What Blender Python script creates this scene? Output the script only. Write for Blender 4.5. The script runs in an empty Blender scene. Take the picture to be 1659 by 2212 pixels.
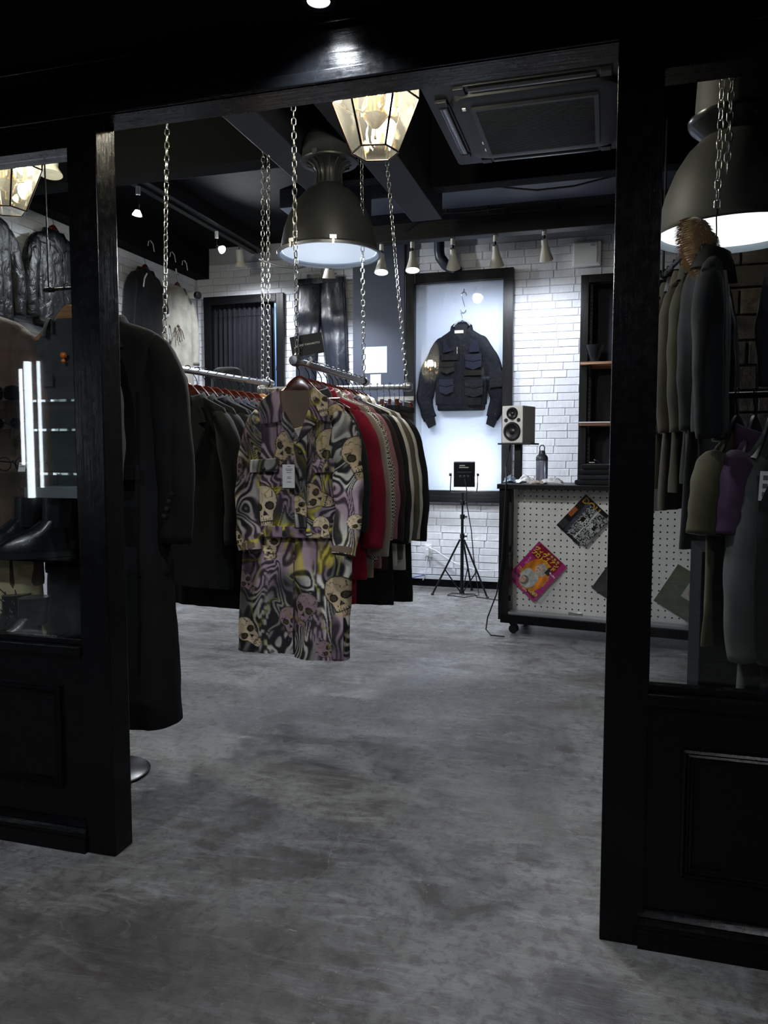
import bpy, bmesh, math, random
import numpy as np
from mathutils import Vector, Matrix, Euler

# ------------------------------------------------------------------ scene, camera, world, exposure
scene = bpy.context.scene
COL = scene.collection
F_PX, W_PX, H_PX = 1650.0, 1659.0, 2212.0
YAW, PITCH, CAM_H = math.radians(16.2), math.radians(4.3), 1.30
cam_data = bpy.data.cameras.new('camera')
cam_data.sensor_fit = 'HORIZONTAL'
cam_data.sensor_width = 36.0
cam_data.lens = 36.0 * F_PX / W_PX
cam_data.clip_start = 0.02
cam = bpy.data.objects.new('camera', cam_data)
COL.objects.link(cam)
cam.location = (0, 0, CAM_H)
cam.rotation_euler = (math.pi / 2 - PITCH, 0, YAW)
scene.camera = cam

world = bpy.data.worlds.new('world')
scene.world = world
world.use_nodes = True
world.node_tree.nodes['Background'].inputs[0].default_value = (0.62, 0.72, 1.0, 1)
world.node_tree.nodes['Background'].inputs[1].default_value = 0.004
scene.view_settings.view_transform = 'Standard'
scene.view_settings.look = 'None'
scene.view_settings.gamma = 1.0
scene.view_settings.use_curve_mapping = False
scene.view_settings.exposure = 1.08

COOL = (0.86, 0.92, 1.0)
WARM = (1.0, 0.86, 0.58)
NEUT = (1.0, 0.98, 0.95)

def add_light(kind, loc, energy, color=COOL, size=0.05, target=None, angle=70, blend=0.6, name='light'):
    d = bpy.data.lights.new(name, kind)
    d.energy = energy
    d.color = color
    if kind in ('POINT', 'SPOT'):
        d.shadow_soft_size = size
    if kind == 'AREA':
        d.size = size
    if kind == 'SPOT':
        d.spot_size = math.radians(angle)
        d.spot_blend = blend
    o = bpy.data.objects.new(name, d)
    COL.objects.link(o)
    o.location = loc
    if target is not None:
        o.rotation_euler = (Vector(target) - Vector(loc)).to_track_quat('-Z', 'Y').to_euler()
    return o

# ------------------------------------------------------------------ pixel to place (a point at a known depth)
_f = Vector((-math.sin(YAW) * math.cos(PITCH), math.cos(YAW) * math.cos(PITCH), -math.sin(PITCH)))
_r = Vector((math.cos(YAW), math.sin(YAW), 0))
_u = _r.cross(_f)
CAMP = Vector((0, 0, CAM_H))
def ray(px, py):
    return _f * F_PX + _r * (px - W_PX / 2) - _u * (py - H_PX / 2)
def at(px, py, y=None, x=None, z=None):
    d = ray(px, py)
    if y is not None: t = y / d.y
    elif x is not None: t = x / d.x
    else: t = (z - CAM_H) / d.z
    return CAMP + d * t
def on_plane(px, py, p0, n):
    d = ray(px, py)
    t = (Vector(p0) - CAMP).dot(n) / d.dot(n)
    return CAMP + d * t

# ------------------------------------------------------------------ materials
def srgb(r, g, b):
    def f(c):
        c = c / 255.0
        return c / 12.92 if c <= 0.04045 else ((c + 0.055) / 1.055) ** 2.4
    return (f(r), f(g), f(b), 1.0)

class NT:
    def __init__(s, m):
        s.t = m.node_tree; s.n = s.t.nodes; s.l = s.t.links
        s.bsdf = s.n['Principled BSDF']
    def new(s, typ, **kw):
        n = s.n.new(typ)
        for k, v in kw.items():
            if k.startswith('i_'):
                n.inputs[k[2:].replace('_', ' ')].default_value = v
            else:
                setattr(n, k, v)
        return n
    def link(s, a, b): s.l.new(a, b)
    def mapping(s, scale=(1, 1, 1), coord='Object', loc=(0, 0, 0), rot=(0, 0, 0)):
        tc = s.new('ShaderNodeTexCoord'); mp = s.new('ShaderNodeMapping')
        mp.inputs['Scale'].default_value = scale
        mp.inputs['Location'].default_value = loc
        mp.inputs['Rotation'].default_value = rot
        s.link(tc.outputs[coord], mp.inputs['Vector'])
        return mp.outputs['Vector']
    def noise(s, vec, scale, detail=4, rough=0.55, dist=0.0):
        n = s.new('ShaderNodeTexNoise')
        n.inputs['Scale'].default_value = scale; n.inputs['Detail'].default_value = detail
        n.inputs['Roughness'].default_value = rough; n.inputs['Distortion'].default_value = dist
        if vec is not None: s.link(vec, n.inputs['Vector'])
        return n.outputs['Fac']
    def ramp(s, fac, stops):
        r = s.new('ShaderNodeValToRGB')
        e = r.color_ramp.elements
        while len(e) > len(stops): e.remove(e[-1])
        while len(e) < len(stops): e.new(0.5)
        for el, (p, c) in zip(e, stops):
            el.position = p
            el.color = c if len(c) == 4 else (*c, 1)
        s.link(fac, r.inputs['Fac'])
        return r.outputs['Color']
    def mix(s, fac, a, b, mode='MIX'):
        m = s.new('ShaderNodeMix', data_type='RGBA', blend_type=mode)
        for sock, v in ((m.inputs[0], fac), (m.inputs[6], a), (m.inputs[7], b)):
            if isinstance(v, (int, float)): sock.default_value = v
            elif isinstance(v, (tuple, list)): sock.default_value = v
            else: s.link(v, sock)
        return m.outputs[2]
    def math(s, op, a, b=0.0, clamp=False):
        m = s.new('ShaderNodeMath', operation=op, use_clamp=clamp)
        for i, v in enumerate((a, b)):
            if isinstance(v, (int, float)): m.inputs[i].default_value = v
            else: s.link(v, m.inputs[i])
        return m.outputs[0]
    def bump(s, h, strength=0.3, dist=0.01):
        b = s.new('ShaderNodeBump')
        b.inputs['Strength'].default_value = strength; b.inputs['Distance'].default_value = dist
        s.link(h, b.inputs['Height']); s.link(b.outputs['Normal'], s.bsdf.inputs['Normal'])
    def color(s, c): s.link(c, s.bsdf.inputs['Base Color'])
    def rough(s, c): s.link(c, s.bsdf.inputs['Roughness'])

MATS = {}
def mat(name, col=(0.5, 0.5, 0.5, 1), rough=0.6, metal=0.0, spec=0.5, coat=0.0, emit=None, estr=0.0, trans=0.0, alpha=1.0, sheen=0.0, ior=1.45):
    if name in MATS: return MATS[name]
    m = bpy.data.materials.new(name); m.use_nodes = True
    b = m.node_tree.nodes['Principled BSDF']
    b.inputs['Base Color'].default_value = col
    b.inputs['Roughness'].default_value = rough
    b.inputs['Metallic'].default_value = metal
    b.inputs['Specular IOR Level'].default_value = spec
    b.inputs['Coat Weight'].default_value = coat
    b.inputs['Coat Roughness'].default_value = 0.15
    b.inputs['Transmission Weight'].default_value = trans
    b.inputs['Alpha'].default_value = alpha
    b.inputs['Sheen Weight'].default_value = sheen
    b.inputs['IOR'].default_value = ior
    if emit:
        b.inputs['Emission Color'].default_value = (*emit[:3], 1)
        b.inputs['Emission Strength'].default_value = estr
    m.diffuse_color = col
    MATS[name] = m
    return m

def cloth(name, rgb, rough=0.85, var=0.25, weave=900, sheen=0.06, bump=0.25, fold=0.0):
    if name in MATS: return MATS[name]
    m = mat(name, srgb(*rgb), rough, sheen=sheen, spec=0.25)
    n = NT(m); v = n.mapping()
    a = n.noise(v, 7.0, 5)
    c = srgb(*rgb)
    lo = tuple(x * (1 - var) for x in c[:3]); hi = tuple(min(1, x * (1 + var)) for x in c[:3])
    n.color(n.ramp(a, [(0.3, lo), (0.7, hi)]))
    w = n.noise(v, weave, 2)
    b2 = n.noise(n.mapping((1, 1, 0.35)), 14, 3)
    h = n.math('ADD', n.math('MULTIPLY', w, 0.12), n.math('MULTIPLY', b2, 1.0 + fold * 4))
    n.bump(h, bump, 0.012)
    return m

def leather(name, rgb, rough=0.32, bump=0.5, scale=10, zs=0.5):
    if name in MATS: return MATS[name]
    m = mat(name, srgb(*rgb), rough, spec=0.6, coat=0.15)
    n = NT(m)
    a = n.noise(n.mapping((1, 1, zs)), scale, 4, 0.5, 0.8)
    g = n.noise(n.mapping(), 420, 2)
    n.bump(n.math('ADD', a, n.math('MULTIPLY', g, 0.05)), bump, 0.02)
    return m

def wood(name, dark, light, rough=0.4, scale=3.0, stretch=(1, 1, 12), coat=0.0, bump=0.15, detail=6):
    if name in MATS: return MATS[name]
    m = mat(name, srgb(*light), rough, coat=coat)
    n = NT(m)
    v = n.mapping(tuple(12.0 / s for s in stretch))
    a = n.noise(v, scale, detail, 0.62, 1.2)
    n.color(n.ramp(a, [(0.32, srgb(*dark)), (0.68, srgb(*light))]))
    n.bump(a, bump, 0.004)
    return m

# ------------------------------------------------------------------ mesh builder
def schlick(t, f0=0.04, gain=1.0):
    """mirror share of a clear pane, the same from both of its faces"""
    lw = t.nodes.new('ShaderNodeLayerWeight'); lw.inputs['Blend'].default_value = 0.5
    p = t.nodes.new('ShaderNodeMath'); p.operation = 'POWER'; p.inputs[1].default_value = 5.0
    a = t.nodes.new('ShaderNodeMath'); a.operation = 'MULTIPLY_ADD'; a.inputs[1].default_value = 1 - f0; a.inputs[2].default_value = f0
    g = t.nodes.new('ShaderNodeMath'); g.operation = 'MULTIPLY'; g.inputs[1].default_value = gain; g.use_clamp = True
    t.links.new(lw.outputs['Facing'], p.inputs[0]); t.links.new(p.outputs[0], a.inputs[0]); t.links.new(a.outputs[0], g.inputs[0])
    return g.outputs[0]

class MB:
    def __init__(s): s.v = []; s.f = []
    def add(s, vs, fs):
        o = len(s.v); s.v.extend([tuple(p) for p in vs]); s.f.extend([tuple(i + o for i in f) for f in fs]); return s
    def box(s, c, size, rot=None, bev=0.0):
        hx, hy, hz = (d / 2 for d in size)
        if bev > 0:
            b = min(bev, hx * .9, hy * .9, hz * .9)
            bm = bmesh.new(); bmesh.ops.create_cube(bm, size=1.0)
            for v in bm.verts: v.co = Vector((v.co.x * hx * 2, v.co.y * hy * 2, v.co.z * hz * 2))
            bmesh.ops.bevel(bm, geom=bm.edges[:], offset=b, segments=2, affect='EDGES', profile=0.6)
            bm.verts.index_update()
            vs = [v.co.copy() for v in bm.verts]; fs = [[v.index for v in f.verts] for f in bm.faces]
            bm.free()
        else:
            vs = [Vector((x, y, z)) for x in (-hx, hx) for y in (-hy, hy) for z in (-hz, hz)]
            fs = [(0, 1, 3, 2), (4, 6, 7, 5), (0, 4, 5, 1), (2, 3, 7, 6), (0, 2, 6, 4), (1, 5, 7, 3)]
        if rot is not None: vs = [rot @ v for v in vs]
        c = Vector(c)
        return s.add([v + c for v in vs], fs)
    def span(s, a, b, bev=0.0):
        a = Vector(a); b = Vector(b)
        return s.box((a + b) / 2, tuple(abs(x) for x in (b - a)), bev=bev)
    def rings(s, rings, closed=True, cap=True):
        n = len(rings[0]); o = len(s.v)
        for r in rings: s.v.extend([tuple(p) for p in r])
        m = len(rings)
        for i in range(m - 1):
            for j in range(n if closed else n - 1):
                k = (j + 1) % n
                s.f.append((o + i * n + j, o + i * n + k, o + (i + 1) * n + k, o + (i + 1) * n + j))
        if cap and closed:
            s.f.append(tuple(o + j for j in range(n))[::-1])
            s.f.append(tuple(o + (m - 1) * n + j for j in range(n)))
        return s
    def cyl(s, a, b, r, r2=None, n=12, cap=True):
        a = Vector(a); b = Vector(b); r2 = r if r2 is None else r2
        q = (b - a).to_track_quat('Z', 'Y')
        rs = []
        for p, rr in ((a, r), (b, r2)):
            rs.append([p + q @ Vector((rr * math.cos(t * 2 * math.pi / n), rr * math.sin(t * 2 * math.pi / n), 0)) for t in range(n)])
        return s.rings(rs, True, cap)
    def lathe(s, prof, c=(0, 0, 0), n=24, cap=False, rot=None):
        c = Vector(c); rs = []
        for r, z in prof:
            ring = [Vector((r * math.cos(t * 2 * math.pi / n), r * math.sin(t * 2 * math.pi / n), z)) for t in range(n)]
            if rot is not None: ring = [rot @ p for p in ring]
            rs.append([p + c for p in ring])
        return s.rings(rs, True, cap)
    def tube(s, path, rx, ry=None, n=8, ref=(0, 1, 0), cap=True, closed_path=False):
        P = [Vector(p) for p in path]; m = len(P); ref = Vector(ref); rs = []
        for i, p in enumerate(P):
            if closed_path: T = P[(i + 1) % m] - P[i - 1]
            else: T = P[min(i + 1, m - 1)] - P[max(i - 1, 0)]
            T.normalize()
            S = ref.cross(T)
            if S.length < 1e-4: S = Vector((1, 0, 0)).cross(T)
            S.normalize(); B = T.cross(S)
            a = rx[i] if isinstance(rx, (list, tuple)) else rx
            b = a if ry is None else (ry[i] if isinstance(ry, (list, tuple)) else ry)
            rs.append([p + S * (a * math.cos(t * 2 * math.pi / n)) + B * (b * math.sin(t * 2 * math.pi / n)) for t in range(n)])
        if closed_path: rs.append(rs[0]); cap = False
        return s.rings(rs, True, cap)
    def prism(s, poly, axis='y', a=0.0, b=0.01):
        # polygon in (p, q); extruded along an axis from a to b
        def mk(p, q, t):
            return {'y': (p, t, q), 'x': (t, p, q), 'z': (p, q, t)}[axis]
        n = len(poly); o = len(s.v)
        s.v.extend([mk(p, q, a) for p, q in poly]); s.v.extend([mk(p, q, b) for p, q in poly])
        s.f.append(tuple(o + i for i in range(n))); s.f.append(tuple(o + n + i for i in range(n))[::-1])
        for i in range(n):
            j = (i + 1) % n
            s.f.append((o + i, o + n + i, o + n + j, o + j))
        return s
    def moved(s, off): s.v = [tuple(Vector(p) + Vector(off)) for p in s.v]; return s
    def xf(s, M): s.v = [tuple(M @ Vector(p)) for p in s.v]; return s
    def mesh(s, name, material, smooth=False):
        me = bpy.data.meshes.new(name)
        me.from_pydata(s.v, [], s.f)
        bm = bmesh.new(); bm.from_mesh(me)
        bmesh.ops.recalc_face_normals(bm, faces=bm.faces)
        bm.to_mesh(me); bm.free()
        if material is not None: me.materials.append(material)
        if smooth:
            me.polygons.foreach_set('use_smooth', [True] * len(me.polygons))
            try: me.set_sharp_from_angle(angle=math.radians(40 if smooth is True else smooth))
            except Exception: pass
        return me
    def build(s, name, material, parent=None, smooth=False, world=False, loc=None):
        """One mesh object. world: vertices are world coordinates, moved into the unrotated parent's frame."""
        if world and parent is not None:
            off = Vector((0, 0, 0)); p = parent
            while p is not None: off += p.location; p = p.parent
            s.moved(-off)
        o = bpy.data.objects.new(name, s.mesh(name, material, smooth))
        COL.objects.link(o)
        if parent is not None: o.parent = parent
        if loc is not None: o.location = loc
        return o

def obj_from(name, me, parent=None, loc=None, rot=None, scale=None):
    o = bpy.data.objects.new(name, me); COL.objects.link(o)
    if parent is not None: o.parent = parent
    if loc is not None: o.location = loc
    if rot is not None: o.rotation_euler = rot
    if scale is not None: o.scale = scale
    return o

def tag(o, label=None, cat=None, group=None, kind=None):
    if label: o['label'] = label
    if cat: o['category'] = cat
    if group: o['group'] = group
    if kind: o['kind'] = kind
    return o
def thing(name, label, cat, loc=(0, 0, 0), rotz=0.0, group=None):
    o = bpy.data.objects.new(name, None); COL.objects.link(o)
    o.empty_display_size = 0.05
    o.location = loc; o.rotation_euler = (0, 0, rotz)
    return tag(o, label, cat, group)
def struct(o, label=None): return tag(o, label, None, None, 'structure')
def copy_tree(o, parent=None):
    c = o.copy(); COL.objects.link(c); c.parent = parent
    for ch in list(o.children): copy_tree(ch, c)
    return c

def text_mesh(txt, size, material, name='lettering', parent=None, M=None, depth=0.0006, align='CENTER', bold=0.0, space=1.0):
    cu = bpy.data.curves.new(name, 'FONT'); cu.body = txt; cu.size = size
    cu.align_x = align; cu.align_y = 'CENTER'; cu.extrude = depth; cu.offset = bold; cu.space_character = space
    cu.resolution_u = 3
    t = bpy.data.objects.new(name, cu); COL.objects.link(t)
    bpy.context.view_layer.update()
    me = bpy.data.meshes.new_from_object(t.evaluated_get(bpy.context.evaluated_depsgraph_get()))
    bpy.data.objects.remove(t); bpy.data.curves.remove(cu)
    me.name = name; me.materials.clear(); me.materials.append(material)
    if M is not None: me.transform(M)
    return obj_from(name, me, parent)

# numpy value noise, used for folds and for printed patterns
def vnoise(x, y, seed=0):
    x = np.asarray(x, float); y = np.asarray(y, float)
    xi = np.floor(x).astype(np.int64); yi = np.floor(y).astype(np.int64)
    xf = x - xi; yf = y - yi
    def h(a, b):
        n = (a * 374761393 + b * 668265263 + seed * 1442695041) & 0xffffffff
        n = ((n ^ (n >> 13)) * 1274126177) & 0xffffffff
        n = n ^ (n >> 16)
        return (n & 0xffff) / 65535.0
    u = xf * xf * (3 - 2 * xf); v = yf * yf * (3 - 2 * yf)
    return (h(xi, yi) * (1 - u) + h(xi + 1, yi) * u) * (1 - v) + (h(xi, yi + 1) * (1 - u) + h(xi + 1, yi + 1) * u) * v
def fbm(x, y, seed=0, oct=4):
    s = 0; a = 0.5; t = 0
    for i in range(oct):
        s = s + a * vnoise(x * 2 ** i, y * 2 ** i, seed + i * 17); t += a; a *= 0.5
    return s / t

def grid_obj(name, V, material, parent=None, close_u=True, cols=None, smooth=True, caps=False):
    """A lofted surface from an (rows, columns, 3) array; cols: linear colours per vertex."""
    V = np.asarray(V, float); m, n, _ = V.shape
    idx = np.arange(m * n).reshape(m, n)
    if close_u: nx = np.roll(idx, -1, axis=1); a = idx[:-1]; b = nx[:-1]; c = nx[1:]; d = idx[1:]
    else: a = idx[:-1, :-1]; b = idx[:-1, 1:]; c = idx[1:, 1:]; d = idx[1:, :-1]
    faces = np.stack([a, b, c, d], -1).reshape(-1, 4).tolist()
    if caps and close_u:
        faces.append(idx[0].tolist()[::-1]); faces.append(idx[-1].tolist())
    me = bpy.data.meshes.new(name)
    me.from_pydata(V.reshape(-1, 3).tolist(), [], faces)
    bm = bmesh.new(); bm.from_mesh(me); bmesh.ops.recalc_face_normals(bm, faces=bm.faces); bm.to_mesh(me); bm.free()
    if cols is not None:
        at_ = me.color_attributes.new('Col', 'FLOAT_COLOR', 'POINT')
        c4 = np.ones((m * n, 4), np.float32); c4[:, :3] = np.asarray(cols).reshape(-1, 3)
        at_.data.foreach_set('color', c4.ravel())
    me.materials.append(material)
    if smooth: me.polygons.foreach_set('use_smooth', [True] * len(me.polygons))
    return obj_from(name, me, parent)

def printed(name, rough=0.7, bump=0.0, coat=0.0):
    if name in MATS: return MATS[name]
    m = mat(name, (0.5, 0.5, 0.5, 1), rough, coat=coat, spec=0.3)
    n = NT(m); a = n.new('ShaderNodeAttribute'); a.attribute_name = 'Col'
    n.color(a.outputs['Color'])
    if bump: n.bump(n.noise(n.mapping((1, 1, .4)), 16, 3), bump, 0.012)
    return m
def lin(c):
    c = np.asarray(c, float) / 255.0
    return np.where(c <= 0.04045, c / 12.92, ((c + 0.055) / 1.055) ** 2.4)
# ------------------------------------------------------------------ shared materials
M_black = mat('black_gloss_paint', srgb(9, 10, 12), 0.25, spec=0.2)
_n = NT(M_black)
_g = _n.noise(_n.mapping((26, 26, 2.0)), 3.0, 5, 0.6)
_c = _n.noise(_n.mapping(), 30, 5, 0.7)
_n.bump(_n.math('ADD', _g, _n.math('MULTIPLY', _c, 0.5)), 0.22, 0.004)
_n.rough(_n.ramp(_c, [(0.35, (0.18,) * 3), (0.75, (0.34,) * 3)]))
M_blackh = mat('black_gloss_paint_horizontal', srgb(9, 10, 12), 0.25, spec=0.2)
_n = NT(M_blackh)
_g = _n.noise(_n.mapping((2.0, 26, 26)), 3.0, 5, 0.6)
_c = _n.noise(_n.mapping(), 30, 5, 0.7)
_n.bump(_n.math('ADD', _g, _n.math('MULTIPLY', _c, 0.5)), 0.25, 0.004)
_n.rough(_n.ramp(_c, [(0.35, (0.18,) * 3), (0.75, (0.36,) * 3)]))
M_ceil = mat('ceiling_black', srgb(7, 8, 10), 0.85, spec=0.15)
_n = NT(M_ceil); _n.bump(_n.noise(_n.mapping(), 12, 4), 0.3, 0.01)
M_beam = mat('beam_navy_black', srgb(22, 24, 30), 0.6, spec=0.3)
M_beamwood = wood('charred_beam', (8, 8, 9), (22, 22, 24), 0.5, 2.2, (14, 1, 1), bump=0.5)
M_framewood = wood('black_stained_wood', (7, 8, 9), (22, 22, 25), 0.36, 2.0, (1, 1, 12), bump=0.5)
M_framewoodh = wood('black_stained_wood_h', (7, 8, 9), (22, 22, 25), 0.36, 2.0, (12, 1, 1), bump=0.5)
for _m in (M_framewood, M_framewoodh): _m.node_tree.nodes['Principled BSDF'].inputs['Specular IOR Level'].default_value = 0.3
M_mortar = mat('mortar_grey', srgb(188, 190, 198), 0.9)
M_brick = mat('white_brick', srgb(226, 228, 234), 0.62)
_n = NT(M_brick)
_oi = _n.new('ShaderNodeObjectInfo')
_v = _n.mapping((1, 1, 1), 'Object')
_a = _n.noise(_v, 3.0, 6, 0.65)
_n.color(_n.mix(_n.math('MULTIPLY', _oi.outputs['Random'], 0.5), _n.ramp(_a, [(0.3, srgb(204, 207, 214)), (0.6, srgb(232, 234, 240))]), srgb(214, 216, 224)))
_n.bump(_n.noise(_v, 6.0, 8, 0.7), 0.35, 0.02)
M_slate = mat('slate_blue_paint', srgb(52, 58, 72), 0.5)
_n = NT(M_slate); _n.bump(_n.noise(_n.mapping((20, 20, 3)), 3, 4), 0.12, 0.004)
M_glass = mat('window_glass', (1, 1, 1, 1), 0.0, trans=1.0, ior=1.45)
# architectural pane: mostly clear, mirror-like at the glancing angles
def pane_mat(name, tint=(1, 1, 1, 1), refl=1.0, ior=1.45):
    if name in MATS: return MATS[name]
    m = bpy.data.materials.new(name); m.use_nodes = True
    t = m.node_tree; t.nodes.remove(t.nodes['Principled BSDF'])
    out = t.nodes['Material Output']
    tr = t.nodes.new('ShaderNodeBsdfTransparent'); tr.inputs[0].default_value = tint
    gl = t.nodes.new('ShaderNodeBsdfGlossy'); gl.inputs['Roughness'].default_value = 0.01
    mx = t.nodes.new('ShaderNodeMixShader')
    t.links.new(schlick(t, 0.04, refl), mx.inputs[0])
    t.links.new(tr.outputs[0], mx.inputs[1]); t.links.new(gl.outputs[0], mx.inputs[2])
    t.links.new(mx.outputs[0], out.inputs['Surface'])
    MATS[name] = m; return m
M_pane = pane_mat('shop_window_pane', (0.90, 0.92, 0.925, 1), 1.0)
M_pane2 = pane_mat('display_pane', (0.985, 0.99, 0.99, 1), 1.6)

# ------------------------------------------------------------------ floor: polished stained concrete
M_floor = mat('polished_concrete', (0.15, 0.15, 0.15, 1), 0.35, spec=0.5)
n = NT(M_floor); v = n.mapping()
big = n.noise(v, 0.9, 6, 0.6, 0.6)
mid = n.noise(v, 3.2, 7, 0.68, 0.9)
fine = n.noise(v, 26.0, 6, 0.7, 0.4)
streak = n.noise(n.mapping((1.2, 5.0, 1)), 3.0, 7, 0.7, 1.0)
base = n.ramp(big, [(0.32, srgb(84, 82, 80)), (0.5, srgb(122, 122, 120)), (0.68, srgb(150, 151, 152))])
base = n.mix(n.math('MULTIPLY', n.ramp(mid, [(0.36, (1, 1, 1)), (0.54, (0, 0, 0))]), 0.75), base, srgb(66, 62, 60))
base = n.mix(n.math('MULTIPLY', n.ramp(streak, [(0.5, (0, 0, 0)), (0.7, (1, 1, 1))]), 0.55), base, srgb(164, 164, 167))
base = n.mix(n.math('MULTIPLY', n.ramp(fine, [(0.38, (1, 1, 1)), (0.52, (0, 0, 0))]), 0.45), base, srgb(62, 60, 58))
# soft darker and paler patches by the entrance
def blob(cx, cy, rx, ry, soft=0.5, rot=0.0, seed=0.0):
    mp = n.mapping((1, 1, 1), loc=(0, 0, 0))
    sx = n.new('ShaderNodeSeparateXYZ')
    nz = n.new('ShaderNodeTexNoise'); nz.inputs['Scale'].default_value = 2.2; nz.inputs['Detail'].default_value = 5
    n.link(mp, nz.inputs['Vector'])
    ad = n.new('ShaderNodeVectorMath', operation='MULTIPLY_ADD')
    n.link(nz.outputs['Color'], ad.inputs[0]); ad.inputs[1].default_value = (0.5, 0.5, 0); n.link(mp, ad.inputs[2])
    n.link(ad.outputs[0], sx.inputs[0])
    dx = n.math('DIVIDE', n.math('SUBTRACT', sx.outputs[0], cx + 0.25), rx)
    dy = n.math('DIVIDE', n.math('SUBTRACT', sx.outputs[1], cy + 0.25), ry)
    d = n.math('SQRT', n.math('ADD', n.math('MULTIPLY', dx, dx), n.math('MULTIPLY', dy, dy)))
    return n.ramp(d, [(max(0.0, 1 - soft) * 0.5, (1, 1, 1)), (0.5 * (1 + soft * 0.3), (0, 0, 0))])
base = n.mix(n.math('MULTIPLY', blob(-1.05, 1.45, 1.3, 1.0, 0.6), 0.6), base, srgb(58, 52, 52))
base = n.mix(n.math('MULTIPLY', blob(0.0, 1.7, 0.6, 0.35, 0.8), 0.35), base, srgb(58, 58, 62))
base = n.mix(n.math('MULTIPLY', blob(-0.75, 3.3, 0.6, 0.5, 0.8), 0.4), base, srgb(70, 72, 70))
base = n.mix(n.math('MULTIPLY', blob(-0.35, 2.75, 0.75, 0.6, 0.9), 0.3), base, srgb(158, 158, 158))
# pale paint specks
vo = n.new('ShaderNodeTexVoronoi'); vo.inputs['Scale'].default_value = 26.0; vo.inputs['Randomness'].default_value = 1.0
n.link(n.mapping((1, 1.4, 1)), vo.inputs['Vector'])
spk = n.math('LESS_THAN', vo.outputs['Distance'], 0.085)
spk = n.math('MULTIPLY', spk, n.ramp(n.noise(v, 2.6, 4), [(0.5, (0, 0, 0)), (0.66, (1, 1, 1))]))
base = n.mix(n.math('MULTIPLY', spk, 0.8), base, srgb(196, 196, 190))
vo2 = n.new('ShaderNodeTexVoronoi'); vo2.inputs['Scale'].default_value = 7.0
n.link(n.mapping((0.6, 3.0, 1), rot=(0, 0, 0.3)), vo2.inputs['Vector'])
sc = n.math('MULTIPLY', n.math('LESS_THAN', vo2.outputs['Distance'], 0.05), n.ramp(n.noise(v, 1.7, 4), [(0.52, (0, 0, 0)), (0.6, (1, 1, 1))]))
base = n.mix(n.math('MULTIPLY', sc, 0.5), base, srgb(190, 190, 186))
# fine cracks
vo3 = n.new('ShaderNodeTexVoronoi', feature='DISTANCE_TO_EDGE'); vo3.inputs['Scale'].default_value = 0.62
wn = n.new('ShaderNodeTexNoise'); wn.inputs['Scale'].default_value = 5.0; wn.inputs['Detail'].default_value = 6
n.link(v, wn.inputs['Vector'])
wa = n.new('ShaderNodeVectorMath', operation='MULTIPLY_ADD'); n.link(wn.outputs['Color'], wa.inputs[0])
wa.inputs[1].default_value = (0.22, 0.22, 0); n.link(n.mapping(loc=(0.62, 0.55, 0)), wa.inputs[2])
n.link(wa.outputs[0], vo3.inputs['Vector'])
crk = n.math('MULTIPLY', n.math('LESS_THAN', vo3.outputs['Distance'], 0.0009), n.ramp(n.noise(v, 1.1, 3), [(0.45, (0, 0, 0)), (0.6, (1, 1, 1))]))
base = n.mix(n.math('MULTIPLY', crk, 0.3), base, srgb(176, 176, 172))
n.color(base)
rg = n.math('ADD', n.ramp(mid, [(0.3, (0.30,) * 3), (0.6, (0.10,) * 3)]), n.math('MULTIPLY', fine, 0.12))
n.rough(rg)
sw = n.noise(n.mapping((2, 9, 1), rot=(0, 0, 0.5)), 6.0, 7, 0.72, 1.6)
n.bump(n.math('ADD', n.math('MULTIPLY', sw, 1.0), n.math('MULTIPLY', fine, 0.35)), 0.42, 0.01)
fl_ = MB().span((-8.0, -3.2, -0.12), (2.2, 7.9, 0)).build('floor', M_floor)
struct(fl_, 'polished grey concrete floor with stains and cracks')

# ------------------------------------------------------------------ bricks
def brick_mesh(seed, ch=0.0032, h=0.0665, d=0.009):
    """Unit length along x (scaled later), proud of the mortar along -y."""
    r = random.Random(seed)
    hx, hz = 0.5, h / 2
    cx = ch / 0.2
    j = lambda a: (r.random() - 0.5) * a
    back = [(-hx, 0, -hz), (hx, 0, -hz), (hx, 0, hz), (-hx, 0, hz)]
    mid = [(-hx, -d * 0.45, -hz), (hx, -d * 0.45, -hz), (hx, -d * 0.45, hz), (-hx, -d * 0.45, hz)]
    fr = [(sx * (hx - cx) + j(0.012), -d + j(0.004), sz * (hz - ch) + j(0.003)) for sx, sz in ((-1, -1), (1, -1), (1, 1), (-1, 1))]
    m = MB(); m.rings([back, mid, fr], True, False); m.f.append((8, 9, 10, 11))
    return m.mesh('brick', M_brick)
BRICKS = [brick_mesh(i) for i in range(8)]
ROW = 0.0705
def lay_bricks(parent, u0, u1, z0, z1, place, skip, seed, limit=300, score=None, clip=lambda a, b, c, d: (a, b)):
    r = random.Random(seed); L = []
    k = 0; z = z0
    while z < z1 - 0.02:
        u = u0 - r.random() * 0.15
        while u < u1:
            ln = r.choice((0.15, 0.19, 0.215, 0.23, 0.24, 0.25))
            a, b = max(u, u0), min(u + ln, u1)
            a, b = clip(a, b, z, z + ROW)
            if b - a > 0.05 and not skip(a, b, z, z + ROW): L.append((a, b - 0.006, z + ROW / 2))
            u += ln
        z += ROW; k += 1
    if score: L.sort(key=score)
    for i, (a, b, zc) in enumerate(L[:limit]):
        place(obj_from('brick', BRICKS[i % 8], parent), (a + b) / 2, zc, b - a)
    rest = L[limit:]
    return rest

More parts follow.
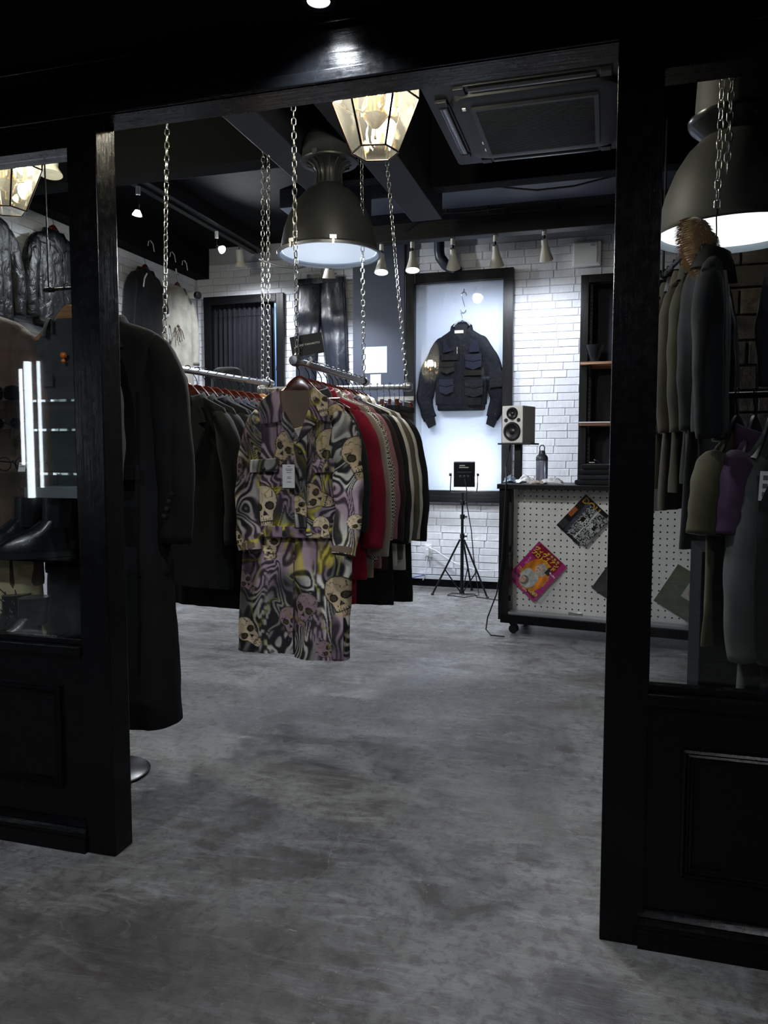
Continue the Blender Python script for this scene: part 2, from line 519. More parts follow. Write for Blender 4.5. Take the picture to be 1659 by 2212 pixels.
# back wall: solid pieces around the curtained doorway and the shelf niche
YB = 7.36
DOOR = (-4.05, -3.235, 0.0, 2.90)      # x0, x1, z0, z1
NICHE = (-0.21, 0.80, 1.06, 2.88)
wb = MB()
wb.span((-4.4, YB, 0), (DOOR[0], YB + 0.12, 3.5)).span((DOOR[0], YB, DOOR[3]), (DOOR[1], YB + 0.12, 3.5))
wb.span((DOOR[1], YB, 0), (NICHE[0], YB + 0.12, 3.5)).span((NICHE[0], YB, NICHE[3]), (NICHE[1], YB + 0.12, 3.5))
wb.span((NICHE[0], YB, 0), (NICHE[1], YB + 0.12, NICHE[2])).span((NICHE[1], YB, 0), (2.0, YB + 0.12, 3.5))
wall_back = struct(wb.build('wall_back', M_mortar), 'white painted brick back wall')
FR = (-1.90, -0.86, 0.84, 3.03)
PIL = (-2.43, -1.905)
def skip_back(a, b, z0, z1):
    for x0, x1, c0, c1 in (DOOR, NICHE, (FR[0] + .06, FR[1] - .06, FR[2] + .06, FR[3] - .06), (PIL[0], PIL[1], 0, 4), (-4.3, -4.19, 0, 4)):
        if a >= x0 - 0.04 and b <= x1 + 0.04 and z0 >= c0 - 0.03 and z1 <= c1 + 0.03: return True
        if a < x1 - 0.02 and b > x0 + 0.02 and z0 < c1 - 0.02 and z1 > c0 + 0.02 and (x0, x1) in (DOOR[:2], NICHE[:2]): return True
    return False
def put_back(o, u, z, ln):
    o.location = (u, YB, z); o.scale = (ln, 1, 1)
def hidden(t):                       # bricks behind the racks of clothes or low down come last
    u = (t[0] + t[1]) / 2; z = t[2]
    vis = (-4.2 < u < -2.4 and z > 2.1) or (-1.95 < u < -0.9 and 0.1 < z < 0.9) or (-0.9 < u < 0.0 and z > 1.0) or (z > 2.9 and u < 0.3)
    return (0 if vis else 1, -(t[1] - t[0]))
def clip_back(a, b, z0, z1):
    for x0, x1, c0, c1 in (DOOR, NICHE):
        if z0 < c1 - 0.02 and z1 > c0 + 0.02:
            if a < x0 < b: b = x0 - 0.002
            elif a < x1 < b: a = x1 + 0.002
    return a, b
rest = lay_bricks(wall_back, -4.19, 1.4, 0.11, 3.24, put_back, skip_back, 3, 300, hidden, clip_back)
mb = MB()
for a, b, z in rest:
    mb.span((a, YB - 0.012, z - 0.0315), (b, YB, z + 0.0315))
tag(mb.build('brickwork', M_brick, wall_back), 'further white bricks of the same wall', None, None, 'stuff')

XL = -4.21
wall_left = struct(MB().span((XL - 0.12, 2.0, 0), (XL, YB + 0.2, 3.5)).build('wall_left', M_mortar), 'white painted brick side wall below a black beam')
def put_left(o, u, z, ln):
    o.location = (XL, u, z); o.rotation_euler = (0, 0, math.radians(90)); o.scale = (ln, 1, 1)
rest = lay_bricks(wall_left, 3.9, YB - 0.01, 0.6, 3.12, put_left, lambda a, b, c, d: False, 11, 300, lambda t: -t[2])
mb = MB()
for a, b, z in rest: mb.span((XL, a, z - 0.0315), (XL + 0.012, b, z + 0.0315))
tag(mb.build('brickwork', M_brick, wall_left), 'further white bricks of the same wall', None, None, 'stuff')
wall_right = struct(MB().span((1.75, 2.0, 0), (1.9, YB + 0.2, 3.5)).build('wall_right', M_slate), 'dark painted side wall')
ceiling = struct(MB().span((-4.5, 2.14, 3.45), (2.0, YB + 0.2, 3.6)).build('ceiling', M_ceil), 'black painted open ceiling')
MB().span((XL, 2.2, 3.14), (XL + 0.16, YB, 3.45)).build('wall_beam', M_ceil, wall_left)

base_b = MB().span((-3.2, YB - 0.035, 0), (1.0, YB - 0.013, 0.085)).build('baseboard_back', M_blackh)
struct(base_b, 'black baseboard under white brick wall')
mb = MB().span((-2.35, YB - 0.055, 0.075), (-0.6, YB - 0.036, 0.11))
struct(mb.build('trim_1', mat('white_conduit', srgb(200, 204, 210), 0.5)), 'white cable duct along the baseboard')

pil = MB().span((PIL[0], YB - 0.10, 0), (PIL[1], YB, 3.45), bev=0.004).build('wall_pillar', M_slate)
struct(pil, 'slate blue painted pillar between the trousers and the framed jacket')

# ceiling beams
def beam(x0, x1, y0, y1, z0, z1, m=M_beam, lab=None, name='ceiling_beam'):
    o = MB().span((x0, y0, z0), (x1, y1, z1), bev=0.006).build(name, m)
    return struct(o, lab)
beam(-1.765, -1.585, 2.16, 5.15, 2.88, 3.45, M_beam, 'wide dark ceiling beam left of the dome lamp')
beam(-1.31, -1.10, 2.16, 5.2, 2.885, 3.45, M_beam, 'dark ceiling beam behind the dome lamp')
beam(-1.585, -1.31, 4.50, 4.62, 2.95, 3.45, M_ceil, 'dark cross beam above the dome lamp')
beam(-1.10, 1.6, 4.85, 4.97, 2.98, 3.45, M_ceil, 'dark cross beam beside the air conditioner')
beam(-4.05, -1.765, 4.05, 4.2, 2.95, 3.45, M_ceil, 'dark cross beam left of the wide beam')
beam(-2.7, 1.5, 6.46, 6.58, 3.12, 3.27, M_beamwood, 'charred timber beam carrying the row of spotlights')
beam(-3.48, -3.32, 2.2, 7.2, 3.32, 3.45, M_beamwood, 'charred timber beam along the left track')
beam(-2.6, 1.6, 5.9, 6.3, 3.3, 3.45, M_slate, 'dark slate ceiling duct above the timber beam')

# ------------------------------------------------------------------ shop front
YF, YF2 = 2.045, 2.140
def panel_moulding(mb, x0, x1, z0, z1, y):
    """stepped picture-frame moulding, mitred"""
    prof = [(0.0, 0.0), (0.0, -0.012), (0.006, -0.016), (0.010, -0.010), (0.016, -0.014), (0.020, -0.008), (0.026, -0.010), (0.030, 0.0)]
    rs = []
    for d, yy in prof:
        rs.append([(x0 + d, y + yy, z0 + d), (x1 - d, y + yy, z0 + d), (x1 - d, y + yy, z1 - d), (x0 + d, y + yy, z1 - d)])
    mb.rings(rs, True, False)
def base_moulding(mb, x0, x1, y):
    prof = [(0.0, 0.0), (-0.022, 0.0), (-0.022, 0.048), (-0.016, 0.052), (-0.016, 0.062), (-0.020, 0.066), (-0.012, 0.080), (-0.016, 0.086), (-0.004, 0.102), (0.0, 0.104)]
    mb.rings([[(x0, y + a, z) for a, z in prof], [(x1, y + a, z) for a, z in prof]], True, True)
def front_bay(name, x0, x1, px, label, wname, wlabel, mx0, mx1):
    w = MB()
    w.span((x0, YF + 0.012, 0), (x1, YF2, 0.655)).build(name, M_blackh)
    o = bpy.data.objects[name]
    struct(o, label)
    m = MB(); panel_moulding(m, mx0, mx1, 0.205, 0.545, YF + 0.012); m.build('panel_moulding', M_blackh, o, smooth=30)
    m = MB(); base_moulding(m, x0, x1, YF + 0.010); m.build('base_moulding', M_blackh, o, smooth=30)
    wdw = MB().span((x0, YF - 0.008, 0.655), (x1, YF2 + 0.01, 0.685), bev=0.004).build(wname, M_blackh)
    struct(wdw, wlabel)
    MB().span((x0, YF + 0.015, 0.685), (x1, YF + 0.045, 0.705), bev=0.003).build('glazing_bead', M_blackh, wdw)
    MB().span((x0, YF, 2.235), (x1, YF2, 2.31)).build('top_rail', M_blackh, wdw)
    MB().span((x0, YF + 0.046, 0.686), (x1, YF + 0.052, 2.234)).build('pane', M_pane, wdw)
    return wdw
wl = front_bay('wall_front_left', -3.4, -1.605, 0, 'black panelled base of the left shop window', 'window_1', 'left shop window with black frame', -2.6, -1.695)
wr = front_bay('wall_front_right', 0.105, 1.7, 0, 'black panelled base of the right shop window', 'window_2', 'right shop window with black frame', 0.205, 1.1)
struct(MB().span((-1.605, YF, 0), (-1.500, YF2, 2.31), bev=0.003).build('trim_2', M_black), 'black door post left of the entrance')
struct(MB().span((0.008, YF, 0), (0.118, YF2, 2.31), bev=0.003).build('trim_3', M_black), 'black door post right of the entrance')
hd = MB().span((-3.4, YF - 0.004, 2.31), (1.7, YF2 + 0.0, 2.47)).build('wall_front_header', M_blackh)
struct(hd, 'black header board over the entrance')
MB().span((-3.4, YF - 0.016, 2.312), (1.7, YF - 0.005, 2.345), bev=0.003).build('header_bead', M_blackh, hd)
MB().span((-3.4, YF - 0.03, 2.455), (1.7, YF - 0.005, 2.47), bev=0.003).build('cornice', M_blackh, hd)
struct(MB().span((-3.4, 2.06, 2.47), (1.7, YF2, 3.5)).build('wall_front', M_ceil), 'black wall above the shop front')
struct(MB().span((-8.0, -3.2, 2.472), (1.7, 2.055, 2.6)).build('ceiling_corridor', M_ceil), 'black corridor ceiling in front of the shop')
# opposite side of the passage behind the camera, seen only as reflections in the panes
opp = struct(MB().span((-8.0, -3.3, 0), (3.0, -3.2, 2.6)).build('wall_opposite', mat('opposite_wall_grey', srgb(70, 70, 72), 0.8)), 'grey wall across the passage')
# ------------------------------------------------------------------ lamps
M_cream = mat('lamp_cream', srgb(205, 203, 192), 0.5)
M_chrome = mat('chrome', srgb(200, 202, 206), 0.18, metal=1.0)
M_steel = mat('galvanised_steel', srgb(150, 152, 156), 0.38, metal=1.0)
_n = NT(M_steel); _n.rough(_n.ramp(_n.noise(_n.mapping(), 40, 4), [(0.3, (0.28,) * 3), (0.7, (0.5,) * 3)]))
M_blkmetal = mat('black_metal', srgb(20, 21, 24), 0.4, metal=0.3)
M_blkplastic = mat('black_plastic', srgb(16, 17, 19), 0.45)
M_rubber = mat('black_cable', srgb(14, 14, 16), 0.6)
M_white = mat('white_plastic', srgb(222, 224, 228), 0.45)
M_bulb = mat('bulb_glow', (1, 1, 1, 1), 0.5, emit=(0.9, 0.95, 1.0), estr=6.0)
M_bulbw = mat('bulb_glow_warm', (1, 1, 1, 1), 0.5, emit=(1.0, 0.88, 0.6), estr=10.0)
M_bulboff = mat('bulb_frosted', srgb(225, 222, 205), 0.4)
M_brass = mat('polished_brass', srgb(205, 165, 70), 0.2, metal=1.0)
M_bronze = mat('dark_bronze_came', srgb(58, 44, 36), 0.35, metal=0.8)

def rot_to(d):
    return Vector(d).normalized().to_track_quat('-Z', 'Y').to_matrix()

def cone_spot(loc, aim, label, on=True, energy=30, color=COOL, angle=95, s=1.0, group='spotlights along the timber beam', blend=0.7):
    """connector on the beam, knuckle, flared shade, bulb; its own light"""
    t = thing('spotlight', label, 'spotlight', loc, 0, group)
    MB().cyl((0, 0, 0.0), (0, 0, -0.055), 0.019, n=14).build('connector', M_cream, t, smooth=True)
    MB().cyl((0, 0, -0.055), (0, 0, -0.085), 0.009, n=10).build('stem', M_blkmetal, t, smooth=True)
    R = rot_to(aim); J = Vector((0, 0, -0.085))
    k = MB().cyl((-0.02, 0, 0), (0.02, 0, 0), 0.008, n=10).xf(Matrix.Translation(J) @ R.to_4x4()); k.build('knuckle', M_chrome, t, smooth=True)
    prof = [(0.0, 0.0), (0.022, -0.002), (0.025, -0.008), (0.027, -0.05), (0.036, -0.09), (0.060, -0.165), (0.062, -0.172), (0.058, -0.170), (0.033, -0.09), (0.02, -0.05)]
    sh = MB().lathe([(r * s, z * s) for r, z in prof], n=28).xf(Matrix.Translation(J) @ R.to_4x4()).build('shade', M_cream, t, smooth=True)
    b = MB().lathe([(0.0, -0.168), (0.03, -0.166), (0.045, -0.158), (0.050, -0.145), (0.02, -0.10)], n=24)
    b.v = [tuple(Vector(p) * s) for p in b.v]
    b.xf(Matrix.Translation(J) @ R.to_4x4()).build('bulb', M_bulb if on else M_bulboff, t, smooth=True)
    if on and energy:
        tip = Vector(loc) + J + R @ Vector((0, 0, -0.19 * s))
        add_light('SPOT', tip, energy, color, 0.045, tip + R @ Vector((0, 0, -1)), angle, blend, 'spotlight_beam')
    return t

ZC = 3.125
spots = [(-2.40, (-0.10, 0.25, -1), 'cream cone spotlight above the leather trousers', 80),
         (-1.916, (0.05, -0.22, -1), 'lit cream cone spotlight in front of the slate pillar', 36),
         (-1.64, (0.06, -0.20, -1), 'lit cream cone spotlight at left corner of the jacket frame', 36),
         (-1.287, (-0.10, 0.75, -1), 'cream spotlight turned toward wall beside the pipe elbow', 20),
         (-0.927, (0.0, 0.66, -1), 'cream cone spotlight above right corner of the jacket frame', 23),
         (-0.527, (0.05, 0.66, -1), 'cream cone spotlight nearest the white wall box', 24)]
for i, (x, aim, lab, e) in enumerate(spots):
    cone_spot((x, 6.52, ZC + (0.02 if x > -0.6 else 0)), aim, lab, True, e, (0.84, 0.90, 1.0), 125, blend=1.0)

# left track
struct(MB().span((-3.42, 2.4, 3.295), (-3.38, 7.1, 3.322)).build('trim_4', M_blkmetal), 'black lighting track along the left ceiling beam')
def stem_spot(loc, aim, label, energy):
    t = thing('track_spotlight', label, 'spotlight', loc, 0, 'bare bulbs on the left track')
    MB().cyl((0, 0, 0), (0, 0, -0.06), 0.017, n=12).build('connector', M_white, t, smooth=True)
    MB().cyl((0, 0, -0.06), (0, 0, -0.13), 0.006, n=8).build('stem', M_chrome, t, smooth=True)
    R = rot_to(aim); J = Vector((0, 0, -0.13))
    MB().cyl((0, 0, 0), (0, 0, -0.045), 0.012, n=10).xf(Matrix.Translation(J) @ R.to_4x4()).build('socket', M_chrome, t, smooth=True)
    MB().lathe([(0.0, -0.04), (0.018, -0.045), (0.034, -0.075), (0.036, -0.082), (0.0, -0.088)], n=20).xf(Matrix.Translation(J) @ R.to_4x4()).build('bulb', M_bulb, t, smooth=True)
    tip = Vector(loc) + J + R @ Vector((0, 0, -0.10))
    add_light('SPOT', tip, energy, (0.9, 0.95, 1.0), 0.035, tip + R @ Vector((0, 0, -1)), 165, 0.8, 'track_or_fill_beam')
stem_spot((-3.4, 5.12, 3.295), (-0.12, -0.05, -1), 'lit bare track bulb hanging straight down beside the left post', 75)
stem_spot((-3.4, 6.32, 3.295), (0.9, -0.3, -0.55), 'lit bare track bulb turned toward the dome lamp', 60)
def flare_spot(loc, aim, label):
    t = thing('flared_spotlight', label, 'spotlight', loc, 0, 'white flared track lamps')
    MB().cyl((0, 0, 0), (0, 0, -0.05), 0.006, n=8).build('stem', M_chrome, t, smooth=True)
    R = rot_to(aim); J = Vector((0, 0, -0.05))
    MB().lathe([(0.0, 0.0), (0.033, -0.003), (0.036, -0.012), (0.036, -0.10), (0.034, -0.108)], n=22).xf(Matrix.Translation(J) @ R.to_4x4()).build('body', M_cream, t, smooth=True)
    MB().lathe([(0.034, -0.108), (0.042, -0.125), (0.058, -0.148), (0.060, -0.156), (0.050, -0.156), (0.0, -0.150)], n=22).xf(Matrix.Translation(J) @ R.to_4x4()).build('flared_rim', M_bulboff, t, smooth=True)
flare_spot((-2.88, 3.55, 2.99), (0.06, -0.15, -1), 'white flared track lamp behind the left shop window')
flare_spot((-3.4, 6.76, 3.30), (-0.05, 0.3, -1), 'white flared track lamp above the curtained doorway')
add_light('SPOT', (-3.41, 6.82, 3.08), 46, (0.9, 0.94, 1.0), 0.05, (-3.45, 7.05, 2.2), 150, 1.0, 'track_or_fill_beam')  # added light to brighten the brick wall; the flared lamp itself is unlit
MB().cyl((-2.88, 3.55, 2.99), (-2.88, 3.55, 3.45), 0.006).build('lamp_rod', M_blkmetal)
tag(bpy.data.objects['lamp_rod'], 'thin black rod holding the flared lamp behind left window', 'rod')

# entrance downlight
t = thing('downlight', 'round recessed downlight in the black soffit over the entrance', 'downlight', (-0.74, 1.94, 2.472))
MB().lathe([(0.030, 0.002), (0.030, -0.004), (0.044, -0.006), (0.048, 0.0)], n=28).build('trim_ring', M_blkmetal, t, smooth=True)
MB().lathe([(0.0, -0.002), (0.030, -0.002)], n=28).build('lens', M_bulb, t)
add_light('SPOT', (-0.74, 1.94, 2.462), 30, (0.86, 0.92, 1.0), 0.03, (-0.74, 1.93, 0), 130, 0.7, 'downlight_beam')

# more downlights of the same kind along the passage, behind the photographer
for i, (x, y) in enumerate(((0.9, 0.1), (-1.7, 0.35), (-0.74, -1.3))):
    t = thing('downlight', ['round downlight in the passage ceiling above right window side', 'round downlight in the passage ceiling above left window side', 'round downlight in the passage ceiling farther from the shop'][i], 'downlight', (x, y, 2.472))
    MB().lathe([(0.030, 0.002), (0.030, -0.004), (0.044, -0.006), (0.048, 0.0)], n=28).build('trim_ring', M_blkmetal, t, smooth=True)
    MB().lathe([(0.0, -0.002), (0.030, -0.002)], n=28).build('lens', M_bulb, t)
    add_light('SPOT', (x, y, 2.462), (24, 46, 26)[i], (0.93, 0.95, 1.0), 0.04, (x, y + 0.35, 0), 165, 0.6, 'downlight_beam')

# ------------------------------------------------------------------ big industrial dome lamp
M_dome = mat('dome_dark_metal', srgb(74, 74, 72), 0.45, metal=0.6)
_n = NT(M_dome); _s = _n.noise(_n.mapping((1, 1, 0.25)), 6, 5, 0.6)
_n.color(_n.ramp(_s, [(0.3, srgb(38, 39, 41)), (0.7, srgb(62, 63, 64))])); _n.rough(_n.ramp(_s, [(0.3, (0.38,) * 3), (0.7, (0.55,) * 3)]))
M_cap = mat('lamp_cap_black', srgb(44, 45, 47), 0.5, metal=0.2)
M_inner = mat('enamel_white', srgb(176, 186, 198), 0.35)
def dome_lamp(loc, label, s=1.0):
    t = thing('dome_lamp', label, 'pendant lamp', loc)
    out = [(0.268, 0.004), (0.270, 0.012), (0.258, 0.02), (0.252, 0.06), (0.238, 0.13), (0.212, 0.20), (0.172, 0.27), (0.122, 0.325), (0.075, 0.352), (0.068, 0.36)]
    MB().lathe([(a * s, b * s) for a, b in out], n=48).build('dome', M_dome, t, smooth=True)
    inn = [(0.262, 0.003), (0.250, 0.02), (0.244, 0.06), (0.230, 0.13), (0.204, 0.20), (0.165, 0.265), (0.115, 0.318), (0.05, 0.345), (0.0, 0.346)]
    MB().lathe([(a * s, b * s) for a, b in inn], n=48).build('inner_reflector', M_inner, t, smooth=True)
    rim = [(0.262, 0.010), (0.262, -0.004), (0.276, -0.004), (0.278, 0.008), (0.268, 0.014)]
    MB().lathe([(a * s, b * s) for a, b in rim], n=48).build('rim', M_steel, t, smooth=True)
    neck = [(0.068, 0.355), (0.064, 0.39), (0.066, 0.42), (0.080, 0.45), (0.110, 0.468), (0.150, 0.472), (0.152, 0.480), (0.138, 0.492)]
    MB().lathe([(a * s, b * s) for a, b in neck], n=36).build('neck', M_dome, t, smooth=True)
    for k in range(16):
        a = k * math.pi / 8
        d = Vector((math.cos(a), math.sin(a), 0))
        MB().tube([d * 0.070 * s + Vector((0, 0, 0.365 * s)), d * 0.068 * s + Vector((0, 0, 0.42 * s)), d * 0.088 * s + Vector((0, 0, 0.452 * s)), d * 0.12 * s + Vector((0, 0, 0.468 * s))], 0.004 * s, n=6).build('cooling_rib', M_dome, t, smooth=True)
    cap = [(0.150, 0.480), (0.142, 0.490), (0.138, 0.54), (0.128, 0.585), (0.106, 0.622), (0.072, 0.645), (0.030, 0.655), (0.0, 0.656)]
    MB().lathe([(a * s, b * s) for a, b in cap], n=40).build('cap', M_cap, t, smooth=True)
    ring = MB().tube([(0.018 * s * math.cos(a), 0, 0.675 * s + 0.018 * s * math.sin(a)) for a in np.linspace(0, 2 * math.pi, 17)[:-1]], 0.005 * s, n=8, closed_path=True)
    ring.build('eye_ring', M_steel, t, smooth=True)
    for a in (-1.15, 1.9, 4.3):
        d = Vector((math.cos(a), math.sin(a), 0)); e = Vector((-d.y, d.x, 0))
        m = MB(); R = Matrix((e, d, Vector((0, 0, 1)))).transposed()
        m.box(d * 0.272 * s + Vector((0, 0, 0.022 * s)), (0.036 * s, 0.012 * s, 0.022 * s), R, bev=0.002).box(d * 0.280 * s + Vector((0, 0, 0.0)), (0.012 * s, 0.008 * s, 0.03 * s), R)
        m.build('clasp', M_steel, t)
    for a in (-1.7, 0.4, 2.5):
        d = Vector((math.cos(a), math.sin(a), 0)); e = Vector((-d.y, d.x, 0)); R = Matrix((e, d, Vector((0, 0, 1)))).transposed()
        MB().box(d * 0.152 * s + Vector((0, 0, 0.486 * s)), (0.03 * s, 0.012 * s, 0.024 * s), R, bev=0.002).build('cap_clip', M_cap, t)
    MB().lathe([(0.0, 0.010), (0.12, 0.011), (0.246, 0.016), (0.246, 0.019), (0.0, 0.013)], n=40).xf(Matrix.Scale(s, 4)).build('cover_glass', mat('lit_cover_glass', srgb(190, 205, 225), 0.25, emit=(0.62, 0.72, 0.86), estr=0.36), t, smooth=True)
    MB().lathe([(0, 0.13), (0.03, 0.135), (0.05, 0.16), (0.056, 0.19), (0.048, 0.225), (0.025, 0.27), (0.02, 0.31)], n=20).xf(Matrix.Scale(s, 4)).build('bulb', M_bulb, t, smooth=True)
    return t
dome_lamp((-1.435, 3.90, 2.355), 'large dark metal dome lamp hanging in the middle of shop')
add_light('SPOT', (-1.435, 3.90, 2.348), 62, (0.88, 0.93, 1.0), 0.09, (-1.435, 3.90, 0), 172, 0.25, name='dome_lamp_light')
# the second lamp behind the right window: wider cap sitting straight on the bell
M_bell = mat('bell_grey', srgb(70, 69, 67), 0.55, metal=0.2)
t = thing('bell_lamp', 'grey bell lamp with broad cap behind the right shop window', 'pendant lamp', (0.385, 2.80, 2.02))
MB().lathe([(0.248, 0.0), (0.250, 0.006), (0.240, 0.02), (0.232, 0.07), (0.214, 0.14), (0.186, 0.21), (0.148, 0.27), (0.112, 0.305), (0.098, 0.312)], n=48).build('bell', M_bell, t, smooth=True)
MB().lathe([(0.246, 0.001), (0.234, 0.02), (0.225, 0.07), (0.206, 0.14), (0.178, 0.205), (0.140, 0.262), (0.10, 0.296), (0.0, 0.30)], n=48).build('inner_reflector', M_inner, t, smooth=True)
MB().lathe([(0.098, 0.308), (0.104, 0.318), (0.142, 0.352), (0.150, 0.366), (0.150, 0.374), (0.138, 0.378), (0.128, 0.372)], n=40).build('cap_flange', mat('bell_flange', srgb(60, 60, 62), 0.25, metal=0.7), t, smooth=True)
MB().lathe([(0.128, 0.37), (0.128, 0.40), (0.122, 0.52), (0.112, 0.66), (0.095, 0.70), (0.0, 0.71)], n=40).build('cap', mat('bell_cap', srgb(74, 70, 64), 0.6), t, smooth=True)
MB().lathe([(0, 0.05), (0.04, 0.06), (0.06, 0.10), (0.05, 0.15), (0.02, 0.22), (0.02, 0.28)], n=20).build('bulb', M_bulb, t, smooth=True)
for a in (-2.0, -1.2):
    d = Vector((math.cos(a), math.sin(a), 0))
    MB().box(d * 0.135 + Vector((0, 0, 0.335)), (0.014, 0.014, 0.02)).build('cap_screw', M_chrome, t)
MB().cyl((0, 0, 0.70), (0, 0, 1.43), 0.008).build('hanging_rod', M_blkmetal, t)
MB().lathe([(0.0, 0.014), (0.12, 0.015), (0.232, 0.022), (0.232, 0.025), (0.0, 0.017)], n=40).build('cover_glass', mat('lit_frosted_glass', srgb(225, 230, 230), 0.4, emit=(0.95, 1.0, 0.98), estr=0.9), t, smooth=True)
add_light('SPOT', (0.385, 2.80, 2.012), 2.5, (0.95, 0.97, 1.0), 0.1, (0.385, 2.80, 0), 165, 0.3, name='bell_lamp_light')

# ------------------------------------------------------------------ chains
def link_mesh(pitch=0.0275, wire=0.0024):
    L = pitch + wire * 2; w = 0.0085
    pts = []
    for k in range(5):
        a = math.pi * k / 4
        pts.append((w * math.cos(a), 0, (L / 2 - w) + w * math.sin(a)))
    for k in range(5):
        a = math.pi + math.pi * k / 4
        pts.append((w * math.cos(a), 0, -(L / 2 - w) + w * math.sin(a)))
    return MB().tube(pts, wire, n=6, closed_path=True).mesh('link', M_chainmat, smooth=80)
M_chainmat = mat('chain_zinc', srgb(196, 196, 192), 0.24, metal=1.0)
LINK = link_mesh()
def chain(top, bot, label, group='hanging chains', pitch=0.0275, twist=0.25, phase=0.0, loop=None):
    top = Vector(top); bot = Vector(bot)
    t = thing('chain', label, 'chain', bot, 0, group)
    d = top - bot; n = max(2, int(d.length / pitch)); q = d.normalized().to_track_quat('Z', 'Y')
    for i in range(n):
        p = d.normalized() * (pitch * (i + 0.5))
        e = (q @ Euler((0, 0, phase + (i % 2) * math.pi / 2 + i * twist * 0.12)).to_quaternion()).to_euler()
        obj_from('link', LINK, t, p, e)
    if loop:                                    # the last stretch spreads round the pipe
        r = loop
        pts = [(r * 1.15 * math.cos(a), 0, -r * 0.6 + r * 1.5 * math.sin(a)) if False else (0, r * 1.2 * math.cos(a), -r + r * 1.25 * math.sin(a)) for a in np.linspace(0, 2 * math.pi, 17)[:-1]]
        M = Euler((0, 0, loop_rot)).to_matrix().to_4x4()
        MB().tube(pts, 0.003, n=6, closed_path=True, ref=(1, 0, 0)).xf(M).build('end_loop', M_chainmat, t, smooth=True)
    return t
loop_rot = math.pi / 2
PR = 0.0145
ZR = 1.68
# ------------------------------------------------------------------ lantern
M_lanternglass = None
def lantern_glass():
    m = bpy.data.materials.new('bevelled_lantern_glass'); m.use_nodes = True
    t = m.node_tree; t.nodes.remove(t.nodes['Principled BSDF'])
    tr = t.nodes.new('ShaderNodeBsdfTransparent'); tr.inputs[0].default_value = (0.97, 0.96, 0.9, 1)
    tl = t.nodes.new('ShaderNodeBsdfTranslucent'); tl.inputs[0].default_value = (1.0, 0.97, 0.84, 1)
    gl = t.nodes.new('ShaderNodeBsdfGlossy'); gl.inputs['Roughness'].default_value = 0.03
    a = t.nodes.new('ShaderNodeMixShader'); a.inputs[0].default_value = 0.02
    b = t.nodes.new('ShaderNodeMixShader')
    t.links.new(tr.outputs[0], a.inputs[1]); t.links.new(tl.outputs[0], a.inputs[2])
    t.links.new(schlick(t, 0.05, 1.0), b.inputs[0]); t.links.new(a.outputs[0], b.inputs[1]); t.links.new(gl.outputs[0], b.inputs[2])
    t.links.new(b.outputs[0], t.nodes['Material Output'].inputs['Surface'])
    return m
M_lanternglass = lantern_glass()
def lantern(loc, label, rot=0.2):
    t = thing('glass_lantern', label, 'lantern', loc, rot, 'brass glass lanterns')
    N = 6; lev = [(0.086, 0.0), (0.160, 0.185), (0.160, 0.51), (0.075, 0.74)]
    P = [[Vector((r * math.cos(k * 2 * math.pi / N), r * math.sin(k * 2 * math.pi / N), z)) for k in range(N)] for r, z in lev]
    for i in range(3):
        for k in range(N):
            a, b, c, d = P[i][k], P[i][(k + 1) % N], P[i + 1][(k + 1) % N], P[i + 1][k]
            m = MB(); nrm = (b - a).cross(d - a).normalized() * 0.003
            m.rings([[a, b, c, d], [p - nrm for p in (a, b, c, d)]], True, True)
            m.build('pane', M_lanternglass, t)
            MB().cyl(a, d, 0.0042, n=6).build('came', M_bronze, t)
        for k in range(N):
            MB().cyl(P[i][k], P[i][(k + 1) % N], 0.0036, n=6).build('came', M_bronze if i < 2 else M_brass, t)
    m = MB(); m.rings([[p for p in P[0]], [p + Vector((0, 0, 0.003)) for p in P[0]]], True, True); m.build('bottom_pane', M_lanternglass, t)
    MB().lathe([(0.075, 0.74), (0.078, 0.745), (0.05, 0.765), (0.02, 0.775), (0.012, 0.80), (0.0, 0.80)], n=24).build('top_cap', M_brass, t, smooth=True)
    MB().lathe([(0.0, 0.045), (0.006, 0.05), (0.006, 0.055), (0.002, 0.06), (0.002, 0.085), (0.014, 0.088), (0.045, 0.125), (0.046, 0.13), (0.03, 0.135), (0.032, 0.19), (0.02, 0.205), (0.008, 0.22), (0.008, 0.74)], n=24).build('centre_stem', M_brass, t, smooth=True)
    for k in range(4):
        a = k * math.pi / 2 + 0.5; d = Vector((math.cos(a), math.sin(a), 0))
        arm = MB().tube([d * 0.03 + Vector((0, 0, 0.16)), d * 0.05 + Vector((0, 0, 0.135)), d * 0.075 + Vector((0, 0, 0.14)), d * 0.082 + Vector((0, 0, 0.175))], 0.006, n=8).build('candle_arm', M_brass, t, smooth=True)
        MB().cyl(d * 0.082 + Vector((0, 0, 0.175)), d * 0.082 + Vector((0, 0, 0.24)), 0.009, n=10).build('candle_sleeve', M_brass, t, smooth=True)
        MB().lathe([(0.008, 0.24), (0.016, 0.262), (0.017, 0.28), (0.009, 0.315), (0.0, 0.33)], c=d * 0.082, n=14).build('bulb', M_bulbw, t, smooth=True)
    MB().cyl((0, 0, 0.80), (0, 0, 3.45 - loc[2]), 0.004, n=6).build('suspension', M_bronze, t)
    return t
lantern((-0.835, 2.76, 2.40), 'lit brass and glass lantern hanging behind the entrance header')
add_light('POINT', (-0.835, 2.76, 2.70), 26, (1.0, 0.97, 0.90), 0.07, name='lantern_light')
lantern((-2.63, 2.93, 2.40), 'lit brass and glass lantern at left edge behind the left window', 0.4)
add_light('POINT', (-2.63, 2.93, 2.70), 32, (1.0, 0.96, 0.84), 0.05, name='lantern_light')
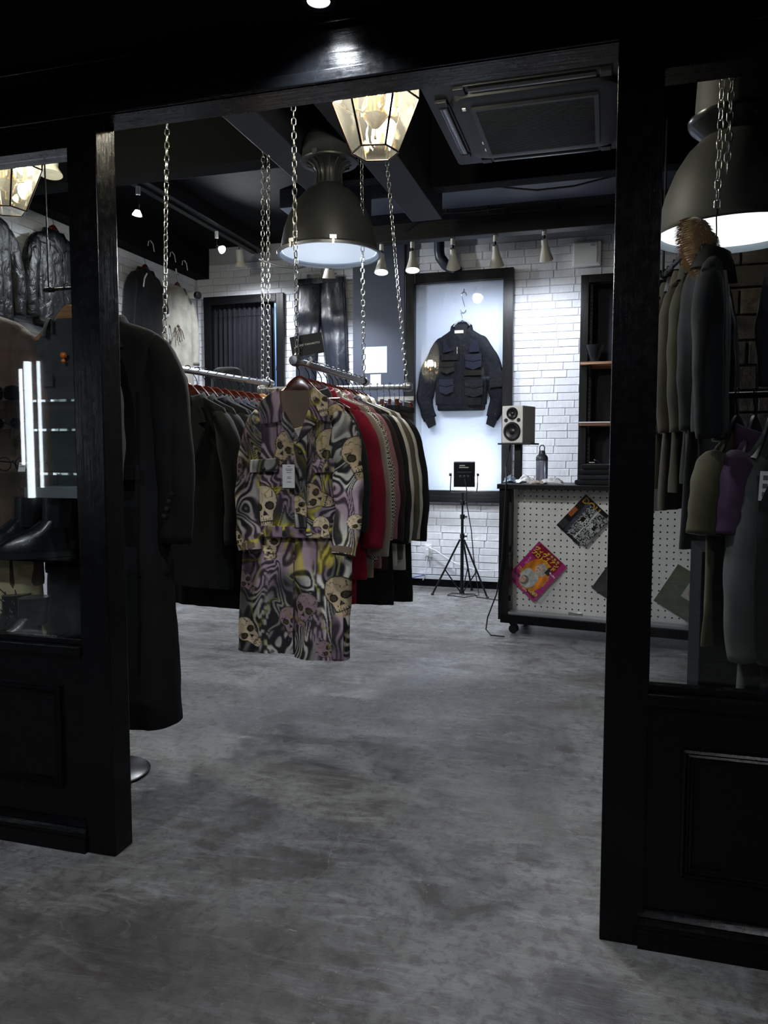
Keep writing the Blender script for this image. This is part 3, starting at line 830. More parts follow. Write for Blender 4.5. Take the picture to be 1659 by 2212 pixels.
# ------------------------------------------------------------------ garment builders (local: x across, -y front, z down from the neck)
def smooth_interp(t, ks):
    xs = np.array([k[0] for k in ks]); out = []
    for j in range(1, len(ks[0])):
        out.append(np.interp(t, xs, np.array([k[j] for k in ks])))
    return out
def body_grid(keys, rows=40, n=40, fold=0.006, kf=5, seed=0, pw=0.75, center=(0, 0)):
    """keys: (z, half_width, half_depth); rings from top to bottom, squarish ovals with hanging folds"""
    z = np.linspace(keys[0][0], keys[-1][0], rows) if isinstance(rows, int) else np.asarray(rows)
    order = sorted(keys, key=lambda k: k[0])
    w, d = smooth_interp(z, order)
    a = np.linspace(0, 2 * np.pi, n, endpoint=False)
    ca = np.sign(np.cos(a)) * np.abs(np.cos(a)) ** pw; sa = np.sign(np.sin(a)) * np.abs(np.sin(a)) ** pw
    X = w[:, None] * ca[None]; Yv = d[:, None] * sa[None]
    t = (z[0] - z) / max(1e-6, z[0] - z[-1])
    nz = fbm(X * kf * 4 + seed * 7.3 + 50, z[:, None] * 2.2 + seed * 3.1 + 50, seed, 3) - 0.5
    nz2 = np.sin(X * kf * 6.28 * 2 + seed + 3 * (fbm(X * 3 + 9, z[:, None] * 1.5 + 9, seed + 5, 2) - .5))
    amp = fold * (0.35 + 0.9 * t)[:, None]
    Yv = Yv + amp * (nz * 2.2 + 0.45 * nz2)
    X = X + amp * 0.7 * (fbm(z[:, None] * 9 + seed + 20, Yv * 20 + 20, seed + 9, 2) - 0.5)
    V = np.stack([X + center[0], Yv + center[1], np.repeat(z[:, None], n, 1)], -1)
    return V
def jacket_keys(sw, L, dp, hem, neck=0.072, chest=None, drop=0.055):
    chest = chest or sw + 0.012
    return [(0.012, neck * 0.92, dp * 0.55), (0.0, neck, dp * 0.62), (-drop * 0.35, neck + (sw - neck) * 0.42, dp * 0.72), (-drop * 0.75, neck + (sw - neck) * 0.82, dp * 0.8), (-drop, sw * 0.96, dp * 0.86),
            (-drop - 0.025, sw, dp * 0.92), (-0.16, chest - 0.01, dp), (-0.24, chest, dp), (-L * 0.6, chest - 0.008, dp * 1.05), (-L + 0.005, hem, dp * 1.12), (-L, hem - 0.002, dp * 1.08)]
def sleeve_path(side, sw, sl, drop, out=0.05, fwd=-0.012, bend=0.02):
    p0 = Vector((side * (sw - 0.062), 0, -drop - 0.010))
    pts = [p0, Vector((side * (sw - 0.034), 0, -drop - 0.034)), Vector((side * (sw - 0.012), 0, -drop - 0.075)), Vector((side * (sw + out * 0.40 - 0.004), fwd * 0.3, -drop - 0.17)),
           Vector((side * (sw + out * 0.75), fwd * 0.6, -drop - sl * 0.45)), Vector((side * (sw + out * 0.95 + bend * 0.3), fwd, -drop - sl * 0.7)), Vector((side * (sw + out - bend * 0.2), fwd * 1.6, -drop - sl + 0.01)), Vector((side * (sw + out - bend * 0.25), fwd * 1.65, -drop - sl))]
    return pts
def short_sleeve_path(side, sw, sl, drop, out):
    return [Vector((side * (sw - 0.062), 0, -drop - 0.010)), Vector((side * (sw - 0.030), 0, -drop - 0.034)), Vector((side * (sw - 0.004), 0, -drop - 0.07)), Vector((side * (sw + out * 0.5), 0, -drop - sl * 0.6)), Vector((side * (sw + out), 0, -drop - sl))]
def resample(pts, m):
    P = np.array([tuple(p) for p in pts]); s = np.r_[0, np.cumsum(np.linalg.norm(np.diff(P, axis=0), axis=1))]
    t = np.linspace(0, s[-1], m)
    return np.stack([np.interp(t, s, P[:, i]) for i in range(3)], 1), t / s[-1]
def sleeve_grid(pts, rx, ry, rows=30, n=20, fold=0.004, seed=0):
    """rx, ry: (start, middle, cuff) radii across and front to back"""
    P, t = resample(pts, rows)
    for _ in range(2):
        P[1:-1] = (P[:-2] + 2 * P[1:-1] + P[2:]) / 4
    a = np.linspace(0, 2 * np.pi, n, endpoint=False)
    R1 = np.interp(t, [0, 0.04, 0.09, 0.22, 0.55, 1], [rx[0] * .30, rx[0] * .55, rx[0] * .78, rx[0], rx[1], rx[2]]); R2 = np.interp(t, [0, 0.04, 0.09, 0.22, 0.55, 1], [ry[0] * .45, ry[0] * .65, ry[0] * .82, ry[0], ry[1], ry[2]])
    V = np.zeros((rows, n, 3))
    for i in range(rows):
        T = P[min(i + 1, rows - 1)] - P[max(i - 1, 0)]; T /= np.linalg.norm(T)
        S = np.cross([0, 1, 0], T); S /= np.linalg.norm(S); B = np.cross(T, S)
        wob = 1 + fold / max(R1[i], .01) * 2.0 * (fbm(a * 1.2 + 10 + seed, np.full(n, t[i] * 7 + seed), seed, 3) - 0.5) + fold / max(R1[i], .01) * 0.5 * np.sin(a * 2 + t[i] * 22 + seed)
        V[i] = P[i] + np.outer(np.cos(a) * R1[i] * wob, S) + np.outer(np.sin(a) * R2[i] * wob, B)
    return V

M_hangw = wood('hanger_red_wood', (52, 16, 10), (112, 44, 24), 0.22, 3.0, (10, 1, 1), coat=0.6, bump=0.03)
M_hangl = wood('hanger_pale_wood', (150, 105, 66), (190, 145, 98), 0.35, 3.0, (10, 1, 1), coat=0.3, bump=0.03)
M_hook = mat('hanger_hook_black', srgb(24, 24, 26), 0.35, metal=0.7)
def hook_path(r=0.019, drop=0.075):
    pts = [(0.012, 0, -0.006 + PR)] + [(r * math.cos(a), 0, PR * 0.2 + r * math.sin(a)) for a in np.linspace(0.2, math.pi, 9)] + [(-r * 0.9, 0, -0.015), (-0.004, 0, -0.032), (0.0, 0, -0.045), (0, 0, -drop)]
    return pts
_hp = hook_path()
HOOK = MB().tube(_hp, 0.0021, n=6).mesh('hook', M_hook, smooth=True)
HOOKC = MB().tube(_hp, 0.0021, n=6).mesh('hook', M_chrome, smooth=True)
def hanger_body(sw=0.188):
    # contoured shoulder: arch in x, thick toward the ends
    xs = np.linspace(-sw, sw, 33); rs = []
    for x in xs:
        u = abs(x) / sw
        zt = float(np.interp(abs(x), [0, .012, .03, .048, .066, .10, .19], [-.058, -.060, -.070, -.087, -.107, -.136, -.186]))
        h = 0.044 * (1 - u) ** 1.2 + 0.014
        th = 0.008 + 0.010 * u ** 2
        rs.append([(x, -th, zt - h * .2), (x, -th * .5, zt), (x, th * .5, zt), (x, th, zt - h * .2), (x, th * .8, zt - h), (x, -th * .8, zt - h)])
    return MB().rings(rs)
HB = {}
for nm, mm in (('red', M_hangw), ('pale', M_hangl), ('black', M_blkplastic)):
    HB[nm] = hanger_body().mesh('shoulder_arch', mm, smooth=True)
_bar = MB().cyl((-0.17, 0, -0.155), (0.17, 0, -0.155), 0.005, n=8)
BARM = _bar.mesh('trouser_bar', M_hangw, smooth=True)
def hanger(loc, rotz, label, kind='red', group='wooden hangers on the rails', sx=1.0, bar=False):
    t = thing('clothes_hanger', label, 'hanger', loc, rotz, group)
    obj_from('hook', HOOK if kind != 'pale' else HOOKC, t)
    obj_from('shoulder_arch', HB[kind], t, scale=(sx, 1, 1))
    if bar: obj_from('trouser_bar', BARM, t, scale=(sx, 1, 1))
    return t

ORD = ['first', 'second', 'third', 'fourth', 'fifth', 'sixth', 'seventh', 'eighth', 'ninth', 'tenth', 'eleventh', 'twelfth', 'thirteenth', 'fourteenth']
def jacket(name, label, cat, loc, rotz, m, sw=0.215, L=0.74, dp=0.032, hem=None, sl=0.60, out=0.045, sr=(0.062, 0.055, 0.048), collar='lapel', seed=1, fold=0.006, cm=None, group=None, nrows=34, buttons=0, neck_z=-0.122):
    """a hanging jacket, coat or shirt; loc is the rail point of its hanger"""
    t = thing(name, label, cat, loc, rotz, group)
    hem = hem or sw + 0.02
    Z0 = neck_z; drop = 0.058
    V = body_grid(jacket_keys(sw, L, dp, hem, drop=drop), nrows, 40, fold, 5, seed); V[..., 2] += Z0
    grid_obj('body', V, m, t, caps=False)
    if sl:
        for s in (-1, 1):
            S = sleeve_grid(sleeve_path(s, sw, sl, drop, out) if sl > 0.4 else short_sleeve_path(s, sw, sl, drop, out * 0.6), sr, [r * 0.72 for r in sr], 26, 16, 0.004, seed + s); S[..., 2] += Z0
            grid_obj('sleeve', S, m, t, caps=True)
    cm = cm or m
    if collar in ('lapel', 'shirt'):
        a = np.linspace(-math.pi * 0.5 - 2.5, -math.pi * 0.5 + 2.5, 25)     # round the back of the neck, open at the front
        a = a + math.pi
        h = 0.034 if collar == 'lapel' else 0.042
        rows = []
        for k, (rr, zz) in enumerate(((0.95, -0.012), (0.98, h * 0.5), (1.02, h), (1.12, h * 0.9), (1.30, h * 0.2), (1.42, -0.026))):
            fr = (np.cos(a - math.pi / 2) < -0.35)
            rows.append(np.stack([0.078 * rr * np.cos(a), (0.040 + dp * 0.4) * rr * np.sin(a) * 0.9, zz - 0.018 * (1 - np.sin(a)) + np.zeros_like(a)], -1))
        C = np.array(rows); C[..., 2] += Z0
        grid_obj('collar', C, cm, t, close_u=False)
    if collar == 'lapel':
        for s in (-1, 1):
            poly = [(s * 0.074, Z0 - 0.01), (s * 0.105, Z0 - 0.075), (s * 0.120, Z0 - 0.115), (s * 0.088, Z0 - 0.118), (s * 0.114, Z0 - 0.150), (s * 0.062, Z0 - 0.27), (s * 0.010, Z0 - 0.36), (s * 0.004, Z0 - 0.33), (s * 0.03, Z0 - 0.14)]
            MB().prism(poly, 'y', -dp * 1.0 - 0.012, -dp * 0.8).build('lapel', cm, t)
    if collar == 'hood':
        H = body_grid([(0.03, 0.05, 0.02), (0.02, 0.085, 0.045), (-0.02, 0.11, 0.06), (-0.07, 0.12, 0.055), (-0.12, 0.08, 0.04)], 12, 24, 0.008, 4, seed, center=(0, 0.03)); H[..., 2] += Z0
        grid_obj('hood', H, cm, t, caps=True)
    for k in range(buttons):
        MB().lathe([(0.0, 0), (0.008, 0.001), (0.009, 0.003)], n=10, rot=Matrix.Rotation(math.pi / 2, 3, 'X'), c=(0.006, -dp - 0.012, Z0 - 0.36 - k * 0.10)).build('button', M_blkplastic, t)
    return t

# ------------------------------------------------------------------ pipe rails on chains
def pipe_rail(a, b, label, capa=True, capb=True, r=PR, name='pipe_rail'):
    a = Vector(a); b = Vector(b)
    t = thing(name, label, 'clothes rail', a, 0, 'galvanised pipe rails')
    MB().cyl(a, b, r, n=16).build('pipe', M_steel, t, smooth=True, world=True)
    d = (b - a).normalized()
    for p, s, on in ((a, -1, capa), (b, 1, capb)):
        if on:
            R = (d * s).to_track_quat('Z', 'Y').to_matrix()
            MB().lathe([(r * 1.3, -0.035), (r * 1.55, -0.033), (r * 1.6, -0.006), (r * 1.45, 0.004), (r * 1.2, 0.010), (0, 0.012)], n=20, rot=R, c=p).build('end_cap', M_steel, t, smooth=True, world=True)
    return t
A0 = Vector((-1.88, 2.62, ZR)); A1 = Vector((-1.748, 3.83, ZR))
B0 = Vector((-1.222, 2.90, ZR)); B1 = Vector((-1.222, 3.86, ZR))
C0 = Vector((-1.84, 3.885, ZR - 0.024)); C1 = Vector((-1.002, 3.945, ZR - 0.024))
pipe_rail(A0, A1, 'galvanised pipe rail of dark jackets at left')
pipe_rail(B0, B1, 'galvanised pipe rail above the skull print outfit')
pipe_rail(C0, C1, 'galvanised cross pipe rail with the clip hangers')
loop_rot = 0.0
chain(A0 + Vector((0.075, 0.33, 1.11 + 0.02)), A0 + Vector((0.05, 0.30, 0.03)), 'chain hanging beside the left post above the black suit')
chain((-1.735, 3.80, 2.885), (-1.752, 3.80, ZR + 0.03), 'chain to the far end of the left rail', loop=0.022)
chain((-1.785, 3.86, 3.44), (-1.825, 3.885, ZR + 0.0), 'slanting chain to the left end of the cross rail')
chain((-1.235, 2.945, 2.89), (-1.222, 2.935, ZR + 0.03), 'chain to the near end of the rail over the skull print outfit', loop=0.024)
chain((-1.232, 3.83, 2.89), (-1.222, 3.83, ZR + 0.03), 'chain passing behind the dome lamp to the middle rail', loop=0.022)
chain((-1.125, 3.9, 2.89), (-1.022, 3.94, ZR + 0.01), 'slanting chain to the right end of the cross rail', loop=0.02)

# ------------------------------------------------------------------ left rail: dark jackets, seen at their right shoulders
C_blk = cloth('cloth_black', (22, 23, 26)); C_char = cloth('cloth_charcoal', (34, 36, 38)); C_navy = cloth('cloth_navy', (25, 28, 42))
C_grn = cloth('cloth_blackgreen', (27, 31, 29)); C_cream = cloth('cloth_cream', (205, 192, 160)); C_tan = cloth('cloth_tan', (150, 118, 84)); C_mid = cloth('cloth_midnight', (20, 22, 32))
left = [(C_grn, 'black green', .86, .218), (C_char, 'charcoal', .80, .215), (C_navy, 'navy', .84, .22), (C_blk, 'black', .86, .216), (C_mid, 'midnight blue', .82, .212), (C_navy, 'navy', .80, .215), (C_blk, 'black', .86, .212), (C_char, 'charcoal', .78, .21), (C_cream, 'cream', .74, .205), (C_blk, 'black', .80, .20), (C_tan, 'tan', .7, .195)]
da = (A1 - A0).normalized(); ra = math.atan2(-da.x, da.y)
for i, (m, nm, L, sw) in enumerate(left):
    f = 0.40 + 0.58 * i / (len(left) - 1)
    p = A0.lerp(A1, f)
    jacket('suit_jacket' if i not in (8, 10) else 'light_jacket', f'{nm} jacket on the left rail, {ORD[i]} from the front', 'jacket', p, ra + (i * 37 % 5 - 2) * 0.03, m, sw, L, 0.026, None, 0.60, 0.04, (0.058, .05, .045), 'lapel' if i < 8 else 'shirt', 20 + i, 0.005, group='jackets on the left rail', nrows=28)
    hanger(p, ra, f'{ORD[i]} wooden hanger from the front of left rail', 'red' if i < 9 else 'pale', sx=0.96)
# a long coat reaching low, farther back on the rail
jacket('long_coat', 'long black coat reaching lower than its neighbours on the left rail', 'coat', A0.lerp(A1, 0.52) + Vector((0.02, 0, 0)), ra, C_blk, .215, 0.98, .03, .24, .60, .03, (.06, .05, .045), 'lapel', 77, .008, group='jackets on the left rail')

# ------------------------------------------------------------------ right (middle) rail behind the skull outfit
C_red = cloth('cloth_crimson', (128, 20, 44), bump=0.3); C_white = cloth('cloth_white', (205, 202, 192)); C_taupe = cloth('velvet_taupe', (128, 114, 98), 0.7, sheen=0.8)
C_pink = cloth('cloth_dusty_pink', (150, 104, 112)); C_brown = cloth('cloth_dark_brown', (48, 34, 34)); C_olive = cloth('cloth_olive_grey', (92, 86, 74))
C_hound = mat('cloth_houndstooth', srgb(120, 116, 108), 0.85)
_n = NT(C_hound); _v = _n.mapping()
_ck = _n.new('ShaderNodeTexChecker'); _ck.inputs['Scale'].default_value = 130; _ck.inputs[1].default_value = srgb(205, 198, 184); _ck.inputs[2].default_value = srgb(22, 22, 24)
_n.link(_v, _ck.inputs['Vector']); _n.color(_ck.outputs['Color'])
mid = [(C_char, 'charcoal shirt', .72, .175, .52, 'shirt', .0), (C_red, 'crimson red jacket', .80, .214, .60, 'shirt', .006), (C_taupe, 'taupe velvet jacket', .80, .225, .64, 'shirt', .02),
       (C_hound, 'houndstooth check jacket', .74, .216, .58, 'lapel', .012), (C_pink, 'dusty pink shirt', .78, .220, .58, 'shirt', .015), (C_brown, 'dark brown jacket', .80, .222, .60, 'lapel', .02),
       (C_blk, 'black tailored coat', .98, .235, .62, 'lapel', .03), (C_white, 'white shirt', .80, .236, .62, 'shirt', .03), (C_olive, 'olive grey jacket', .78, .238, .62, 'shirt', .03), (C_white, 'off white cardigan with dark edge', .84, .240, .62, 'shirt', .035), (C_blk, 'black overcoat at the far end', 1.02, .25, .64, 'lapel', .045)]
for i, (m, nm, L, sw, sl, col, dx) in enumerate(mid):
    p = B0.lerp(B1, 0.17 + 0.77 * i / (len(mid) - 1)) + Vector((0, 0, 0))
    jacket(nm.split(' ')[-1] if nm.split(' ')[-1] in ('shirt', 'jacket', 'coat', 'cardigan', 'overcoat') else 'overcoat', f'{nm} on the middle rail, {ORD[i]} behind the skull print outfit', 'jacket' if 'shirt' not in nm else 'shirt', p, (i * 53 % 7 - 3) * 0.018, m, sw, L, 0.028, None, sl, 0.05, (0.062, .058, .05), col, 50 + i, 0.007, group='clothes on the middle rail', nrows=28)
    hanger(p, (i * 53 % 7 - 3) * 0.018, f'{ORD[i]} red wooden hanger behind the skull print outfit', 'red', sx=1.0)
for i, (m, nm, zz) in enumerate(((C_red, 'long crimson dress', 0.92), (C_blk, 'long black dress', 0.96))):
    p = B0.lerp(B1, 0.30 + 0.45 * i)
    jacket('dress', f'{nm} showing below the jackets on the middle rail', 'dress', p, 0, m, .16, zz, .020, .17, 0, .03, (.05, .05, .05), 'none', 90 + i, .01, group='clothes on the middle rail')

# ------------------------------------------------------------------ cross rail: trousers on clip hangers
M_leather = leather('leather_black', (20, 22, 26), 0.3, 0.4)
def clip_hanger(loc, rotz, label, w=0.15):
    t = thing('clip_hanger', label, 'hanger', loc, rotz, 'clip hangers on the cross rail')
    obj_from('hook', HOOKC, t)
    MB().cyl((-w, 0, -0.075), (w, 0, -0.075), 0.0025, n=6).build('bar', M_chrome, t)
    for s in (-1, 1):
        MB().box((s * w * 0.85, 0, -0.088), (0.020, 0.016, 0.034), bev=0.003).build('clip', M_hangw if loc[0] > -1.2 else M_chrome, t)
    return t
def hang_trousers(loc, rotz, m, label, w=0.16, L=0.72, seed=0, group='trousers on the cross rail'):
    t = thing('trousers', label, 'trousers', loc, rotz, group)
    V = body_grid([(0.0, w, 0.010), (-0.04, w * 1.02, 0.014), (-0.2, w * 1.1, 0.018), (-L, w * 1.0, 0.016)], 24, 28, 0.006, 5, seed); V[..., 2] -= 0.10
    grid_obj('legs', V, m, t, caps=True)
    MB().box((0, 0, -0.115), (w * 2.02, 0.030, 0.03), bev=0.006).build('waistband', m, t)
    return t
dc = (C1 - C0)
crow = [(0.30, C_char, 'charcoal'), (0.38, C_blk, 'black'), (0.70, C_white, 'white'), (0.745, C_blk, 'black'), (0.79, M_leather, 'black leather'), (0.83, C_white, 'white striped'), (0.87, C_blk, 'black'), (0.90, C_navy, 'navy'), (0.93, C_blk, 'black'), (0.96, C_char, 'charcoal')]
for i, (f, m, nm) in enumerate(crow):
    p = C0.lerp(C1, f)
    rz = math.atan2(dc.y, dc.x) + math.pi / 2 + (i % 3 - 1) * 0.12
    clip_hanger(p, rz, f'{ORD[i]} clip hanger from the left on the cross rail')
    hang_trousers(p, rz, m, f'{nm} trousers clipped to the cross rail, {ORD[i]} from the left', 0.15, 0.62 + 0.05 * (i % 3), 40 + i)
# white label strip hooked below the cross rail
o = MB().box((-1.09, 3.97, ZR - 0.082), (0.20, 0.004, 0.022)).build('white_rail_strip', M_white)
tag(o, 'white plastic strip behind the clip hangers below the cross rail', 'strip')
# ------------------------------------------------------------------ skull print outfit (jacket and wide trousers)
SK = []   # skulls: x, z, size, tilt (metres on the cloth)
def skull_layer(x, z, rgb, skulls):
    for (cx, cz, s, th, tone) in skulls:
        c, sn = math.cos(th), math.sin(th)
        dx, dz = (x - cx) / s, (z - cz) / s
        px = c * dx + sn * dz; py = -sn * dx + c * dz
        px = px + 0.05 * (fbm(px * 3 + 40, py * 3 + 40, 3, 2) - .5); 
        cran = (px / 0.62) ** 2 + ((py - 0.22) / 0.62) ** 2 < 1
        jaw = (np.abs(px) < 0.40 - 0.16 * np.clip((-py - 0.2) / 0.7, 0, 1)) & (py < 0.1) & (py > -0.92)
        ins = cran | jaw
        sh = 0.80 + 0.35 * fbm(px * 4 + 7, py * 4 + 3, 21, 4) - 0.25 * np.clip(px * 0.8 + 0.1, 0, 1)
        col = np.array(tone)[None, None] * sh[..., None]
        r2 = np.sqrt((px / 0.62) ** 2 + ((py - 0.22) / 0.62) ** 2)
        edge = (ins & (((r2 > 0.93) & (py > -0.1)) | ((py < 0.1) & (np.abs(px) > 0.36 - 0.16 * np.clip((-py - 0.2) / 0.7, 0, 1)) & ~(r2 < .93))))
        col = np.where(edge[..., None], col * 0.35, col)
        for ex in (-0.26, 0.24):
            e = np.sqrt(((px - ex) / 0.19) ** 2 + ((py + 0.02 + 0.1 * (px - ex)) / 0.17) ** 2)
            col = np.where((e < 1)[..., None], np.where((e < 0.7)[..., None], np.array([52, 46, 34.]) * (0.6 + 0.8 * fbm(px * 6, py * 6, 5, 2))[..., None], np.array([30, 26, 24.])), col)
        nose = (np.abs(px) < 0.10 * np.clip((-py - 0.16) / 0.2, 0, 1)) & (py > -0.38) & (py < -0.16)
        col = np.where(nose[..., None], 32.0, col)
        teeth = (py < -0.50) & (py > -0.74) & (np.abs(px) < 0.27)
        ln = (np.abs((px * 11) % 1 - 0.5) > 0.38) | (np.abs(py + 0.62) < 0.025)
        col = np.where((teeth & ln)[..., None], 42.0, col)
        crack = np.abs(fbm(px * 2.5 + 3, py * 2.5 + 9, 31, 3) - 0.5) < 0.012
        col = np.where((crack & ins)[..., None], col * 0.5, col)
        rgb = np.where(ins[..., None], col, rgb)
    return rgb
def skull_cloth(x, z, skulls, seed=0):
    x = np.asarray(x, float); z = np.asarray(z, float)
    X = x + 5 + seed * 1.7; Z = z + 9 + seed * 0.9
    w1 = fbm(X * 3.2, Z * 2.4, 1, 3) - 0.5; w2 = fbm(X * 3.2 + 31, Z * 2.4 + 17, 2, 3) - 0.5
    U = X * 1.0 + 0.34 * w1; Wd = Z * 0.55 + 0.30 * w2
    w3 = fbm(U * 7, Wd * 7, 5, 3) - 0.5
    f = fbm(U * 8.0 + 1.7 * w3, Wd * 7.0 + 1.2 * w1, 7, 3)
    ph = f * 74 + w3 * 14
    st = 0.5 + 0.5 * np.sin(ph)
    st = np.clip((st - 0.5) * 1.7 + 0.5, 0, 1)
    st2 = st * (0.35 + 0.65 * np.clip(fbm(U * 14 + 3, Wd * 10 + 3, 41, 2) * 2.2 - 0.5, 0, 1))
    zone = fbm(X * 4.0 + 2.4 * w2, Z * 3.2 + 2.0 * w1, 11, 2)
    gm = np.clip((zone - 0.50) * 9 + 0.5, 0, 1)
    purple = (np.array([88, 74, 86.])[None, None] * (0.58 + 0.42 * st)[..., None] + np.array([64, 58, 58.])[None, None] * (st2 ** 1.6)[..., None])
    grey = np.array([30, 30, 32.])[None, None] + np.array([150, 148, 138.])[None, None] * (st2 ** 1.25)[..., None] * (0.5 + 0.9 * fbm(X * 5, Z * 3, 8, 2))[..., None]
    rgb = purple * (1 - gm[..., None]) + grey * gm[..., None]
    yl = fbm(U * 5.5 + 60 + 1.3 * w3, Wd * 5.5 + 33, 13, 3)
    ym = np.exp(-((yl - 0.5) / 0.020) ** 2) + 0.9 * np.exp(-((yl - 0.585) / 0.026) ** 2) * (fbm(X * 3, Z * 3, 14, 2) > 0.5)
    ym = np.clip(ym, 0, 1) * np.clip((fbm(X * 2.6 + 9, Z * 2.6 + 5, 15, 2) - 0.36) * 6, 0, 1)
    rgb = rgb * (1 - ym[..., None]) + np.array([156, 146, 50.])[None, None] * (0.6 + 0.55 * st)[..., None] * ym[..., None]
    rgb = skull_layer(x, z, rgb, skulls)
    # thin flames running over the skulls too
    fl2 = np.exp(-((fbm(U * 10 + 90, Wd * 6 + 70, 19, 3) - 0.5) / 0.014) ** 2) * np.clip((fbm(X * 3 + 4, Z * 3 + 8, 23, 2) - 0.38) * 8, 0, 1)
    rgb = rgb * (1 - 0.75 * fl2[..., None]) + np.array([122, 116, 42.])[None, None] * 0.75 * fl2[..., None]
    return lin(np.clip(rgb * 1.22, 0, 255))
M_skull = printed('skull_print_cotton', 0.72, 0.28)
M_lining = cloth('taupe_lining', (112, 98, 84), 0.55)
BEIGE = (168., 150., 122.); PALE = (190., 174., 146.); MAUVE = (126., 106., 110.)
skJ = [(0.155, -0.235, 0.115, 0.35, BEIGE), (-0.145, -0.46, 0.105, 0.15, PALE), (-0.05, -0.22, 0.085, -0.5, BEIGE), (0.075, -0.42, 0.085, 1.3, BEIGE), (0.17, -0.10, 0.07, 0.2, BEIGE), (0.11, -0.545, 0.06, 0.4, PALE), (-0.16, -0.61, 0.06, 1.6, PALE)]
OUT = Vector((-1.215, 2.94, ZR))
oz = 0.06
tj = thing('skull_print_jacket', 'purple and grey skull print jacket hung at the front of the middle rail', 'jacket', OUT, oz)
Z0 = -0.132
def coloured_body(keys, rows, n, fold, seed, skulls, name, parent, pw=0.62, zoff=0.0, center=(0, 0), pseed=0, px=0.0, pz=0.0, hide=None):
    V = body_grid(keys, rows, n, fold, 5, seed, pw, center)
    xs = V[..., 0] + px; zs = V[..., 2] + pz
    back = V[..., 1] > center[1]
    col = skull_cloth(np.where(back, xs + 1.3, xs), zs, skulls, pseed)
    V[..., 2] += zoff
    return grid_obj(name, V, M_skull, parent, cols=col)
dpj = 0.045
kj = jacket_keys(0.196, 0.585, dpj, 0.178, neck=0.078, chest=0.192, drop=0.060)
coloured_body(kj, 320, 300, 0.009, 3, skJ, 'body', tj, zoff=Z0)
# hem band, stitched proud
coloured_body([(-0.540, 0.180, dpj * 1.14), (-0.544, 0.184, dpj * 1.22), (-0.585, 0.182, dpj * 1.22), (-0.589, 0.178, dpj * 1.12)], 24, 200, 0.003, 4, [(-0.155, -0.60, 0.055, 1.4, PALE), (0.1, -0.6, 0.05, 1.2, BEIGE)], 'hem_band', tj, zoff=Z0, pseed=2)
def coloured_sleeve(side, skulls, pseed):
    S = sleeve_grid(sleeve_path(side, 0.196, 0.585, 0.06, 0.022 if side < 0 else 0.025, -0.02 if side < 0 else -0.065, 0.02), (0.064, 0.060, 0.052), (0.050, 0.044, 0.036), 260, 90, 0.006, 8 + side)
    a = np.linspace(0, 1, 90, endpoint=False)[None] * 0.36
    col = skull_cloth(S[..., 0] + np.where(S[..., 1] > -0.02, 0.9, 0), S[..., 2], skulls, pseed)
    S[..., 2] += Z0
    grid_obj('sleeve', S, M_skull, tj, cols=col, caps=False)
    tip = S[-1].mean(0)
    k = MB().rings([[tuple(tip + (q - tip) * 0.985 + np.array([0, 0, 0.002])) for q in S[-1]], [tuple(tip + (q - tip) * 0.93 + np.array([0, 0, 0.03])) for q in S[-1]]], True, False)
    k.build('cuff_lining', M_lining, tj)
coloured_sleeve(-1, [(-0.255, -0.60, 0.05, 1.2, PALE), (-0.26, -0.30, 0.06, 0.5, MAUVE)], 3)
coloured_sleeve(1, [(0.262, -0.255, 0.10, 0.25, BEIGE), (0.27, -0.52, 0.05, 0.9, PALE)], 5)
# placket strip down the front, pocket flaps, buttons
def patch(name, poly, y0, skulls, pseed, parent, th=0.004, res=0.004, bulge=0.0, mt=None):
    """a flat cloth piece with its own edge, in the x-z plane, tilted poly given as a quad (tl, tr, br, bl)"""
    q = [np.array(p, float) for p in poly]
    nu = max(6, int(np.linalg.norm(q[1] - q[0]) / res)); nv = max(6, int(np.linalg.norm(q[3] - q[0]) / res))
    u = np.linspace(0, 1, nu)[None, :, None]; v = np.linspace(0, 1, nv)[:, None, None]
    Pq = (q[0] * (1 - u) + q[1] * u) * (1 - v) + (q[3] * (1 - u) + q[2] * u) * v
    col = skull_cloth(Pq[..., 0], Pq[..., 1] - Z0, skulls, pseed) if mt is None else None
    uu, vv = np.linspace(-1, 1, nu)[None, :], np.linspace(-1, 1, nv)[:, None]
    yy = y0 - bulge * (1 - uu ** 2) * (1 - 0.3 * vv ** 2)
    V = np.stack([Pq[..., 0], yy + 0 * Pq[..., 0], Pq[..., 1]], -1)
    Bk = V.copy(); Bk[..., 1] += th
    # closed shell: front grid + rim
    o = grid_obj(name, V, mt or M_skull, parent, close_u=False, cols=col)
    md = o.modifiers.new('thickness', 'SOLIDIFY'); md.thickness = th; md.offset = 0
    return o
FY = -dpj - 0.016
patch('placket', [(-0.006, Z0 - 0.145), (0.052, Z0 - 0.13), (0.046, Z0 - 0.545), (-0.004, Z0 - 0.545)], FY, [(0.02, -0.46, 0.06, 0.9, BEIGE)], 6, tj, 0.005)
for s, ps in ((-1, 1), (1, 4)):
    fo = patch('pocket_flap', [(s * 0.135 - 0.062, Z0 - 0.270), (s * 0.135 + 0.062, Z0 - 0.262), (s * 0.135 + 0.058, Z0 - 0.318), (s * 0.135 - 0.060, Z0 - 0.322)], FY - 0.001, [], ps + 7, tj, 0.006)
    MB().lathe([(0.0, 0.004), (0.006, 0.003), (0.008, 0.0)], n=12, rot=Matrix.Rotation(math.pi / 2, 3, 'X'), c=(s * 0.135, FY - 0.006, Z0 - 0.305)).build('button', M_blkplastic, fo)
for k in range(4):
    MB().lathe([(0.0, 0.004), (0.007, 0.003), (0.0085, 0.0)], n=12, rot=Matrix.Rotation(math.pi / 2, 3, 'X'), c=(0.022, FY - 0.006, Z0 - 0.24 - 0.105 * k)).build('button', M_blkplastic, tj)
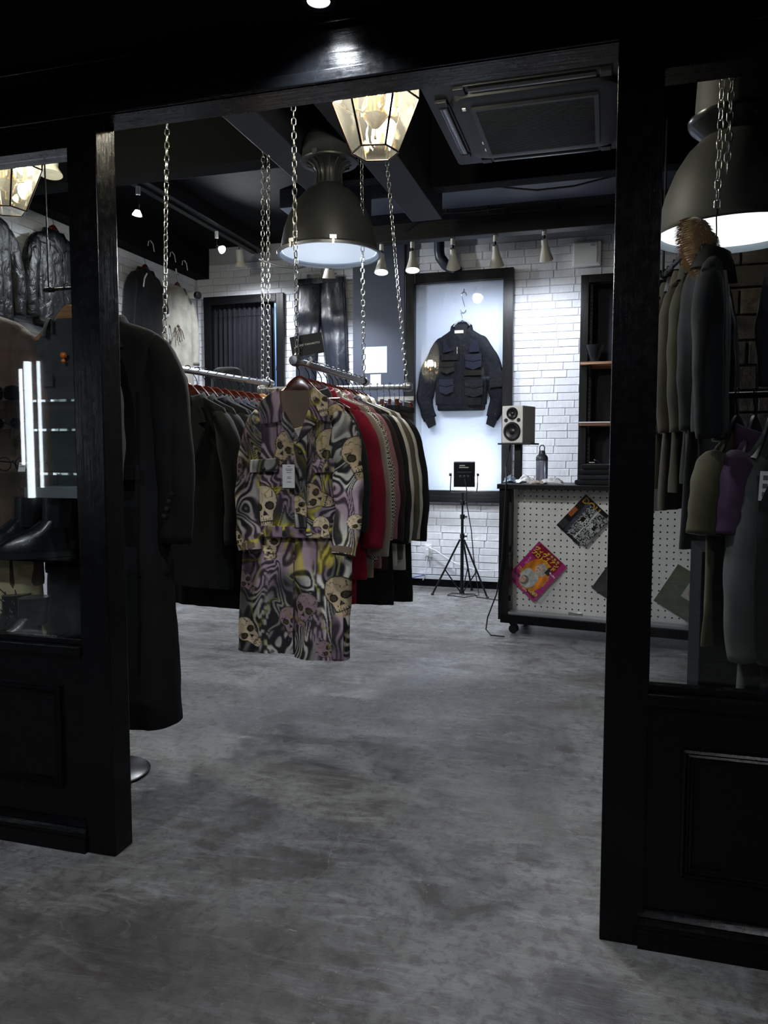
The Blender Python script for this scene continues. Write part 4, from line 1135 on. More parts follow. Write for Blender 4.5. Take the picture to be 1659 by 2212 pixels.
# open camp collar: two wings, the lining showing in the V
MB().prism([(-0.070, Z0 + 0.010), (0.070, Z0 + 0.010), (0.066, Z0 - 0.06), (0.012, Z0 - 0.185), (-0.03, Z0 - 0.12), (-0.066, Z0 - 0.05)], 'y', FY + 0.004, FY + 0.008).build('neck_lining', M_lining, tj)
patch('collar_wing', [(-0.148, Z0 - 0.035), (-0.066, Z0 + 0.022), (-0.052, Z0 - 0.115), (-0.140, Z0 - 0.125)], FY - 0.006, [], 9, tj, 0.005, bulge=0.006)
patch('collar_wing', [(0.060, Z0 + 0.034), (0.138, Z0 - 0.020), (0.150, Z0 - 0.118), (0.072, Z0 - 0.105)], FY - 0.006, [(0.115, -0.03, 0.07, 0.2, PALE)], 12, tj, 0.005, bulge=0.006)
patch('lapel_fold', [(-0.066, Z0 - 0.105), (-0.045, Z0 - 0.07), (0.020, Z0 - 0.185), (-0.015, Z0 - 0.20)], FY - 0.004, [], 2, tj, 0.004)
patch('lapel_fold', [(0.060, Z0 - 0.07), (0.110, Z0 - 0.105), (0.052, Z0 - 0.165), (0.006, Z0 - 0.205)], FY - 0.005, [], 10, tj, 0.004)
hanger(OUT + Vector((0, 0.0, 0)), oz, 'glossy red wooden hanger holding the skull print jacket', 'red', bar=True)
# paper swing tag: print lines only
tg = thing('price_tag', 'white paper price tag with grey print hanging on the skull print jacket', 'tag', OUT + Vector((-0.012, FY - 0.03, Z0 - 0.25)), oz)
MB().box((0, -0.002, -0.085), (0.052, 0.0012, 0.094), bev=0.0005).build('card', mat('tag_white', srgb(214, 214, 214), 0.6), tg)
MB().box((0.001, 0.0005, -0.090), (0.050, 0.0012, 0.094)).build('card', M_blkplastic, tg)
MB().cyl((0, 0, 0), (0, -0.002, -0.045), 0.0008, n=5).build('string', M_blkplastic, tg)
M_ink = mat('grey_ink', srgb(96, 96, 98), 0.7)
for k, (w, z) in enumerate(((0.014, -0.046), (0.030, -0.056), (0.024, -0.062), (0.020, -0.070), (0.016, -0.088), (0.018, -0.094), (0.020, -0.108))):
    MB().box((0.002, -0.0029, z), (w, 0.0004, 0.0022)).build('print_line', M_ink, tg)

# trousers: pinned open, two broad legs of the same cloth
tt = thing('skull_print_trousers', 'wide skull print trousers hanging below the matching jacket', 'trousers', OUT + Vector((-0.03, 0.012, 0.125)), oz)
skT = [(-0.105, -0.755, 0.085, 0.05, PALE), (-0.21, -1.145, 0.085, 0.9, PALE), (0.055, -1.03, 0.085, -0.3, MAUVE), (0.205, -0.97, 0.10, 0.3, BEIGE), (-0.02, -1.09, 0.075, 0.2, MAUVE), (0.15, -1.20, 0.06, 1.2, MAUVE), (-0.22, -0.93, 0.06, .8, MAUVE)]
for s, ctr in ((-1, -0.105), (1, 0.125)):
    kk = [(-0.50, 0.105, 0.030), (-0.62, 0.118, 0.036), (-0.90, 0.126, 0.040), (-1.20, 0.135 if s < 0 else 0.118, 0.046), (-1.232 - (0.012 if s > 0 else 0), 0.137 if s < 0 else 0.118, 0.046)]
    V = body_grid(kk, 300, 230, 0.014, 4, 31 + s, 0.7)
    lean = np.interp(V[..., 2], [-1.24, -0.6], [-0.028 if s < 0 else -0.012, 0.0])
    V[..., 0] += ctr + lean; V[..., 1] += 0.0 if s > 0 else 0.012
    col = skull_cloth(V[..., 0] + np.where(V[..., 1] > 0.01, 1.2, 0.0), V[..., 2], skT, 20)
    V[..., 2] += Z0 + 0.02
    grid_obj('leg', V, M_skull, tt, cols=col)
    if s > 0:
        patch('side_hem', [(0.175, Z0 - 1.02), (0.222, Z0 - 1.02), (0.222, Z0 - 1.215), (0.172, Z0 - 1.215)], -0.052, [], 17, tt, 0.004)
V = body_grid([(-0.555, 0.03, 0.012), (-0.7, 0.045, 0.018), (-1.18, 0.050, 0.022), (-1.222, 0.050, 0.022)], 120, 60, 0.006, 4, 36, 0.7); V[..., 0] += 0.005; V[..., 1] += 0.006
col = skull_cloth(V[..., 0] + 3, V[..., 2], [], 23) * 0.35  # same print in a darker tone, filling the gap between the legs
V[..., 2] += Z0 + 0.02
grid_obj('dark_inner_strip', V, M_skull, tt, cols=col)

# brand card clipped to the rail over the outfit
M_card = mat('black_laminate', srgb(14, 13, 12), 0.28)
_n = NT(M_card); _n.bump(_n.noise(_n.mapping(), 45, 3, 0.6, 1.2), 0.12, 0.004)
cc = at(663, 745, y=2.97)
sg = thing('name_card', 'black laminated name card with white capitals clipped to the middle rail', 'sign', cc, math.radians(12))
RS = Matrix.Rotation(math.radians(-9), 4, 'Y')
MB().box((0, 0, 0), (0.134, 0.0016, 0.084)).xf(RS).build('card', M_card, sg)
text_mesh('YOHJI YAMAMOTO', 0.0112, mat('silver_print', srgb(206, 206, 200), 0.4), 'lettering', sg, RS @ Matrix.Translation((0.006, -0.0016, 0.002)) @ Matrix.Rotation(math.pi / 2, 4, 'X'), bold=0.0002)
M_clear = pane_mat('clear_plastic', (0.93, 0.94, 0.95, 1), 2.5)
MB().box((0.008, 0.0, -0.047), (0.062, 0.008, 0.012), bev=0.002).xf(RS).build('clip_jaw', M_clear, sg)
MB().box((0.018, 0.004, -0.085), (0.045, 0.002, 0.075)).xf(RS).build('clear_tab', M_clear, sg)
MB().tube([(0.012, 0, -0.050), (0.018, 0, -0.062), (0.010, 0, -0.072), (0.0, 0.002, -0.082)], 0.006, n=8).build('swivel', M_white, sg, smooth=True)
# ------------------------------------------------------------------ curtained doorway
def frame_obj(name, label, cat, x0, x1, z0, z1, y0, y1, w, bottom=True, wb=None):
    t = thing(name, label, cat, ((x0 + x1) / 2, y1, z0))
    def bar(a, b, m): MB().span(a, b, bev=0.005).build('frame_board', m, t, world=True)
    bar((x0, y0, z0), (x0 + w, y1, z1), M_framewood); bar((x1 - w, y0, z0), (x1, y1, z1), M_framewood)
    bar((x0 + w, y0, z1 - w), (x1 - w, y1, z1), M_framewoodh)
    if bottom: bar((x0 + w, y0, z0), (x1 - w, y1, z0 + (wb or w)), M_framewoodh)
    return t
frame_obj('door_frame', 'black stained wooden frame round the curtained doorway', 'door frame', -4.10, -3.19, 0, 2.945, YB - 0.05, YB - 0.014, 0.085, False)
bx = MB().span((-4.2, YB + 0.75, 0), (-3.1, YB + 0.8, 3.0)).span((-4.25, YB + 0.12, 0), (-4.2, YB + 0.8, 3.0)).span((-3.1, YB + 0.12, 0), (-3.05, YB + 0.8, 3.0)).span((-4.25, YB + 0.12, 2.95), (-3.05, YB + 0.8, 3.0)).span((-4.25, YB + 0.121, -0.05), (-3.05, YB + 0.8, 0.0))
struct(bx.build('wall_fitting_room', mat('pale_blue_paint', srgb(150, 176, 215), 0.7)), 'pale blue fitting room behind the curtain')
add_light('POINT', (-3.3, YB + 0.45, 2.75), 9, (0.75, 0.86, 1.0), 0.05, name='fitting_room_lamp')
M_curt = cloth('curtain_black_navy', (21, 23, 31), 0.75, bump=0.2)
n = 220; xs = np.linspace(-4.04, -3.335, n)
ph = xs * 2 * math.pi / 0.058
rows = []
for zt, amp in ((2.885, 0.010), (2.83, 0.012), (2.74, 0.016), (2.60, 0.022), (2.0, 0.026), (1.0, 0.03), (0.05, 0.032)):
    rows.append(np.stack([xs + 0.006 * np.sin(ph * 2 + zt), YB + 0.045 + amp * np.sin(ph + 0.5 * np.sin(xs * 23 + zt * 0.6)) , np.full(n, zt)], -1))
tcu = thing('curtain', 'black pleated curtain drawn across the fitting room doorway', 'curtain', (-3.7, YB + 0.045, 0.05))
R_ = np.array(rows) - np.array([-3.7, YB + 0.045, 0.05])
grid_obj('drape', R_, M_curt, tcu, close_u=False)
hd_ = grid_obj('pleat_heading', (R_[:3] + np.array([0, -0.006, 0.004])), M_curt, tcu, close_u=False)
MB().cyl((-4.045, YB + 0.06, 2.875), (-3.24, YB + 0.06, 2.875), 0.010).build('curtain_rod', M_steel, tcu, world=True)
for x0, x1 in ((-4.05, -4.018), (-3.262, -3.235)):
    struct(MB().span((x0, YB - 0.012, 0), (x1, YB + 0.13, 2.9)).build('trim_5', M_framewood), 'black door lining')
tb = MB().tube([at(603, 700, y=YB + .03), at(603, 740, y=YB + .03), at(600, 775, y=YB + .03), at(597, 800, y=YB + .03)], 0.006, n=6).build('curtain_tie', M_curt)
tag(tb, 'thin black tie hanging by the gap of the curtain', 'tie')

# ------------------------------------------------------------------ leather trousers on the white bricks
M_lth = leather('leather_blue_black', (24, 28, 37), 0.30, 0.75, 7, 0.35)
tp = thing('leather_trousers', 'blue black leather trousers hung by clips on the white bricks', 'trousers', (-2.765, YB - 0.09, 3.04))
for s in (-1, 1):
    k = [(0.0, 0.122, 0.030), (-0.05, 0.126, 0.036), (-0.20, 0.134, 0.046), (-0.36, 0.132, 0.048), (-0.6, 0.118, 0.05), (-1.0, 0.108, 0.046), (-1.25, 0.104, 0.045)]
    V = body_grid(k, 70, 48, 0.016, 3, 61 + s, 0.9)
    sh = np.interp(V[..., 2], [-1.25, -0.36, 0], [s * 0.185, s * 0.132, s * 0.122])
    V[..., 0] += sh
    V[..., 1] += 0.010 * np.sin(V[..., 2] * 22 + s) * np.exp(-((V[..., 2] + 0.42) / 0.18) ** 2)
    grid_obj('leg', V, M_lth, tp)
MB().rings([[(x * 0.250, y * 0.040, z) for x, y in ((-1, -.6), (-.9, -1), (.9, -1), (1, -.6), (1, .6), (.9, 1), (-.9, 1), (-1, .6))] for z in (0.006, -0.02, -0.048)]).build('waistband', M_lth, tp, smooth=True)
for k in range(5):
    MB().lathe([(0, .003), (.007, .002), (.009, 0)], n=10, rot=Matrix.Rotation(math.pi / 2, 3, 'X'), c=(-0.085 + 0.012 * k, -0.052, -0.05 - 0.042 * k)).build('fly_button', M_blkmetal, tp)
MB().tube([(0.245, -0.02, -0.02), (0.262, -0.02, -0.4), (0.29, -0.02, -1.2)], 0.003, n=6).build('side_seam', M_lth, tp)
ch = thing('skirt_hanger', 'chrome clip hanger holding the leather trousers', 'hanger', (-2.755, YB - 0.09, 3.085))
MB().cyl((-0.16, 0, 0), (0.16, 0, 0), 0.004).build('bar', M_chrome, ch)
MB().tube([(0, 0, 0), (0, 0, 0.05), (0.012, 0, 0.065), (0.022, 0, 0.08), (0.01, 0.01, 0.1), (-0.01, 0.05, 0.1)], 0.003, n=6).build('hook', M_chrome, ch, smooth=True)
for s in (-1, 1):
    MB().box((s * 0.135, -0.008, -0.022), (0.028, 0.03, 0.052), bev=0.004).build('clip', M_chrome, ch)

# ------------------------------------------------------------------ notices on the pillar
def notice(px0, py0, px1, py1, label, lines):
    a = at(px0, py0, y=YB - 0.102); b = at(px1, py1, y=YB - 0.102)
    o = thing('paper_notice', label, 'notice', ((a.x + b.x) / 2, YB - 0.102, b.z))
    MB().span((a.x, YB - 0.104, b.z), (b.x, YB - 0.1005, a.z)).build('sheet', mat('paper_white', srgb(176, 182, 194), 0.7), o, world=True)
    for k in range(lines):
        z = a.z - (a.z - b.z) * (k + 1) / (lines + 1)
        MB().span((a.x + 0.015, YB - 0.1048, z - 0.0028), (b.x - 0.02 - 0.02 * (k * 7 % 3), YB - 0.1041, z + 0.0028)).build('print_line', mat('pale_ink', srgb(165, 175, 195), 0.7), o, world=True)
notice(785, 750, 836, 805, 'larger white notice sheet on the slate pillar', 8)
notice(800, 809, 823, 838, 'smaller white notice card on the slate pillar', 4)

# ------------------------------------------------------------------ framed jacket
fx0, fx1, fz0, fz1 = FR
fr_ = frame_obj('jacket_display_case', 'tall black wooden display frame with white panel round the patchwork jacket', 'frame', fx0, fx1, fz0, fz1, YB - 0.10, YB - 0.014, 0.095, True, 0.115)
MB().span((fx0 + 0.09, YB - 0.03, fz0 + 0.1), (fx1 - 0.09, YB - 0.018, fz1 - 0.09)).build('back_panel', mat('panel_white', srgb(190, 198, 210), 0.55), fr_, world=True)
M_pane3 = pane_mat('frame_glass', (0.97, 0.98, 1.0, 1), 1.4)
MB().span((fx0 + 0.093, YB - 0.092, fz0 + 0.112), (fx1 - 0.093, YB - 0.089, fz1 - 0.093)).build('pane', M_pane3, fr_, world=True)
M_hng = mat('clear_acrylic', (0.9, 0.93, 0.95, 1), 0.08, trans=0.6)
M_nyl = leather('nylon_navy_black', (12, 14, 20), 0.6, 0.4, 22, 0.7)
for _m in (M_nyl,):
    _m.node_tree.nodes['Principled BSDF'].inputs['Specular IOR Level'].default_value = 0.22; _m.node_tree.nodes['Principled BSDF'].inputs['Coat Weight'].default_value = 0.0
M_nyl2 = cloth('patch_blue', (16, 18, 34), 0.8); M_nyl3 = leather('patch_brown_black', (16, 15, 14), 0.45, 0.6, 14)
M_nyl3.node_tree.nodes['Principled BSDF'].inputs['Specular IOR Level'].default_value = 0.25; M_nyl3.node_tree.nodes['Principled BSDF'].inputs['Coat Weight'].default_value = 0.0
JX, JZ = -1.352, 2.50
YJ = YB - 0.058
pj = thing('patchwork_jacket', 'navy and black patchwork bomber jacket displayed inside the black frame', 'jacket', (JX, YJ, JZ))
kb = [(0.0, 0.085, 0.020), (-0.03, 0.125, 0.022), (-0.07, 0.19, 0.022), (-0.11, 0.215, 0.022), (-0.20, 0.228, 0.024), (-0.45, 0.245, 0.025), (-0.66, 0.25, 0.026), (-0.72, 0.248, 0.026), (-0.725, 0.235, 0.024), (-0.775, 0.232, 0.022), (-0.78, 0.22, 0.016)]
V = body_grid(kb, 90, 90, 0.006, 6, 5, 0.8); V[..., 1] += 0.002
grid_obj('body', V, M_nyl, pj)
for s in (-1, 1):
    pts = [Vector((s * 0.12, 0, -0.085)), Vector((s * 0.185, 0, -0.135)), Vector((s * 0.272, 0, -0.30)), Vector((s * 0.332, 0, -0.50)), Vector((s * 0.358, 0, -0.66)), Vector((s * 0.325, 0, -0.80)), Vector((s * 0.30, 0, -0.855))]
    S = sleeve_grid(pts, (0.080, 0.094, 0.062), (0.020, 0.026, 0.022), 60, 36, 0.008, 12 + s)
    grid_obj('sleeve', S, M_nyl, pj, caps=True)
    cf = [(s * 0.262, -0.83), (s * 0.350, -0.865), (s * 0.285 + s * 0.03, -0.945), (s * 0.225 + s * 0.02, -0.91)]
    MB().prism(cf, 'y', -0.022, 0.016).build('cuff', M_nyl, pj)
a = np.linspace(math.pi * 0.5 - 2.3, math.pi * 0.5 + 2.3, 31)
rowsC = [np.stack([0.082 * r * np.cos(a) , 0.022 * r * np.sin(a) - 0.002, z - 0.05 * (1 - np.sin(a)) / 2 * 1.2 + 0 * a], -1) for r, z in ((0.95, -0.02), (0.95, 0.04), (1.05, 0.062), (1.25, 0.05), (1.42, -0.02), (1.38, -0.045))]
grid_obj('collar', np.array(rowsC), M_nyl, pj, close_u=False)
MB().prism([(-0.062, 0.03), (0.062, 0.03), (0.05, -0.06), (0.0, -0.125), (-0.05, -0.06)], 'y', -0.021, -0.019).build('neck_lining', mat('lining_dark', srgb(14, 15, 18), 0.8), pj)
lb = MB().box((-0.02, -0.0225, -0.035), (0.085, 0.002, 0.028)).build('neck_label', mat('label_cream', srgb(206, 200, 180), 0.7), pj)
MB().box((0.0, -0.029, -0.42), (0.012, 0.004, 0.60)).build('zip', M_blkmetal, pj)
MB().box((-0.035, -0.032, -0.22), (0.010, 0.003, 0.085), bev=0.001).build('zip_pull', M_chrome, pj)
def pk(name, x, z, w, h, m, point=True, flap=True):
    y = -0.031
    poly = [(x - w / 2, z + h / 2), (x + w / 2, z + h / 2), (x + w / 2, z - h / 2 + 0.015), (x, z - h / 2 - (0.012 if point else 0)), (x - w / 2, z - h / 2 + 0.015)]
    o = MB().prism(poly, 'y', y - 0.006, y + 0.012).build(name, m, pj)
    if flap:
        fz = z + h / 2
        MB().prism([(x - w / 2 - 0.003, fz + 0.004), (x + w / 2 + 0.003, fz + 0.004), (x + w / 2, fz - h * 0.38), (x, fz - h * 0.5), (x - w / 2, fz - h * 0.38)], 'y', y - 0.011, y - 0.004).build('pocket_flap', m, o)
        MB().lathe([(0, .003), (.006, .002), (.007, 0)], n=10, rot=Matrix.Rotation(math.pi / 2, 3, 'X'), c=(x, y - 0.012, fz - h * 0.36)).build('snap', M_blkmetal, o)
for x, z, w, h, m in ((-0.14, -0.55, 0.13, 0.13, M_nyl2), (0.12, -0.32, 0.15, 0.13, M_nyl2), (0.13, -0.57, 0.17, 0.15, M_nyl), (-0.13, -0.37, 0.14, 0.10, M_nyl3)):
    pk('pocket', x, z, w, h, m)
for pts, m in (([(-0.17, -0.10), (-0.125, -0.17), (-0.07, -0.21), (-0.17, -0.23)], M_nyl2), ([(0.08, -0.20), (0.16, -0.10), (0.175, -0.23), (0.08, -0.235)], M_nyl2), ([(-0.19, -0.245), (-0.03, -0.245), (-0.03, -0.30), (-0.19, -0.30)], M_nyl3), ([(0.03, -0.40), (0.20, -0.40), (0.20, -0.45), (0.03, -0.45)], M_nyl3), ([(0.06, -0.66), (0.2, -0.66), (0.2, -0.73), (0.06, -0.73)], M_nyl3)):
    MB().prism(pts, 'y', -0.034, -0.020).build('patch', m, pj)
MB().prism([(0.27, -0.42), (0.41, -0.41), (0.41, -0.56), (0.28, -0.57)], 'y', -0.036, -0.022).build('sleeve_pocket', M_nyl, pj)
o = MB().tube([(JX + 0.0, YB - 0.04, JZ + 0.20), (JX - 0.025, YB - 0.055, JZ + 0.19), (JX - 0.030, YB - 0.06, JZ + 0.17), (JX - 0.012, YB - 0.06, JZ + 0.15), (JX + 0.008, YB - 0.06, JZ + 0.135)], 0.003).v
sh = thing('s_hook', 'chrome S hook holding the jacket hanger inside frame', 'hook', (JX + 0.015, YB - 0.045, 2.62))
P = [(0.028, 0, 0.185), (0.022, 0, 0.212), (0.0, 0, 0.222), (-0.018, 0, 0.210), (-0.022, 0, 0.19), (-0.012, 0, 0.16), (0.012, 0, 0.09), (0.024, 0, 0.06), (0.018, 0, 0.036), (0.0, 0, 0.026), (-0.020, 0, 0.034), (-0.026, 0, 0.056)]
MB().tube(P, 0.0035, n=8).build('rod', M_chrome, sh, smooth=True)
MB().cyl((0.005, 0.03, 0.222), (0.005, -0.01, 0.222), 0.003).cyl((0.005, -0.01, 0.222), (0.005, -0.012, 0.25), 0.003).build('wall_pin', M_blkmetal, sh)
ah = thing('acrylic_hanger', 'clear acrylic hanger with chrome hook in the patchwork jacket', 'hanger', (JX + 0.005, YB - 0.05, 2.53))
MB().tube([(0.006, 0, 0.118), (-0.006, 0, 0.125), (-0.014, 0, 0.115), (-0.004, 0, 0.09), (0, 0, 0.075), (0, 0, 0.05)], 0.0028, n=6).build('hook', M_chrome, ah, smooth=True)
MB().tube([(-0.085, 0, -0.015), (-0.045, 0, 0.035), (0, 0, 0.055), (0.045, 0, 0.035), (0.085, 0, -0.015)], 0.010, 0.012, n=8).build('shoulders', M_hng, ah, smooth=True)

# ------------------------------------------------------------------ shelf niche at the right
ns = frame_obj('niche_frame', 'black stained wooden frame round the shelf niche', 'frame', -0.255, 0.85, 1.03, 2.925, YB - 0.07, YB - 0.014, 0.072, False)
nb = MB().span((NICHE[0] - 0.01, YB + 0.30, NICHE[2] - .05), (NICHE[1] + .02, YB + 0.33, NICHE[3] + .05)).span((NICHE[0] - 0.03, YB - 0.012, NICHE[2]), (NICHE[0] - 0.001, YB + 0.33, NICHE[3])).span((NICHE[1], YB - 0.012, NICHE[2]), (NICHE[1] + .03, YB + 0.33, NICHE[3])).span((NICHE[0] - .03, YB - 0.012, NICHE[3] + .001), (NICHE[1] + .03, YB + 0.33, NICHE[3] + .03)).span((NICHE[0] - .03, YB - .012, NICHE[2] - .03), (NICHE[1] + .03, YB + .33, NICHE[2] - .001))
struct(nb.build('wall_niche', mat('niche_navy', srgb(24, 28, 40), 0.5)), 'dark navy recess behind the wall shelves')
st = thing('shelf_standard', 'slotted black metal shelf upright at left side of the niche', 'shelf upright', (-0.165, YB + 0.0, 1.10))
MB().span((-0.18, YB - 0.004, 1.10), (-0.15, YB + 0.008, 2.85)).build('channel', M_blkmetal, st, world=True)
for k in range(46):
    z = 1.16 + k * 0.0365
    MB().span((-0.168, YB - 0.0052, z), (-0.162, YB - 0.0042, z + 0.020)).build('slot', mat('slot_light', srgb(120, 124, 132), 0.5), st, world=True)
M_shelfw = wood('shelf_raw_wood', (120, 82, 62), (176, 138, 112), 0.6, 3, (12, 1, 1))
for zt, lab in ((2.135, 'upper raw wood shelf holding the black cup'), (1.585, 'lower wood shelf with a pale top')):
    s_ = thing('wall_shelf', lab, 'shelf', (0.3, YB, zt), 0, 'shelves in the niche')
    MB().span((-0.245, YB - 0.15, zt - 0.022), (0.79, YB + 0.29, zt)).build('board', M_shelfw, s_, world=True)
    for xx in (-0.165, 0.4):
        MB().prism([(YB + 0.0, zt - 0.13), (YB + 0.0, zt - 0.0225), (YB - 0.13, zt - 0.0225), (YB - 0.13, zt - 0.035)], 'x', xx - 0.008, xx + 0.008).build('bracket', M_blkmetal, s_, world=True)
    if zt < 2: MB().span((-0.25, YB - 0.16, zt + 0.001), (0.1, YB - 0.10, zt + 0.012)).build('pale_edge', mat('pale_board', srgb(196, 196, 198), 0.6), s_, world=True)
MB().lathe([(0.0, 0.0), (0.034, 0.0), (0.038, 0.01), (0.046, 0.04)] + [(0.046 + 0.0042 * i + (0.002 if i % 2 else 0), 0.045 + 0.012 * i) for i in range(9)] + [(0.084, 0.155), (0.080, 0.157), (0.04, 0.03), (0, 0.02)], n=28).build('cup', mat('cup_black', srgb(22, 23, 26), 0.3), None, smooth=True, loc=(-0.125, YB - 0.06, 2.135))
tag(bpy.data.objects['cup'], 'black ribbed tapered cup on the upper niche shelf', 'cup')
bk = thing('book', 'upright pale spined book on the upper niche shelf beside the post', 'book', (0.06, YB - 0.03, 2.135))
MB().box((0, 0, 0.13), (0.036, 0.19, 0.26), bev=0.003).build('cover', mat('book_cover', srgb(120, 112, 112), 0.6), bk)
MB().box((0, -0.002, 0.132), (0.028, 0.190, 0.250)).build('pages', mat('book_pages', srgb(190, 184, 172), 0.8), bk)

# ------------------------------------------------------------------ fittings on and near the back wall
bxo = thing('wall_box', 'white square cover box high on the bricks above the niche', 'box', (-0.21, YB - 0.014, 3.10))
MB().box((0, -0.025, 0.012), (0.255, 0.05, 0.225), bev=0.015).build('box', M_white, bxo)
MB().box((-0.01, -0.054, 0.018), (0.205, 0.012, 0.18), bev=0.008).build('lid', M_white, bxo)
MB().box((0.055, -0.061, 0.085), (0.045, 0.001, 0.02)).build('sticker', mat('sticker_grey', srgb(170, 172, 176), 0.5), bxo)
pe = MB().tube([(-1.56, YB - 0.12, 3.45), (-1.56, YB - 0.12, 3.22), (-1.55, YB - 0.12, 3.16), (-1.50, YB - 0.11, 3.09), (-1.44, YB - 0.08, 3.055), (-1.39, YB - 0.02, 3.04)], 0.05, n=18)
o = pe.build('pipe_elbow', mat('pipe_slate', srgb(46, 52, 64), 0.35), None, smooth=True)
tag(o, 'slate coloured pipe bending down into the brick wall', 'pipe')
br_ = thing('insulator_bar', 'dark rail with round knobs below the timber beam', 'rail', (-0.66, 7.0, 3.30))
MB().span((-1.02, 6.97, 3.275), (-0.35, 7.03, 3.36)).build('rail', mat('rail_navy', srgb(28, 32, 42), 0.5), br_, world=True)
for xx in (-0.9, -0.45): MB().span((xx, 6.99, 3.36), (xx + 0.02, 7.01, 3.45)).build('bracket', M_blkmetal, br_, world=True)
for k in range(9):
    MB().lathe([(0, -.03), (.03, -.025), (.04, 0), (.03, .02), (0, .02)], n=14, c=(-0.98 + 0.075 * k, 6.985, 3.265)).build('knob', mat('rail_navy', srgb(28, 32, 42), 0.5), br_, smooth=True, world=True)
cv = thing('security_camera', 'small white bullet camera on the corner of brick walls', 'camera', (-4.19, 6.98, 2.82))
MB().lathe([(0.04, 0), (0.04, 0.012), (0.02, 0.02), (0, 0.02)], n=18, rot=Matrix.Rotation(math.pi / 2, 3, 'Y')).build('mount', M_white, cv, smooth=True)
MB().tube([(0.015, 0, 0), (0.07, 0, 0.01), (0.11, 0, 0.045)], 0.010, n=8).build('arm', M_white, cv, smooth=True)
Rm = Vector((1, -0.25, -0.12)).to_track_quat('Z', 'Y').to_matrix()
MB().lathe([(0, -0.02), (0.032, -0.02), (0.034, 0.0), (0.034, 0.12), (0.030, 0.125)], n=20, rot=Rm, c=(0.09, 0.01, 0.085)).build('housing', M_white, cv, smooth=True)
MB().lathe([(0.034, 0.12), (0.036, 0.125), (0.036, 0.16), (0.03, 0.163), (0, 0.158)], n=20, rot=Rm, c=(0.09, 0.01, 0.085)).build('lens_hood', M_blkplastic, cv, smooth=True)
wc = MB().tube([(-4.15, 6.72, 3.3), (-4.12, 6.8, 3.22), (-4.16, 6.9, 3.08), (-4.17, 6.98, 2.92), (-4.12, 7.0, 2.9)], 0.008, n=6).build('camera_cable', M_white)
tag(wc, 'white cable running down to the security camera', 'cable')

# low outlet with its plug and cables
ou = thing('wall_outlet', 'white double wall outlet low on the bricks', 'outlet', (-1.675, YB - 0.014, 0.30))
MB().box((0, -0.004, 0.05), (0.075, 0.010, 0.125), bev=0.003).build('plate', M_white, ou)
MB().box((-0.005, -0.022, 0.035), (0.030, 0.030, 0.07), bev=0.006).build('plug', M_white, ou)
MB().box((-0.003, -0.018, 0.085), (0.026, 0.022, 0.03), bev=0.004).build('plug', M_white, ou)
for pts, nm, lab, m, r in (
    ([(-1.68, YB - .04, .30), (-1.69, YB - .05, .2), (-1.70, YB - .06, .10), (-1.72, YB - .06, .06)], 'power_cable', 'white cord dropping from the outlet', M_white, .005),
    ([(-1.67, YB - .035, .385), (-1.60, YB - .05, .36), (-1.40, YB - .05, .24), (-1.15, YB - .04, .17), (-0.95, YB - .04, .185), (-0.7, YB - .04, .16)], 'power_cable', 'white cord running from the outlet along the bricks to the counter', M_white, .006),
    ([(-1.95, 7.1, .60), (-1.96, 7.1, .3), (-1.93, 7.12, .16), (-1.85, 7.2, .085), (-1.7, YB - .06, .115)], 'blue_cable', 'pale blue cord curling below the pillar', mat('cord_blue', srgb(96, 112, 170), .5), .006)):
    o = MB().tube(pts, r, n=6).build(nm, m, None, smooth=True); tag(o, lab, 'cable')

# standing mirror behind the racks
mi = thing('floor_mirror', 'silver edged mirror standing on the floor behind the trousers', 'mirror', (-2.02, 6.86, 0))
MB().span((-2.36, 6.86, 0.0), (-1.845, 6.90, 0.025)).build('bottom_rail', M_steel, mi, world=True)
for xx in (-2.36, -1.865): MB().span((xx, 6.86, 0.026), (xx + 0.02, 6.90, 1.55)).build('side_rail', M_steel, mi, world=True)
MB().span((-2.339, 6.875, 0.026), (-1.866, 6.885, 1.55)).build('glass', mat('mirror', srgb(190, 196, 204), 0.03, metal=1.0), mi, world=True)
MB().span((-2.36, 6.90, 0.0), (-2.34, 7.2, 0.02)).span((-1.865, 6.90, 0.0), (-1.845, 7.2, 0.02)).build('foot', M_steel, mi, world=True)
# narrow folded stool or bag behind the left rail (rounded black top)
bg = thing('black_bag', 'black bag standing on the ledge in front of the curtain', 'bag', (-2.62, 5.0, 0))
V = body_grid([(1.92, 0.07, 0.05), (1.91, 0.10, 0.07), (1.86, 0.115, 0.08), (1.70, 0.12, 0.085), (1.5, 0.12, 0.085)], 24, 28, 0.006, 4, 5); grid_obj('body', V, C_blk, bg, caps=True)
MB().tube([(0.1, 0, 1.80), (0.135, 0, 1.78), (0.14, 0, 1.72), (0.12, 0, 1.68)], 0.008, n=6).build('strap', C_blk, bg, smooth=True)
sd = thing('storage_shelf', 'dark storage shelf behind the left rail', 'shelf', (-2.62, 5.0, 0))
MB().box((0, 0, 1.485), (1.5, 0.4, 0.03)).build('board', M_blackh, sd)
MB().box((0, 0, 0.9), (1.5, 0.4, 0.03)).build('board', M_blackh, sd)
for sx in (-1, 1):
    MB().box((sx * 0.74, 0, 0.735), (0.02, 0.4, 1.47)).build('side', M_black, sd)
MB().box((0.0, -0.198, 1.50), (1.2, 0.004, 0.02)).build('pale_strip', mat('strip_cream', srgb(200, 180, 140), .6), sd)
